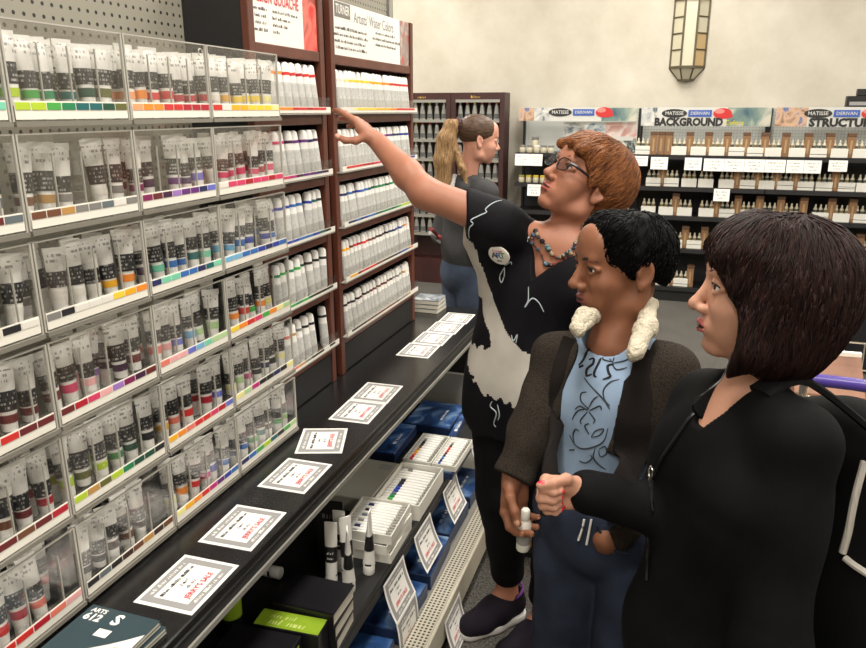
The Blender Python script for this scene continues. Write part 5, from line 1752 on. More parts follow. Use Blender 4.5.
# hair
S = SDF(F1.o - 0.17, F1.o + 0.17, 0.0032)
p = F1.P
for c, r, k in (((-0.026, 0, 0.044), (0.112, 0.092, 0.092), 0.02), ((-0.060, 0, 0.020), (0.082, 0.088, 0.088), 0.05), ((-0.075, 0, -0.030), (0.050, 0.066, 0.060), 0.03)):
    S.el(p(*c), r, F1.R, k)
S.rc(p(0.040, -0.03, 0.085), p(0.100, 0.010, 0.058), 0.034, 0.012, 0.025)
S.rc(p(0.035, 0.02, 0.086), p(0.094, 0.050, 0.045), 0.034, 0.012, 0.025)
S.rc(p(0.030, -0.05, 0.080), p(0.090, -0.05, 0.050), 0.030, 0.012, 0.025)
for y in (-1, 1):
    S.rc(p(0.045, y * 0.066, 0.060), p(0.026, y * 0.080, -0.012), 0.022, 0.008, 0.02)
S.el(p(0.085, 0, -0.045), (0.075, 0.13, 0.085), F1.R, 0.012, 0, 's')
S.el(p(0.0, 0.10, -0.028), (0.030, 0.05, 0.030), F1.R, 0.008, 0, 's')
S.el(p(0.0, -0.10, -0.028), (0.030, 0.05, 0.030), F1.R, 0.008, 0, 's')
S.cut(p(-0.06, 0, -0.085), -F1.u * 0.9 + F1.f * 0.3, 0.01)
S.field(groove(F1, (-0.35, 0, 1), 64, 0.0014, 1.0))
H = Geo().sdf(S)
hv = H.verts(); hl = F1.loc(hv)
locks(H, H.bvh(), hv[(hl[:, 2] > 0.0) & (hl[:, 1] > -0.05)], p(-0.05, 0.0, 0.14), 1500, 0.10, 0.0011, -F1.u * 0.2 + F1.f * 0.25, 5, lift=0.0008)
me = H.mesh('hair', [M_hair1]); hair_uv(me, p(-0.03, 0, 0.05), F1.R @ np.array((-0.35, 0, 1)), -F1.l)
part(W1, 'hair', me)
# glasses
M_gl = mat('glasses_frame_black', srgb(30, 28, 34), 0.3)
M_lens = clear_mat('lens_tinted', (0.72, 0.72, 0.74), 0.05, 0.02, 0.5)
gl = empty('glasses'); gl.parent = W1
gl.matrix_parent_inverse = Matrix.Translation(-W1.location)
def lens_loop(y, n=24, kx=1.0):
    return [p(0.102 - 0.22 * abs(abs(yy) - 0.012) ** 1 * 0.35, yy, zz) for yy, zz in ((y * 0.034 + 0.025 * kx * math.copysign(abs(math.cos(2 * math.pi * j / n)) ** 0.8, math.cos(2 * math.pi * j / n)), -0.002 + 0.0165 * kx * math.copysign(abs(math.sin(2 * math.pi * j / n)) ** 0.8, math.sin(2 * math.pi * j / n))) for j in range(n))]
for y in (-1, 1):
    lp = lens_loop(y)
    mb = MB().tube([tuple(q) for q in lp] + [tuple(lp[0])], 0.0018, 6)
    o = mb.obj('lens_rim', M_gl, gl, smooth=True)
    mb = MB(); mb.add([tuple(q) for q in lp], [tuple(range(len(lp)))])
    mb.obj('lens', M_lens, gl)
    MB().tube([tuple(p(*q)) for q in ((0.096, y * 0.058, 0.006), (0.088, y * 0.071, 0.006), (0.03, y * 0.079, 0.005), (-0.02, y * 0.082, 0.004))], [0.0046, 0.0042, 0.003, 0.0025], 6).obj('temple_arm', M_gl, gl, smooth=True)
MB().tube([tuple(p(*q)) for q in ((0.102, -0.010, 0.004), (0.106, 0, 0.007), (0.102, 0.010, 0.004))], 0.0016, 6).obj('bridge', M_gl, gl, smooth=True)

# tunic
pel1 = V3(-0.392, 2.04, 0.90)
wst1 = V3(-0.365, 2.04, 1.08)
T_O = nb1 + V3(0, 0, -0.10)
BR = np.stack([CH_R, CH_N, Z_AX], axis=1)
sl_end = at(466, 213, 2.02)
S = SDF(V3(-0.74, 1.78, 0.66), V3(0.02, 2.34, 1.50), 0.005)
S.el(chest1 + V3(0, 0, 0.0), (0.175, 0.122, 0.15), BR, 0.05)
S.rc(nb1 + CH_R * 0.05 + V3(0, 0, -0.035), sh_r + V3(0, 0, -0.005), 0.052, 0.058, 0.04)
S.rc(nb1 - CH_R * 0.05 + V3(0, 0, -0.045), sh_l, 0.052, 0.058, 0.04)
S.rc(sh_l, sh_l + V3(0.03, 0.0, -0.22), 0.058, 0.07, 0.04)
S.rc(sh_r, sl_end, 0.062, 0.066, 0.04)
for a, b, ra, rb in (((0.085, 0.035, -0.10), (0.085, 0.045, -0.13), 0.062, 0.06), ((-0.085, 0.035, -0.10), (-0.085, 0.045, -0.13), 0.062, 0.06)):
    S.rc(nb1 + BR @ np.array(a), nb1 + BR @ np.array(b), ra, rb, 0.04)
S.el(wst1, (0.150, 0.108, 0.17), BR, 0.07)
S.el(pel1 + V3(0, 0, 0.0), (0.175, 0.130, 0.20), BR, 0.08)
S.rc(sl_end + CH_R * -0.01 + V3(0.005, 0, -0.03), wst1 + CH_R * 0.115 + V3(0, 0, 0.10), 0.035, 0.050, 0.05)
S.rc(wst1 + CH_R * 0.115 + V3(0, 0, 0.10), pel1 + CH_R * 0.125 + V3(0, 0, -0.10), 0.050, 0.055, 0.05)
S.rc(pel1 - CH_R * 0.08, pel1 - CH_R * 0.09 + V3(0, 0, -0.13), 0.10, 0.10, 0.05)
S.rc(pel1 + CH_R * 0.04, pel1 + CH_R * 0.05 + V3(0, 0, -0.13), 0.115, 0.12, 0.05)
S.cut(sl_end, -R_AX + V3(0, 0, 0.05), 0.006)
S.cut(V3(0, 0, 0.745), (0, 0, -1), 0.004)
# V neck: wedge in the chest plane
vb = at(533, 279, 1.92) + CH_R * 0.035 + V3(0, 0, -0.02)
X, Y, Z = S.xyz((slice(None),) * 3)
a_ = (X - vb[0]) * CH_R[0] + (Y - vb[1]) * CH_R[1]
h_ = (Z - vb[2])
fr = (X - nb1[0]) * CH_N[0] + (Y - nb1[1]) * CH_N[1]
wedge = np.maximum(np.maximum(-h_, (a_ - 0.20 * h_ - 0.004) * 0.95), np.maximum((-a_ - 1.25 * h_ - 0.002) * 0.62, -(fr + 0.02)))
col_ = np.sqrt((X - nb1[0]) ** 2 + (Y - nb1[1] - 0.01) ** 2) - 0.072
col_ = np.maximum(col_, -(Z - nb1[2] + 0.02))
S.d = np.maximum(S.d, -np.minimum(wedge, col_)).astype(np.float32)
S.field(folds(CH_R + V3(0, 0, 0.25), 55, 0.006, 0.6, 6))
S.field(wrinkle(20, 0.006))
G = Geo()
v, q, tg = S.mesh()
lc = (v - T_O)
ca, chh = lc @ CH_R, lc[:, 2]
cen = v[q].mean(axis=1) - T_O
fa, fh, fn_ = cen @ CH_R, cen[:, 2], cen @ CH_N

def inside(poly, x, y):
    r = np.zeros(len(x), bool)
    n = len(poly)
    j = n - 1
    for i in range(n):
        (xi, yi), (xj, yj) = poly[i], poly[j]
        c = ((yi > y) != (yj > y)) & (x < (xj - xi) * (y - yi) / (yj - yi + 1e-12) + xi)
        r ^= c
        j = i
    return r
ragx = fa + 0.006 * np.sin(fh * 210 + 3 * np.sin(fa * 90)); ragy = fh + 0.006 * np.sin(fa * 190 + 2 * np.sin(fh * 120))
white_strip = [(0.30, 0.16), (0.225, 0.150), (0.194, 0.135), (0.17, 0.091), (0.178, 0.033), (0.167, -0.035), (0.1, -0.131), (0.025, -0.205), (-0.029, -0.206), (-0.04, -0.316), (-0.014, -0.361), (0.021, -0.306), (0.088, -0.273), (0.124, -0.219), (0.139, -0.173), (0.188, -0.122), (0.20, -0.085), (0.32, -0.09), (0.32, 0.083)]
low_white = [(0.24, -0.227), (0.124, -0.213), (0.019, -0.208), (-0.029, -0.206), (-0.032, -0.342), (0.006, -0.364), (0.134, -0.347), (0.184, -0.318), (0.23, -0.273)]
wm = (inside(white_strip, fa, fh) | inside(low_white, ragx, ragy)) & (fn_ > -0.12)
G.add(v, q, wm.astype(int))
M_tk = fabric('tunic_black', srgb(20, 19, 23), 0.7)
M_tw = fabric('tunic_white', srgb(196, 190, 180), 0.7, noise=0.06)
tun = part(W1, 'tunic', G.mesh('tunic', [M_tk, M_tw]))
bvT = G.bvh()
LN = [[(0.208, 0.217), (0.195, 0.223), (0.188, 0.207), (0.201, 0.2), (0.208, 0.209)],
      [(0.091, 0.21), (0.11, 0.207), (0.123, 0.19), (0.118, 0.182), (0.135, 0.172), (0.154, 0.16), (0.149, 0.15), (0.16, 0.137), (0.17, 0.108)],
      [(0.031, 0.143), (0.039, 0.126), (0.041, 0.099)], [(0.118, 0.035), (0.105, 0.028), (0.089, 0.038), (0.085, 0.031)],
      [(0.107, 0.021), (0.119, -0.005), (0.11, -0.021), (0.104, -0.003), (0.107, 0.019)], 
      [(0.022, -0.020), (0.018, -0.055), (0.026, -0.076), (0.008, -0.050), (-0.010, -0.060), (-0.023, -0.085)], [(0.059, -0.159), (0.052, -0.175), (0.043, -0.156), (0.045, -0.18)],
      [(0.106, -0.363), (0.112, -0.38), (0.094, -0.398), (0.104, -0.433), (0.098, -0.445)], [(0.149, -0.056), (0.144, -0.073), (0.152, -0.092)], [(0.09, -0.37), (0.084, -0.40), (0.09, -0.42)]]
drawn_lines(bvT, LN, T_O, CH_R, Z_AX, CH_N, 0.0016, mat('print_pale_blue', srgb(186, 198, 202), 0.7), 'print_stroke', tun)
for o in tun.children: o.parent = tun; o.matrix_parent_inverse = tun.matrix_world.inverted() @ Matrix.Identity(4)
# badge
bd = empty('badge'); bd.parent = W1; bd.matrix_parent_inverse = Matrix.Translation(-W1.location)
hit = bvT.ray_cast(Vector(T_O + CH_R * 0.103 + Z_AX * 0.072 + CH_N * 0.3), Vector(-CH_N), 0.6)
bc_ = np.array(hit[0]) + np.array(hit[1]) * 0.012 + CH_N * 0.006
bn = nrm(CH_N * 1.2 + np.array(hit[1])); be1 = nrm(np.cross(Z_AX, bn)); be2 = np.cross(bn, be1)
def disc(r, off, th, n=28):
    mb = MB()
    mb.loft([[tuple(bc_ + bn * o_ + (be1 * math.cos(2 * math.pi * j / n) + be2 * math.sin(2 * math.pi * j / n)) * rr_) for j in range(n)] for rr_, o_ in ((r, off), (r, off + th), (r * 0.96, off + th + 0.0008))])
    return mb
disc(0.031, -0.004, 0.005).obj('badge_disc', M_white, bd, smooth=True)
BM = Matrix((( *[float(be1[i]) if c == 0 else 0 for c in range(1) for i in ()],), ) ) if False else Matrix([[be1[i], be2[i], bn[i], bc_[i] + bn[i] * 0.0022] for i in range(3)] + [[0, 0, 0, 1]])
for txt, sz, x, y, m in (('I love', 0.012, 0.0, 0.017, mat('badge_pink', srgb(214, 70, 130), 0.5)), ('A', 0.028, -0.013, 0.0, M_ink), ('R', 0.028, 0.0, 0.0, mat('badge_blue', srgb(40, 90, 160), 0.5)), ('T', 0.028, 0.012, 0.001, mat('badge_green', srgb(80, 150, 50), 0.5)), ('day', 0.010, 0.0, -0.017, M_ink)):
    mb = MB()
    if len(txt) == 1: put_text(mb, txt, sz, BM @ Matrix.Translation((x, y, 0)), 0.02)
    else: put_marks(mb, sz, BM @ Matrix.Translation((x, y, 0)), 0.03 if y > 0 else 0.015, 2)
    mb.obj('badge_lettering', m, bd)
# necklace of two bead strands
nk = empty('necklace'); nk.parent = W1; nk.matrix_parent_inverse = Matrix.Translation(-W1.location)
bvS = GH1.bvh()
M_bd = [mat('bead_%d' % k, c, 0.3) for k, c in enumerate((srgb(40, 34, 36), srgb(90, 120, 124), srgb(120, 56, 50), srgb(150, 130, 100), srgb(60, 80, 96)))]
st1 = [(-0.337, 1.946, 1.379), (-0.328, 1.936, 1.338), (-0.31, 1.934, 1.312), (-0.289, 1.939, 1.305), (-0.267, 1.949, 1.315), (-0.249, 1.961, 1.335), (-0.234, 1.976, 1.366), (-0.225, 2.01, 1.385)]
st2 = [(-0.345, 1.937, 1.359), (-0.349, 1.923, 1.318), (-0.331, 1.922, 1.295), (-0.298, 1.931, 1.289), (-0.269, 1.945, 1.302), (-0.248, 1.958, 1.323), (-0.235, 1.97, 1.348), (-0.225, 2.0, 1.37)]
rr = random.Random(8)
bmesh_ = MB().lathe([(0.0008, -0.005), (0.004, -0.0035), (0.0052, 0), (0.004, 0.0035), (0.0008, 0.005)], 8).mesh('bead', [M_bd[0]], True)
for st in (st1, st2):
    pts = smooth_pts(st, 5)
    cord = []
    for i, q in enumerate(pts):
        h = bvS.find_nearest(Vector(q))
        c = np.array(h[0]) + np.array(h[1]) * 0.004
        cord.append(tuple(c))
        if i % 1 == 0 and rr.random() < 0.9:
            s_ = rr.choice((0.75, 1.0, 1.0, 1.35))
            b = inst('bead', bmesh_, nk, tuple(c), (rr.uniform(0, 3), rr.uniform(0, 3), 0), mat=rr.choice(M_bd), scale=(s_, s_, s_))
    MB().tube(cord, 0.0012, 5).obj('cord', M_bd[0], nk, smooth=True)
# trousers
S = SDF(V3(-0.66, 1.80, 0.10), V3(-0.08, 2.32, 1.0), 0.006)
kn_r = V3(-0.440, 2.035, 0.52); kn_l = V3(-0.265, 2.01, 0.52)
S.el(pel1 + V3(0, 0, -0.05), (0.155, 0.115, 0.12), BR, 0.05)
S.rc(pel1 + CH_R * 0.055 + V3(0, 0, -0.10), kn_r, 0.110, 0.080, 0.04)
S.rc(kn_r, an_r + V3(0, 0, 0.09), 0.080, 0.054, 0.03)
S.rc(pel1 - CH_R * 0.085 + V3(0, 0, -0.10), kn_l, 0.098, 0.072, 0.04)
S.rc(kn_l, an_l + V3(0, 0, 0.09), 0.066, 0.050, 0.03)
S.cut(V3(0, 0, 0.185), (0.1, 0, -1), 0.004)
S.field(wrinkle(26, 0.004))
S.field(folds((0.2, 0.1, 1), 55, 0.003, 0.5, 8))
part(W1, 'trousers', Geo().sdf(S).mesh('trousers', [fabric('trousers_black', srgb(14, 14, 16), 0.8)]))
# sneakers
def sneaker(parent, heel, toe, sock, mats, name='sneaker', h=0.085, res=0.004):
    heel = np.asarray(heel, float); toe = np.asarray(toe, float)
    d = nrm(toe - heel); l = np.cross(Z_AX, d); L = np.linalg.norm(toe - heel)
    P = lambda a, b, c: heel + d * a * L + l * b + Z_AX * c
    e = empty(name); e.parent = parent; e.matrix_parent_inverse = Matrix.Translation(-parent.location)
    lo = np.minimum(heel, toe) - V3(0.08, 0.08, 0.0) - V3(0, 0, 0.01); hi = np.maximum(heel, toe) + V3(0.08, 0.08, 0.16)
    S = SDF(lo, hi, res)
    S.rc(P(0.16, 0, 0.062), P(0.45, 0, 0.058), 0.042, 0.045, 0.03)
    S.rc(P(0.45, 0, 0.055), P(0.82, -0.004, 0.042), 0.046, 0.036, 0.04)
    S.rc(P(0.70, 0.015, 0.036), P(0.86, 0.008, 0.034), 0.036, 0.028, 0.03)
    S.rc(P(0.16, 0, 0.06), P(0.17, 0, 0.095), 0.036, 0.037, 0.02)
    S.rc(P(0.32, 0, 0.08), P(0.24, 0, 0.105), 0.037, 0.034, 0.02)
    S.rc(P(0.18, 0, 0.15), P(0.22, 0, 0.10), 0.034, 0.030, 0.008, 0, 's')
    S.cut(P(0, 0, 0.022), (0, 0, -1))
    part(e, 'upper', Geo().sdf(S).mesh('upper', [mats[0]]))
    S = SDF(lo, hi, res)
    S.rc(P(0.15, 0, 0.02), P(0.5, 0, 0.018), 0.044, 0.045, 0.02)
    S.rc(P(0.5, 0, 0.018), P(0.84, 0.0, 0.022), 0.047, 0.040, 0.02)
    S.cut(V3(0, 0, 0.003), (0, 0, -1)); S.cut(P(0, 0, 0.030), nrm(Z_AX * 1 - d * 0.02), 0.004)
    part(e, 'sole', Geo().sdf(S).mesh('sole', [mats[1]]))
    ring = [tuple(P(0.20 + 0.16 * math.cos(t_), 0.036 * math.sin(t_), 0.108 - 0.012 * math.cos(t_) * 1.2)) for t_ in np.linspace(0, 2 * math.pi, 25)]
    me = MB().tube(ring, 0.0045, 6).mesh('collar', [mats[2]], True)
    part(e, 'collar', me)
    lc_ = MB()
    for k in range(4):
        a = 0.42 + 0.085 * k
        zz = 0.108 - 0.013 * k
        lc_.tube([tuple(P(a, -0.026, zz - 0.018)), tuple(P(a + 0.01, 0, zz - 0.004)), tuple(P(a, 0.026, zz - 0.018))], 0.0028, 5)
    part(e, 'laces', lc_.mesh('laces', [mats[2]], True))
    return e
M_sn = fabric('sneaker_black_mesh', srgb(26, 22, 30), 0.7, 1400, 0.3)
M_so = mat('sole_white', srgb(206, 202, 198), 0.5)
M_pu = fabric('sneaker_purple', srgb(104, 56, 128), 0.6)
sneaker(W1, (-0.385, 2.165, 0.0), (-0.555, 1.965, 0.0), None, (M_sn, M_so, M_pu))
sneaker(W1, (-0.247, 2.075, 0.0), (-0.412, 1.875, 0.0), None, (M_sn, M_so, M_pu))

# ------------------------------------------------------------------ young shopper in knit cardigan with fleece collar
W2p = empty('person', (-0.07, 1.60, 0), label='dark-haired young person in knit cardigan with fleece collar and blue shirt', cat='person')
M_s2 = skin('skin_brown', srgb(138, 90, 65))
M_l2 = mat('lip_brown', srgb(140, 80, 72), 0.45)
M_hair2 = hair_mat('black_hair', srgb(5, 5, 6), srgb(14, 12, 12), 0.6, 0.08)
M_brow2 = mat('brow_black', srgb(26, 20, 18), 0.7)
F2 = Frame(at(621, 263, 1.60), -R_AX * 0.975 - F_AX * 0.22 - Z_AX * 0.02, Z_AX + R_AX * 0.02 - F_AX * 0.02, 1.02)
nb2 = at(612, 338, 1.62)
BN = nrm(-R_AX * 0.58 - F_AX * 0.80)
BRt = nrm(np.cross(BN, Z_AX))
B2 = np.stack([BRt, BN, Z_AX], axis=1)
S = SDF(np.minimum(F2.o, nb2) - 0.18, np.maximum(F2.o, nb2) + 0.17, 0.0023)
head_sdf(S, F2, jaw=1.02, nose=1.12, lips=1.15, crown=0.88, neck=nb2 + V3(0, 0, -0.02), neck_r=(0.047, 0.054))
S.el(nb2 + V3(0, 0, -0.10), (0.10, 0.06, 0.06), B2, 0.03)
G = Geo().sdf(S)
eyes(G, F2, (1, 0.1, -0.15), brow=(0.0032, -0.002), droop=0.002)
# right hand hanging, holding a small bottle
wr2 = at(514, 474, 1.66)
hd2 = nrm(at(514, 545, 1.66) - wr2)
S = SDF(wr2 - V3(0.11, 0.11, 0.22), wr2 + V3(0.10, 0.10, 0.14), 0.0026)
S.rc(wr2 - hd2 * 0.02, wr2, 0.026, 0.026, 0.02)
hand_sdf(S, wr2, hd2, -F_AX * 0.75 + R_AX * 0.65, 'R', [(0.5, 0.75, 0.4), (0.55, 0.8, 0.4), (0.6, 0.8, 0.4), (0.65, 0.8, 0.4)],
         [(0.55, 0.5, 0.6, 0.036), (0.85, 0.1, 0.5, 0.032), (0.95, -0.1, 0.3, 0.027)], sc=0.98)
G.sdf(S, [0, 1, 6])
# left hand going into the pocket
pk = at(607, 539, 1.560)
el2l = at(700, 500, 1.52); 
fd = nrm(pk - el2l)
S = SDF(pk - 0.13, pk + 0.13, 0.003)
S.rc(pk - fd * 0.035, pk + fd * 0.0, 0.025, 0.026, 0.02)
S.rc(pk, pk + nrm(fd * 0.5 - Z_AX * 0.6 - BN * 0.8) * 0.06, 0.027, 0.024, 0.02)
G.sdf(S)
part(W2p, 'body', G.mesh('body', [M_s2, M_l2, M_eyew, M_iris, M_mouthdark, M_brow2, mat('nail_pale', srgb(190, 140, 116), 0.35)]))
# hair
p = F2.P; k2 = F2.sc
S = SDF(F2.o - 0.16, F2.o + 0.16, 0.003)
S.el(p(-0.014, 0, 0.034), np.array((0.101, 0.081, 0.077)) * k2, F2.R, 0.01)
S.el(p(-0.055, 0, 0.0), np.array((0.062, 0.072, 0.078)) * k2, F2.R, 0.03)
S.rc(p(0.034, -0.045, 0.074), p(0.034, 0.045, 0.074), 0.027, 0.027, 0.03)
S.rc(p(0.004, 0.070, 0.03), p(0.004, 0.0715, -0.006), 0.012, 0.006, 0.015)
S.rc(p(0.004, -0.070, 0.03), p(0.004, -0.0715, -0.006), 0.012, 0.006, 0.015)
S.el(p(0.108, 0, -0.034), np.array((0.088, 0.13, 0.071)) * k2, F2.R, 0.012, 0, 's')
S.el(p(0.0, 0, -0.088), np.array((0.10, 0.13, 0.075)) * k2, F2.R, 0.012, 0, 's')
S.el(p(-0.008, 0.10, -0.018), np.array((0.021, 0.04, 0.034)) * k2, F2.R, 0.006, 0, 's')
S.el(p(-0.008, -0.10, -0.018), np.array((0.021, 0.04, 0.034)) * k2, F2.R, 0.006, 0, 's')
S.cut(p(-0.05, 0, -0.085), -F2.u, 0.01)
S.field(wrinkle(180, 0.0022))
S.field(wrinkle(70, 0.003))
H = Geo().sdf(S)
hv = H.verts(); hl = F2.loc(hv)
locks(H, H.bvh(), hv[(hl[:, 1] > -0.04) & (hl[:, 2] > -0.02)], p(-0.04, 0.0, 0.15), 700, 0.032, 0.0018, F2.f * 0.3, 6, steps=6, lift=0.0012)
me = H.mesh('hair', [M_hair2]); hair_uv(me, p(-0.02, 0, 0.05), F2.u, -F2.l)
part(W2p, 'hair', me)
# shirt
sh2r = nb2 + BRt * 0.128 + V3(0, 0, -0.08); sh2l = nb2 - BRt * 0.125 + V3(0, 0, -0.06)
S = SDF(nb2 - V3(0.30, 0.28, 0.52), nb2 + V3(0.28, 0.26, 0.05), 0.005)
S.el(nb2 + V3(0, 0, -0.16) + BN * 0.01, (0.135, 0.100, 0.15), B2, 0.04)
S.el(nb2 + V3(0, 0, -0.34) + BN * 0.01, (0.132, 0.104, 0.20), B2, 0.06)
S.rc(nb2 + BRt * 0.04 + V3(0, 0, -0.02), sh2r, 0.052, 0.045, 0.03)
S.rc(nb2 - BRt * 0.04 + V3(0, 0, -0.02), sh2l, 0.052, 0.045, 0.03)
S.rc(nb2 + V3(0, 0, 0.08) + BN * 0.02, nb2 + V3(0, 0, 0.016) + BN * 0.02, 0.068, 0.056, 0.004, 0, 's')
hem2 = at(590, 517, 1.5)[2]
S.cut(V3(0, 0, hem2 - 0.005), (0, 0, -1), 0.004)
S.field(folds(BRt + Z_AX * 0.5, 50, 0.004, 0.6, 8)); S.field(wrinkle(26, 0.003))
GS = Geo().sdf(S)
M_tee = fabric('shirt_light_blue', srgb(150, 172, 198), 0.8)
tee = part(W2p, 'shirt', GS.mesh('shirt', [M_tee]))
bvS2 = GS.bvh()
T2 = nb2 + V3(0, 0, -0.10)
M_pr = mat('shirt_print_grey', srgb(50, 54, 60), 0.8)
M_pk = mat('shirt_print_black', srgb(20, 20, 24), 0.8)
K_ = [[(0.043, 0.048), (0.035, 0.061), (0.032, 0.079), (0.029, 0.091)], [(0.04, 0.045), (0.031, 0.051)], [(0.022, 0.064), (0.012, 0.068), (0.01, 0.058), (0.019, 0.047), (0.016, 0.035), (0.005, 0.04)], [(-0.005, 0.089), (-0.003, 0.069), (0.001, 0.042), (-0.006, 0.036)], [(-0.033, 0.064), (-0.022, 0.059), (-0.027, 0.048), (-0.033, 0.04), (-0.02, 0.033)]]
G_ = [[(0.02, 0.03), (-0.008, 0.01), (-0.032, -0.008), (-0.046, -0.023)], [(-0.052, 0.037), (-0.035, 0.029), (-0.026, 0.011), (-0.033, -0.007), (-0.045, -0.016)], [(-0.03, 0.066), (-0.015, 0.08), (-0.015, 0.096), (-0.024, 0.1)], [(-0.03, 0.066), (-0.032, 0.086), (-0.044, 0.105)], [(-0.032, 0.066), (-0.054, 0.074), (-0.067, 0.087), (-0.062, 0.098)], [(-0.03, 0.063), (-0.042, 0.054), (-0.061, 0.061)], [(-0.027, 0.068), (-0.009, 0.07), (-0.003, 0.08)], [(-0.002, -0.032), (0.022, -0.041), (0.034, -0.065)], [(-0.002, -0.032), (0.017, -0.019), (0.019, -0.002), (0.008, 0.003)], [(-0.001, -0.029), (-0.009, -0.01), (-0.017, -0.002)], [(-0.004, -0.035), (-0.024, -0.021), (-0.029, -0.029)], [(-0.002, -0.038), (-0.017, -0.052), (-0.015, -0.061)], [(0.001, -0.039), (0.014, -0.06), (0.012, -0.07)], [(0.001, -0.036), (0.019, -0.03), (0.029, -0.04)], [(0.039, -0.103), (0.025, -0.12), (0.005, -0.124), (-0.021, -0.113), (-0.041, -0.095), (-0.047, -0.065)], [(-0.025, -0.115), (-0.022, -0.137), (-0.036, -0.154), (-0.048, -0.162)], [(0.025, -0.12), (0.03, -0.1), (0.025, -0.085), (0.017, -0.086)], [(0.009, -0.153), (-0.006, -0.154), (-0.019, -0.141), (-0.016, -0.132)], [(-0.014, -0.091), (-0.022, -0.076), (-0.039, -0.068), (-0.031, -0.084), (-0.014, -0.092)], [(-0.033, -0.116), (-0.044, -0.107), (-0.048, -0.123), (-0.037, -0.133), (-0.032, -0.119)], [(-0.008, -0.087), (0.004, -0.072), (-0.005, -0.064)], [(0.037, -0.139), (0.024, -0.133)]]
drawn_lines(bvS2, K_, T2, BRt, Z_AX, BN, 0.0026, M_pk, 'print_letter', tee, sm=4)
drawn_lines(bvS2, G_, T2, BRt, Z_AX, BN, 0.0015, M_pr, 'print_vine', tee, sm=4)
for o in tee.children: o.matrix_parent_inverse = tee.matrix_world.inverted()
# cardigan
M_kn = bpy.data.materials.new('cardigan_knit'); M_kn.use_nodes = True
nt = M_kn.node_tree; b_ = nt.nodes['Principled BSDF']; b_.inputs['Roughness'].default_value = 0.95; b_.inputs['Specular IOR Level'].default_value = 0.1
tc = nt.nodes.new('ShaderNodeTexCoord'); vo = nt.nodes.new('ShaderNodeTexVoronoi'); vo.inputs['Scale'].default_value = 330
mp = nt.nodes.new('ShaderNodeMapping'); mp.inputs['Scale'].default_value = (1, 1, 1.5)
rp = nt.nodes.new('ShaderNodeValToRGB'); rp.color_ramp.elements[0].color = (*srgb(72, 64, 56), 1); rp.color_ramp.elements[1].color = (*srgb(42, 37, 33), 1)
rp.color_ramp.elements[0].position = 0.1; rp.color_ramp.elements[1].position = 0.75
bpn = nt.nodes.new('ShaderNodeBump'); bpn.inputs['Strength'].default_value = 0.8; bpn.inputs['Distance'].default_value = 0.003; bpn.invert = True
nt.links.new(tc.outputs['Object'], mp.inputs[0]); nt.links.new(mp.outputs[0], vo.inputs['Vector']); nt.links.new(vo.outputs['Distance'], rp.inputs[0])
nt.links.new(rp.outputs[0], b_.inputs['Base Color']); nt.links.new(vo.outputs['Distance'], bpn.inputs['Height']); nt.links.new(bpn.outputs[0], b_.inputs['Normal'])
M_lin = fabric('cardigan_lining', srgb(34, 30, 28), 0.95, 700, 0.3)
elb2r = at(536, 425, 1.68); cuff2r = at(517, 468, 1.66)
S = SDF(nb2 - V3(0.40, 0.34, 0.66), nb2 + V3(0.36, 0.30, 0.06), 0.005)
S.el(nb2 + V3(0, 0, -0.17), (0.160, 0.122, 0.17), B2, 0.05)
S.el(nb2 + V3(0, 0, -0.38), (0.165, 0.130, 0.24), B2, 0.07)
S.rc(nb2 + BRt * 0.06 + V3(0, 0, -0.035), sh2r, 0.050, 0.060, 0.03)
S.rc(nb2 - BRt * 0.06 + V3(0, 0, -0.035), sh2l, 0.050, 0.060, 0.03)
S.cut(V3(0, 0, hem2 - 0.085), BRt * 0.35 - Z_AX, 0.006)
S.rc(sh2r, sh2r + (elb2r - sh2r) * 0.5, 0.060, 0.055, 0.03)
elb2l = sh2l + V3(0.05, -0.01, -0.25)
S.rc(sh2l, elb2l, 0.062, 0.058, 0.03)
S.rc(elb2l, pk - fd * 0.032, 0.056, 0.038, 0.03)
# open front
X, Y, Z = S.xyz((slice(None),) * 3)
aa = (X - nb2[0]) * BRt[0] + (Y - nb2[1]) * BRt[1]
ff = (X - nb2[0]) * BN[0] + (Y - nb2[1]) * BN[1]
zz = Z - nb2[2]
right_e = 0.055 + 0.10 * np.clip(-zz, 0, 0.4) * 0.6
left_e = -(0.075 - 0.05 * np.clip(-zz - 0.05, 0, 0.4) / 0.4)
gap = np.maximum(np.maximum(aa - right_e, left_e - aa), -(ff - 0.02))
neckh = np.maximum(np.sqrt((X - nb2[0]) ** 2 + (Y - nb2[1]) ** 2) - 0.075, -(zz + 0.03))
S.d = np.maximum(S.d, -np.minimum(gap, neckh)).astype(np.float32)
S.field(folds((0.3, 0.1, 1), 42, 0.006, 0.7, 6)); S.field(wrinkle(20, 0.005))
cd_ = nrm(cuff2r - elb2r)
S2 = SDF(np.minimum(elb2r, cuff2r) - 0.14, np.maximum(sh2r, elb2r) + 0.08, 0.005)
S2.rc(sh2r + (elb2r - sh2r) * 0.3, elb2r, 0.058, 0.054, 0.03)
S2.rc(elb2r, cuff2r + cd_ * 0.06, 0.054, 0.042, 0.03)
S2.cut(cuff2r + cd_ * 0.022, cd_, 0.005)
S2.field(folds((0.3, 0.1, 1), 60, 0.005, 0.7, 8))
G = Geo().sdf(S).sdf(S2)
part(W2p, 'cardigan', G.mesh('cardigan', [M_kn]))
bvC = G.bvh()
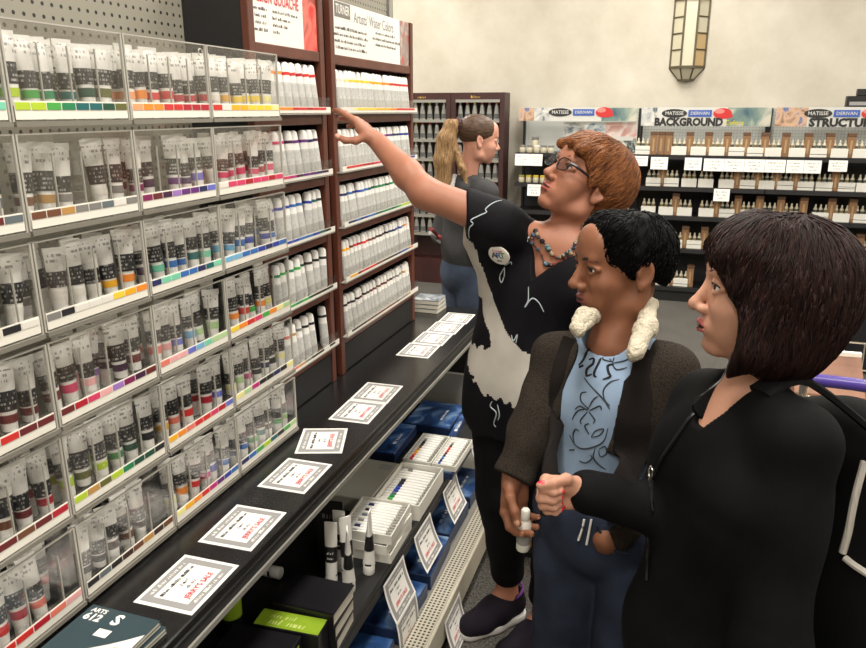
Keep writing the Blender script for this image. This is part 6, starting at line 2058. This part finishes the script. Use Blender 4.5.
# front bands folded open, dark lining
def ribbon(pts, wid, th, nrmv, m, name, parent, up=None):
    mb = MB()
    P = smooth_pts(pts, 5)
    rings = []
    for i, q in enumerate(P):
        t_ = nrm(P[min(i + 1, len(P) - 1)] - P[max(i - 1, 0)])
        s_ = nrm(np.cross(t_, nrmv)); n_ = np.cross(s_, t_)
        w_ = wid[i * (len(wid) - 1) // (len(P) - 1)] if isinstance(wid, (list, tuple)) else wid
        rings.append([tuple(q + s_ * w_ * c + n_ * th * e) for c, e in ((-1, -0.6), (-0.6, -1), (0.6, -1), (1, -0.6), (1, 0.6), (0.6, 1), (-0.6, 1), (-1, 0.6))])
    mb.loft(rings)
    o = part(parent, name, mb.mesh(name, [m], True))
    return o
def on_cloth(bv, px, py, dn, off):
    q = at(px, py, 1.2); c = np.array((0, 0, CAM_H)); dv = nrm(q - c)
    h = bv.ray_cast(Vector(c), Vector(dv), 5)
    return (np.array(h[0]) + np.array(h[1]) * off) if h[0] is not None else at(px, py, dn)
# fleece collar
M_fl = mat('fleece_white', srgb(214, 204, 182), 0.95, noise=0.1, nscale=60, bump=0.9, bscale=160, spec=0.1)
S = SDF(nb2 - V3(0.20, 0.2, 0.16), nb2 + V3(0.18, 0.18, 0.10), 0.004)
cp = [at(578, 326, 1.52), at(582, 313, 1.53), at(596, 306, 1.60)]
S.rc(at(578, 329, 1.505), at(585, 317, 1.53), 0.017, 0.018, 0.02)
S.rc(at(585, 317, 1.53), at(600, 314, 1.66), 0.018, 0.020, 0.02)
S.rc(at(600, 314, 1.66), at(638, 312, 1.70), 0.020, 0.022, 0.02)
S.rc(at(638, 312, 1.70), at(649, 304, 1.62), 0.022, 0.018, 0.02)
S.rc(at(649, 304, 1.60), at(646, 328, 1.53), 0.016, 0.020, 0.02)
S.rc(at(646, 328, 1.53), at(635, 352, 1.475), 0.021, 0.019, 0.02)
S.field(wrinkle(260, 0.003)); S.field(wrinkle(110, 0.003))
part(W2p, 'fleece_collar', Geo().sdf(S).mesh('fleece_collar', [M_fl]))
# dark front facings
fl_pts = [on_cloth(bvC, x, y, 1.46, 0.008) for x, y in ((648, 352), (640, 385), (633, 420), (629, 455), (626, 490), (622, 515))]
ribbon(fl_pts, [0.022, 0.032, 0.036, 0.034, 0.030, 0.028], 0.007, -F_AX, M_lin, 'front_facing', W2p)
fl_pts = [on_cloth(bvC, x, y, 1.46, 0.006) for x, y in ((572, 340), (562, 375), (555, 420), (550, 470), (548, 515))]
ribbon(fl_pts, [0.018, 0.020, 0.018, 0.016, 0.016], 0.006, -F_AX, M_lin, 'front_facing', W2p)
# jeans
M_je = mat('denim_blue', srgb(48, 55, 72), 0.85, noise=0.5, nscale=7, bump=0.3, bscale=700, spec=0.15)
hip2 = at(602, 520, 1.66)
S = SDF(V3(-0.44, 1.25, 0.02), V3(0.26, 1.86, hem2 + 0.06), 0.006)
S.el(hip2 + V3(0, 0.01, 0.0), (0.165, 0.125, 0.14), B2, 0.05)
for s_, kx in ((1, -0.0), (-1, 0.0)):
    top = hip2 + BRt * (s_ * 0.080 - 0.012) + V3(0, 0, -0.08)
    kne = V3(top[0] - 0.01 + 0.0 * s_, top[1] + 0.02, 0.44)
    S.rc(top, kne, 0.090, 0.078, 0.012)
    S.rc(kne, V3(kne[0], kne[1] + 0.03, 0.03), 0.078, 0.078, 0.012)
S.cut(V3(0, 0, hem2 + 0.01), (0, 0, 1), 0.004)
S.cut(V3(0, 0, 0.03), (0, 0, -1), 0.004)
S.field(folds((0.6, 0.2, 0.8), 48, 0.006, 0.7, 7)); S.field(wrinkle(24, 0.004))
GJ = Geo().sdf(S)
je = part(W2p, 'jeans', GJ.mesh('jeans', [M_je]))
bvJ = GJ.bvh()
for pts in (((585, 519), (583, 528), (579, 540)), ((592, 519), (590, 530), (587, 544))):
    q = [on_cloth(bvJ, x, y, 1.5, 0.004) for x, y in pts]
    part(W2p, 'drawcord', MB().tube(smooth_pts(q, 4), 0.0026, 6).mesh('drawcord', [M_card], True))
q = [on_cloth(bvJ, x, y, 1.5, 0.003) for x, y in ((598, 526), (606, 540), (616, 550), (628, 553))]
part(W2p, 'pocket_seam', MB().tube(smooth_pts(q, 4), 0.003, 6).mesh('pocket_seam', [mat('denim_dark', srgb(26, 32, 52), 0.9)], True))
M_sh = mat('shoe_dark', srgb(40, 38, 38), 0.6)
for s_ in (1, -1):
    hp = hip2 + BRt * s_ * 0.078
    hl_ = V3(hp[0] - 0.01, hp[1] + 0.11, 0.0)
    sneaker(W2p, hl_, hl_ + nrm(BN) * 0.27, None, (M_sh, M_so, M_sh))
# bottle in the hand
bo_c = wr2 + hd2 * 0.105 + nrm(-F_AX * 0.75 + R_AX * 0.65) * 0.030
t = empty('small_bottle', tuple(bo_c + V3(0, 0, -0.04)), (0.1, 0.05, 0), 'small white bottle held in the hand of the cardigan wearer', 'bottle')
MB().lathe([(0.014, -0.02), (0.0155, -0.016), (0.0155, 0.05), (0.010, 0.060), (0.008, 0.063)], 14).obj('bottle_body', M_white, t, smooth=True)
MB().lathe([(0.010, 0.0635), (0.010, 0.085), (0.008, 0.088)], 12).obj('bottle_cap', M_white, t, smooth=True)
MB().lathe([(0.0158, 0.0), (0.0158, 0.03)], 14).obj('bottle_label', M_cardgrey, t, smooth=True)

# ------------------------------------------------------------------ shopper with dark bob in black jacket
W3 = empty('person', (0.25, 1.25, 0), label='person with dark brown bob in black jacket pointing with red nails', cat='person')
M_s3 = skin('skin_light', srgb(192, 142, 118))
M_l3 = mat('lip_pink', srgb(184, 96, 92), 0.4)
M_hair3 = hair_mat('dark_brown_hair', srgb(14, 9, 9), srgb(48, 28, 24), 0.55, 0.12)
M_nred = mat('nail_red', srgb(218, 48, 66), 0.25)
F3 = Frame(at(768, 289, 1.16), -R_AX * 0.96 + F_AX * 0.20 + Z_AX * 0.08, Z_AX + R_AX * 0.08, 1.0)
nb3 = at(752, 388, 1.19)
BF = nrm(-R_AX * 0.97 - F_AX * 0.22)
BL = np.cross(Z_AX, BF)
B3 = np.stack([BL, BF, Z_AX], axis=1)
S = SDF(np.minimum(F3.o, nb3) - V3(0.19, 0.17, 0.17), np.maximum(F3.o, nb3) + V3(0.15, 0.15, 0.15), 0.0023)
head_sdf(S, F3, jaw=0.94, nose=0.86, mouth=0.003, crown=0.82, neck=nb3 + V3(0, 0, -0.02), neck_r=(0.044, 0.050))
S.el(nb3 + V3(0, 0, -0.12) + BF * 0.02, (0.115, 0.080, 0.105), B3, 0.05)
G = Geo().sdf(S)
eyes(G, F3, (1, 0.05, 0.1), brow=(0.0024, 0.0))
wr3 = at(584, 492, 1.29)
el3 = at(706, 522, 1.30)
d3 = nrm(-R_AX + Z_AX * 0.04 - F_AX * 0.06)
S = SDF(wr3 - V3(0.15, 0.12, 0.10), wr3 + V3(0.09, 0.09, 0.09), 0.0018)
S.rc(wr3 - d3 * 0.05, wr3, 0.026, 0.024, 0.02)
hand_sdf(S, wr3, d3, -F_AX * 0.97 - Z_AX * 0.15, 'R', [(1.25, 1.45, 0.75), (1.30, 1.55, 0.85), (1.35, 1.55, 0.9), (1.40, 1.5, 0.9)],
         [(0.72, 0.58, 0.35, 0.036), (0.93, 0.02, 0.42, 0.032), (0.98, -0.18, 0.10, 0.028)], sc=0.84, spread=0.02)
G.sdf(S, [0, 1, 6])
part(W3, 'body', G.mesh('body', [M_s3, M_l3, M_eyew, M_iris, M_mouthdark, mat('brow_dark', srgb(40, 26, 22), 0.7), M_nred]))
# bob hair
p = F3.P
S = SDF(F3.o - V3(0.19, 0.19, 0.21), F3.o + V3(0.21, 0.19, 0.16), 0.003)
S.el(p(-0.022, 0, 0.037), (0.108, 0.090, 0.084), F3.R, 0.02)
S.el(p(-0.042, 0, -0.010), (0.096, 0.098, 0.100), F3.R, 0.04)
S.el(p(-0.022, 0, -0.085), (0.078, 0.094, 0.068), F3.R, 0.04)
for y in (-1, 1):
    S.rc(p(0.030, y * 0.074, 0.05), p(0.034, y * 0.086, -0.085), 0.022, 0.022, 0.03)
    S.rc(p(0.034, y * 0.086, -0.085), p(0.050, y * 0.074, -0.125), 0.020, 0.006, 0.025)
for y in (-0.05, -0.017, 0.017, 0.05):
    S.rc(p(0.030, y, 0.084), p(0.078, y * 1.05, 0.050), 0.030, 0.016, 0.02)
    S.rc(p(0.078, y * 1.05, 0.050), p(0.086 - abs(y) * 0.25, y * 1.15, 0.016), 0.014, 0.006, 0.02)
S.el(p(0.043, 0, 0.068), (0.052, 0.078, 0.040), F3.R, 0.02)
S.rc(p(0.050, 0.070, 0.055), p(0.066, 0.072, -0.010), 0.020, 0.006, 0.02)
S.el(p(0.100, 0, -0.075), (0.062, 0.16, 0.090), F3.R, 0.014, 0, 's')
S.el(p(0.000, 0, -0.135), (0.045, 0.060, 0.100), F3.R, 0.014, 0, 's')
S.cut(p(0.0, 0, -0.152), -F3.u, 0.02)
S.field(groove(F3, (-0.10, 0, 1), 60, 0.0018, 2.0))
H = Geo().sdf(S)
hv = H.verts(); hl = F3.loc(hv)
locks(H, H.bvh(), hv[(hl[:, 2] > -0.05) & (hl[:, 1] > -0.04)], p(-0.02, 0.02, 0.16), 1400, 0.15, 0.0014, -F3.u * 0.9, 15, steps=11, lift=0.0006)
me = H.mesh('hair', [M_hair3]); hair_uv(me, p(-0.03, 0, 0.05), F3.u * 0.98 - F3.f * 0.1, -F3.l)
part(W3, 'hair', me)
# jacket
M_jk = fabric('jacket_black', srgb(12, 12, 13), 0.75, 1000, 0.2)
M_jt = fabric('jacket_trousers', srgb(16, 16, 20), 0.85)
sl3 = nb3 + BL * 0.108 + V3(0, 0, -0.045); sr3 = nb3 - BL * 0.115 + V3(0, 0, -0.075)
ela = at(768, 650, 1.13); wra = ela + BF * 0.04 + V3(0, 0, -0.20)
S = SDF(nb3 - V3(0.42, 0.30, 0.56), nb3 + V3(0.24, 0.30, 0.05), 0.005)
S.el(nb3 + V3(0, 0, -0.14), (0.165, 0.115, 0.15), B3, 0.05)
S.rc(nb3 + BF * 0.045 + BL * 0.07 + V3(0, 0, -0.17), nb3 + BF * 0.055 + BL * 0.07 + V3(0, 0, -0.20), 0.078, 0.075, 0.04)
S.rc(nb3 + BF * 0.045 - BL * 0.07 + V3(0, 0, -0.17), nb3 + BF * 0.055 - BL * 0.07 + V3(0, 0, -0.20), 0.078, 0.075, 0.04)
S.el(nb3 + V3(-0.01, 0, -0.36), (0.155, 0.125, 0.22), B3, 0.06)
S.el(nb3 + V3(-0.015, 0, -0.52), (0.180, 0.145, 0.20), B3, 0.06)
S.rc(nb3 + BL * 0.05 + V3(0, 0, -0.025), sl3, 0.050, 0.060, 0.03)
S.rc(nb3 - BL * 0.04 + V3(0, 0, -0.035), sr3, 0.045, 0.055, 0.03)
S.rc(sl3, ela, 0.062, 0.056, 0.02)
S.rc(ela, wra, 0.060, 0.045, 0.02)
S.rc(sr3, el3, 0.055, 0.052, 0.03)
S.rc(el3, wr3 - d3 * 0.012, 0.052, 0.036, 0.025)
S.rc(wr3 - d3 * 0.05, wr3 - d3 * 0.008, 0.034, 0.037, 0.01)
S.rc(nb3 + V3(0, 0, 0.12) + BF * 0.01, nb3 + V3(0, 0, 0.0) + BF * 0.01, 0.066, 0.046, 0.004, 0, 's')
vb3 = at(692, 412, 1.10) + V3(0, 0, -0.055)
X, Y, Z = S.xyz((slice(None),) * 3)
a_ = (X - nb3[0]) * BL[0] + (Y - nb3[1]) * BL[1]
f_ = (X - nb3[0]) * BF[0] + (Y - nb3[1]) * BF[1]
h_ = Z - vb3[2]
wd_ = np.maximum(np.maximum(-h_, (np.abs(a_) - 0.50 * h_ - 0.010) * 0.89), -(f_ - 0.0))
S.d = np.maximum(S.d, -wd_).astype(np.float32)
S.field(folds((0.5, 0.2, 1), 40, 0.0065, 0.7, 6)); S.field(wrinkle(20, 0.005)); S.field(wrinkle(55, 0.0012))
G = Geo().sdf(S)
jk = part(W3, 'jacket', G.mesh('jacket', [M_jk]))
bvK = G.bvh()
zp = [on_cloth(bvK, x, y, 1.1, 0.003) for x, y in ((728, 377), (708, 398), (690, 420), (672, 446), (660, 464), (654, 480), (652, 510), (650, 545), (648, 580))]
part(W3, 'zipper', MB().tube(smooth_pts(zp, 4), 0.0030, 6).mesh('zipper', [mat('zip_black', srgb(40, 40, 42), 0.3, 0.5)], True))
zt_ = on_cloth(bvK, 655, 472, 1.1, 0.008)
pull = empty('zip_pull'); pull.parent = W3; pull.matrix_parent_inverse = Matrix.Translation(-W3.location)
part(pull, 'pull_ring', MB().tube([tuple(zt_ + BL * 0.006 * math.cos(t_) + Z_AX * 0.010 * math.sin(t_)) for t_ in np.linspace(0, 6.283, 17)], 0.0022, 6).mesh('pull_ring', [M_chrome], True))
part(pull, 'pull_tab', MB().tube([tuple(zt_ + V3(0, 0, -0.010)), tuple(zt_ + V3(0.002, 0, -0.030))], [0.003, 0.004], 8).mesh('pull_tab', [M_chrome], True))
# collar lapels
for pts in (((748, 372), (728, 384), (710, 400), (696, 416)),):
    q = [on_cloth(bvK, x, y, 1.1, 0.006) for x, y in pts]
    ribbon(q, [0.016, 0.020, 0.018, 0.010], 0.005, BL * 0.7 + BF * 0.3, M_jk, 'lapel', W3)
ck = [at(733, 352, 1.13), at(722, 378, 1.10), at(706, 392, 1.09), at(694, 400, 1.10)]
part(W3, 'neck_cord', MB().tube(smooth_pts(ck, 4), 0.0012, 5).mesh('neck_cord', [M_capk], True))
# trousers and shoes below the frame
S = SDF(V3(-0.10, 0.92, 0.02), V3(0.52, 1.52, 0.86), 0.008)
hp3 = V3(nb3[0] - 0.02, nb3[1], 0.80)
S.el(hp3, (0.165, 0.125, 0.13), B3, 0.04)
for s_ in (1, -1):
    S.rc(hp3 + BL * s_ * 0.08 + V3(0, 0, -0.06), V3(*(hp3 + BL * s_ * 0.085)[:2], 0.45), 0.095, 0.075, 0.015)
    S.rc(V3(*(hp3 + BL * s_ * 0.085)[:2], 0.45), V3(*(hp3 + BL * s_ * 0.085)[:2], 0.05), 0.075, 0.062, 0.015)
S.cut(V3(0, 0, 0.04), (0, 0, -1))
part(W3, 'trousers', Geo().sdf(S).mesh('trousers', [M_jt]))
for s_ in (1, -1):
    h0 = hp3 + BL * s_ * 0.085 - BF * 0.07
    sneaker(W3, (h0[0], h0[1], 0), (h0 + BF * 0.25)[:2].tolist() + [0], None, (M_sh, M_sh, M_sh))
# backpack
t = empty('backpack', (0.42, 1.32, 0.75), label='black backpack with grey panel and white piping on the dark-haired shopper', cat='backpack')
def tpart(name, me): return part(t, name, me)
bc3 = nb3 - BF * 0.215 + V3(0, 0, -0.30)
S = SDF(bc3 - 0.32, bc3 + 0.32, 0.006)
S.el(bc3 + V3(0, 0, 0.10), (0.145, 0.085, 0.16), B3, 0.05)
S.el(bc3 + V3(0, 0, -0.08), (0.155, 0.105, 0.18), B3, 0.06)
S.rc(bc3 + BL * 0.10 + V3(0, 0, 0.16), bc3 + BL * 0.12 + V3(0, 0, -0.18), 0.055, 0.06, 0.05)
S.rc(bc3 - BL * 0.10 + V3(0, 0, 0.16), bc3 - BL * 0.12 + V3(0, 0, -0.18), 0.055, 0.06, 0.05)
S.field(wrinkle(26, 0.003))
GB = Geo()
v_, q_, _t = S.mesh()
cc = v_[q_].mean(axis=1) - bc3
gm = ((cc @ BL > 0.06) & (cc @ BF < 0.04) & (cc[:, 2] > -0.10) & (cc[:, 2] < 0.19)).astype(int)
GB.add(v_, q_, gm)
tpart('pack_body', GB.mesh('pack_body', [fabric('pack_black', srgb(14, 14, 15), 0.7), fabric('pack_grey', srgb(66, 64, 62), 0.7)]))
bvB = GB.bvh()
M_pipe = mat('piping_white', srgb(196, 190, 180), 0.6)
for pts in (((866, 462), (856, 500), (850, 530), (844, 552)), ((846, 557), (856, 565), (870, 574))):
    q = [on_cloth(bvB, x, y, 1.25, 0.004) for x, y in pts]
    tpart('piping', MB().tube(smooth_pts(q, 5), [0.006] * (5 * (len(q) - 1) + 1), 8).mesh('piping', [M_pipe], True))
st_ = [bc3 + BL * 0.10 + V3(0, 0, 0.20), sl3 - BF * 0.05 - BL * 0.05 + V3(0, 0, 0.075), sl3 + BF * 0.03 - BL * 0.05 + V3(0, 0, 0.062), sl3 + BF * 0.085 - BL * 0.045 + V3(0, 0, -0.03), sl3 + BF * 0.085 - BL * 0.02 + V3(0, 0, -0.12)]
ribbon(st_[:3], 0.022, 0.006, Z_AX, fabric('strap_black', srgb(20, 20, 21), 0.8), 'shoulder_strap', t)

# ------------------------------------------------------------------ browsing shopper in the far aisle
W4 = empty('person', (-1.0, 3.74, 0), label='person with long ponytail in dark grey hoodie browsing beyond the deck', cat='person')
M_s4 = skin('skin_fair', srgb(206, 150, 128))
M_hair4 = hair_mat('ash_blond_hair', srgb(92, 68, 46), srgb(186, 150, 106), 0.5, 0.15)
M_hair4d = hair_mat('brown_root_hair', srgb(52, 38, 30), srgb(104, 80, 60), 0.45)
F4 = Frame(at(479, 139, 3.72), R_AX * 0.97 + F_AX * 0.20 - Z_AX * 0.10, Z_AX + R_AX * 0.10, 1.0)
nb4 = F4.o + V3(-0.055, -0.01, -0.20)
BF4 = nrm(R_AX * 0.85 + F_AX * 0.45); BL4 = np.cross(Z_AX, BF4); B4 = np.stack([BL4, BF4, Z_AX], axis=1)
S = SDF(F4.o - 0.26, F4.o + 0.16, 0.0038)
head_sdf(S, F4, jaw=0.95, nose=1.0, neck=nb4, neck_r=(0.044, 0.05))
G = Geo().sdf(S)
eyes(G, F4, (1, 0, -0.1), brow=(0.002, 0))
part(W4, 'body', G.mesh('body', [M_s4, M_l3, M_eyew, M_iris, M_mouthdark, M_brow1, M_nail1]))
p = F4.P
S = SDF(F4.o - 0.20, F4.o + 0.15, 0.004)
S.el(p(-0.018, 0, 0.040), (0.103, 0.080, 0.080), F4.R, 0.01)
S.el(p(0.106, 0, -0.045), (0.075, 0.13, 0.080), F4.R, 0.012, 0, 's')
S.el(p(-0.01, 0, -0.10), (0.10, 0.13, 0.085), F4.R, 0.012, 0, 's')
S.el(p(-0.008, -0.10, -0.015), (0.024, 0.04, 0.036), F4.R, 0.006, 0, 's')
S.el(p(-0.008, 0.10, -0.015), (0.024, 0.04, 0.036), F4.R, 0.006, 0, 's')
S.field(groove(F4, (1, 0, 0.2), 44, 0.0015, 0))
H = Geo().sdf(S)
me = H.mesh('hair', [M_hair4d]); hair_uv(me, p(0, 0, 0.03), F4.f, F4.l)
part(W4, 'hair', me)
S = SDF(F4.o - V3(0.34, 0.26, 0.46), F4.o + V3(0.10, 0.2, 0.10), 0.005)
pt = [p(-0.105, 0, 0.055), p(-0.150, -0.01, 0.05), p(-0.175, -0.02, -0.02), p(-0.180, -0.03, -0.12), p(-0.165, -0.04, -0.24), p(-0.145, -0.05, -0.33)]
rd_ = [0.024, 0.036, 0.044, 0.046, 0.038, 0.012]
for i in range(5): S.rc(pt[i], pt[i + 1], rd_[i], rd_[i + 1], 0.02)
S.rc(p(-0.14, -0.03, -0.03), p(-0.09, -0.085, -0.15), 0.022, 0.018, 0.02)
S.rc(p(-0.09, -0.085, -0.15), p(-0.05, -0.10, -0.27), 0.018, 0.006, 0.02)
S.field(groove(F4, (0, 0, 1), 70, 0.003, 1.0))
me = Geo().sdf(S).mesh('ponytail', [M_hair4]); hair_uv(me, p(-0.17, 0, -0.1), F4.u, F4.f)
part(W4, 'ponytail', me)
part(W4, 'hair_band', MB().tube([tuple(p(-0.118, 0.034 * math.cos(t_), 0.055 + 0.034 * math.sin(t_))) for t_ in np.linspace(0, 6.283, 19)], 0.010, 6).mesh('hair_band', [mat('band_plum', srgb(62, 30, 40), 0.7)], True))
M_ho = fabric('hoodie_charcoal', srgb(70, 70, 71), 0.9)
S = SDF(nb4 - V3(0.34, 0.34, 0.62), nb4 + V3(0.34, 0.30, 0.09), 0.007)
S.el(nb4 + V3(0, 0, -0.18), (0.175, 0.125, 0.17), B4, 0.05)
S.el(nb4 + V3(0, 0, -0.38), (0.165, 0.130, 0.18), B4, 0.06)
S.rc(nb4 + BL4 * 0.05 + V3(0, 0, -0.03), nb4 + BL4 * 0.16 + V3(0, 0, -0.06), 0.055, 0.065, 0.03)
S.rc(nb4 - BL4 * 0.05 + V3(0, 0, -0.03), nb4 - BL4 * 0.16 + V3(0, 0, -0.06), 0.055, 0.065, 0.03)
for s_ in (1, -1):
    a0 = nb4 + BL4 * s_ * 0.17 + V3(0, 0, -0.06); a1 = nb4 + BL4 * s_ * 0.20 - BF4 * 0.04 + V3(0, 0, -0.32); a2 = nb4 + BL4 * s_ * 0.15 + BF4 * 0.12 + V3(0, 0, -0.44)
    S.rc(a0, a1, 0.064, 0.056, 0.025); S.rc(a1, a2, 0.056, 0.046, 0.025)
S.el(nb4 - BF4 * 0.075 + V3(0, 0, -0.035), (0.12, 0.055, 0.065), B4, 0.02)
S.rc(nb4 + V3(0, 0, 0.08), nb4 + V3(0, 0, -0.01), 0.062, 0.055, 0.004, 0, 's')
S.cut(nb4 + V3(0, 0, -0.54), (0, 0, -1), 0.01)
S.field(folds((0.4, 0.2, 1), 36, 0.008, 0.7, 6)); S.field(wrinkle(18, 0.006))
G = Geo().sdf(S)
part(W4, 'hoodie', G.mesh('hoodie', [M_ho]))
bvH = G.bvh()
for pts, m in ((((431, 229), (436, 234), (442, 238)), mat('print_red', srgb(150, 60, 56), 0.8)), (((430, 233), (436, 238), (441, 242)), mat('print_pale', srgb(190, 186, 184), 0.8)), (((455, 176), (453, 186), (450, 194)), mat('hoodie_cord', srgb(200, 198, 194), 0.8))):
    q = [on_cloth(bvH, x, y, 3.6, 0.003) for x, y in pts]
    part(W4, 'sleeve_print', MB().tube(smooth_pts(q, 4), 0.010 if m.name != 'hoodie_cord' else 0.014, 6).mesh('sleeve_print', [m], True))
S = SDF(V3(nb4[0] - 0.28, nb4[1] - 0.28, 0.02), V3(nb4[0] + 0.28, nb4[1] + 0.28, nb4[2] - 0.42), 0.009)
hp4 = V3(nb4[0], nb4[1], 0.86)
S.el(hp4, (0.165, 0.135, 0.14), B4, 0.04)
for s_ in (1, -1):
    S.rc(hp4 + BL4 * s_ * 0.08 + V3(0, 0, -0.06), V3(*(hp4 + BL4 * s_ * 0.085)[:2], 0.45), 0.092, 0.072, 0.015)
    S.rc(V3(*(hp4 + BL4 * s_ * 0.085)[:2], 0.45), V3(*(hp4 + BL4 * s_ * 0.085)[:2], 0.05), 0.072, 0.060, 0.015)
S.cut(V3(0, 0, 0.04), (0, 0, -1))
S.field(folds((0.5, 0.2, 0.8), 36, 0.006, 0.7, 6))
part(W4, 'jeans', Geo().sdf(S).mesh('jeans', [mat('denim_grey', srgb(70, 80, 98), 0.85, noise=0.3, nscale=9, bump=0.3, bscale=500, spec=0.15)]))
for s_ in (1, -1):
    h0 = hp4 + BL4 * s_ * 0.085 - BF4 * 0.07
    sneaker(W4, (h0[0], h0[1], 0), (h0 + BF4 * 0.25)[:2].tolist() + [0], None, (M_sh, M_so, M_sh), res=0.006)
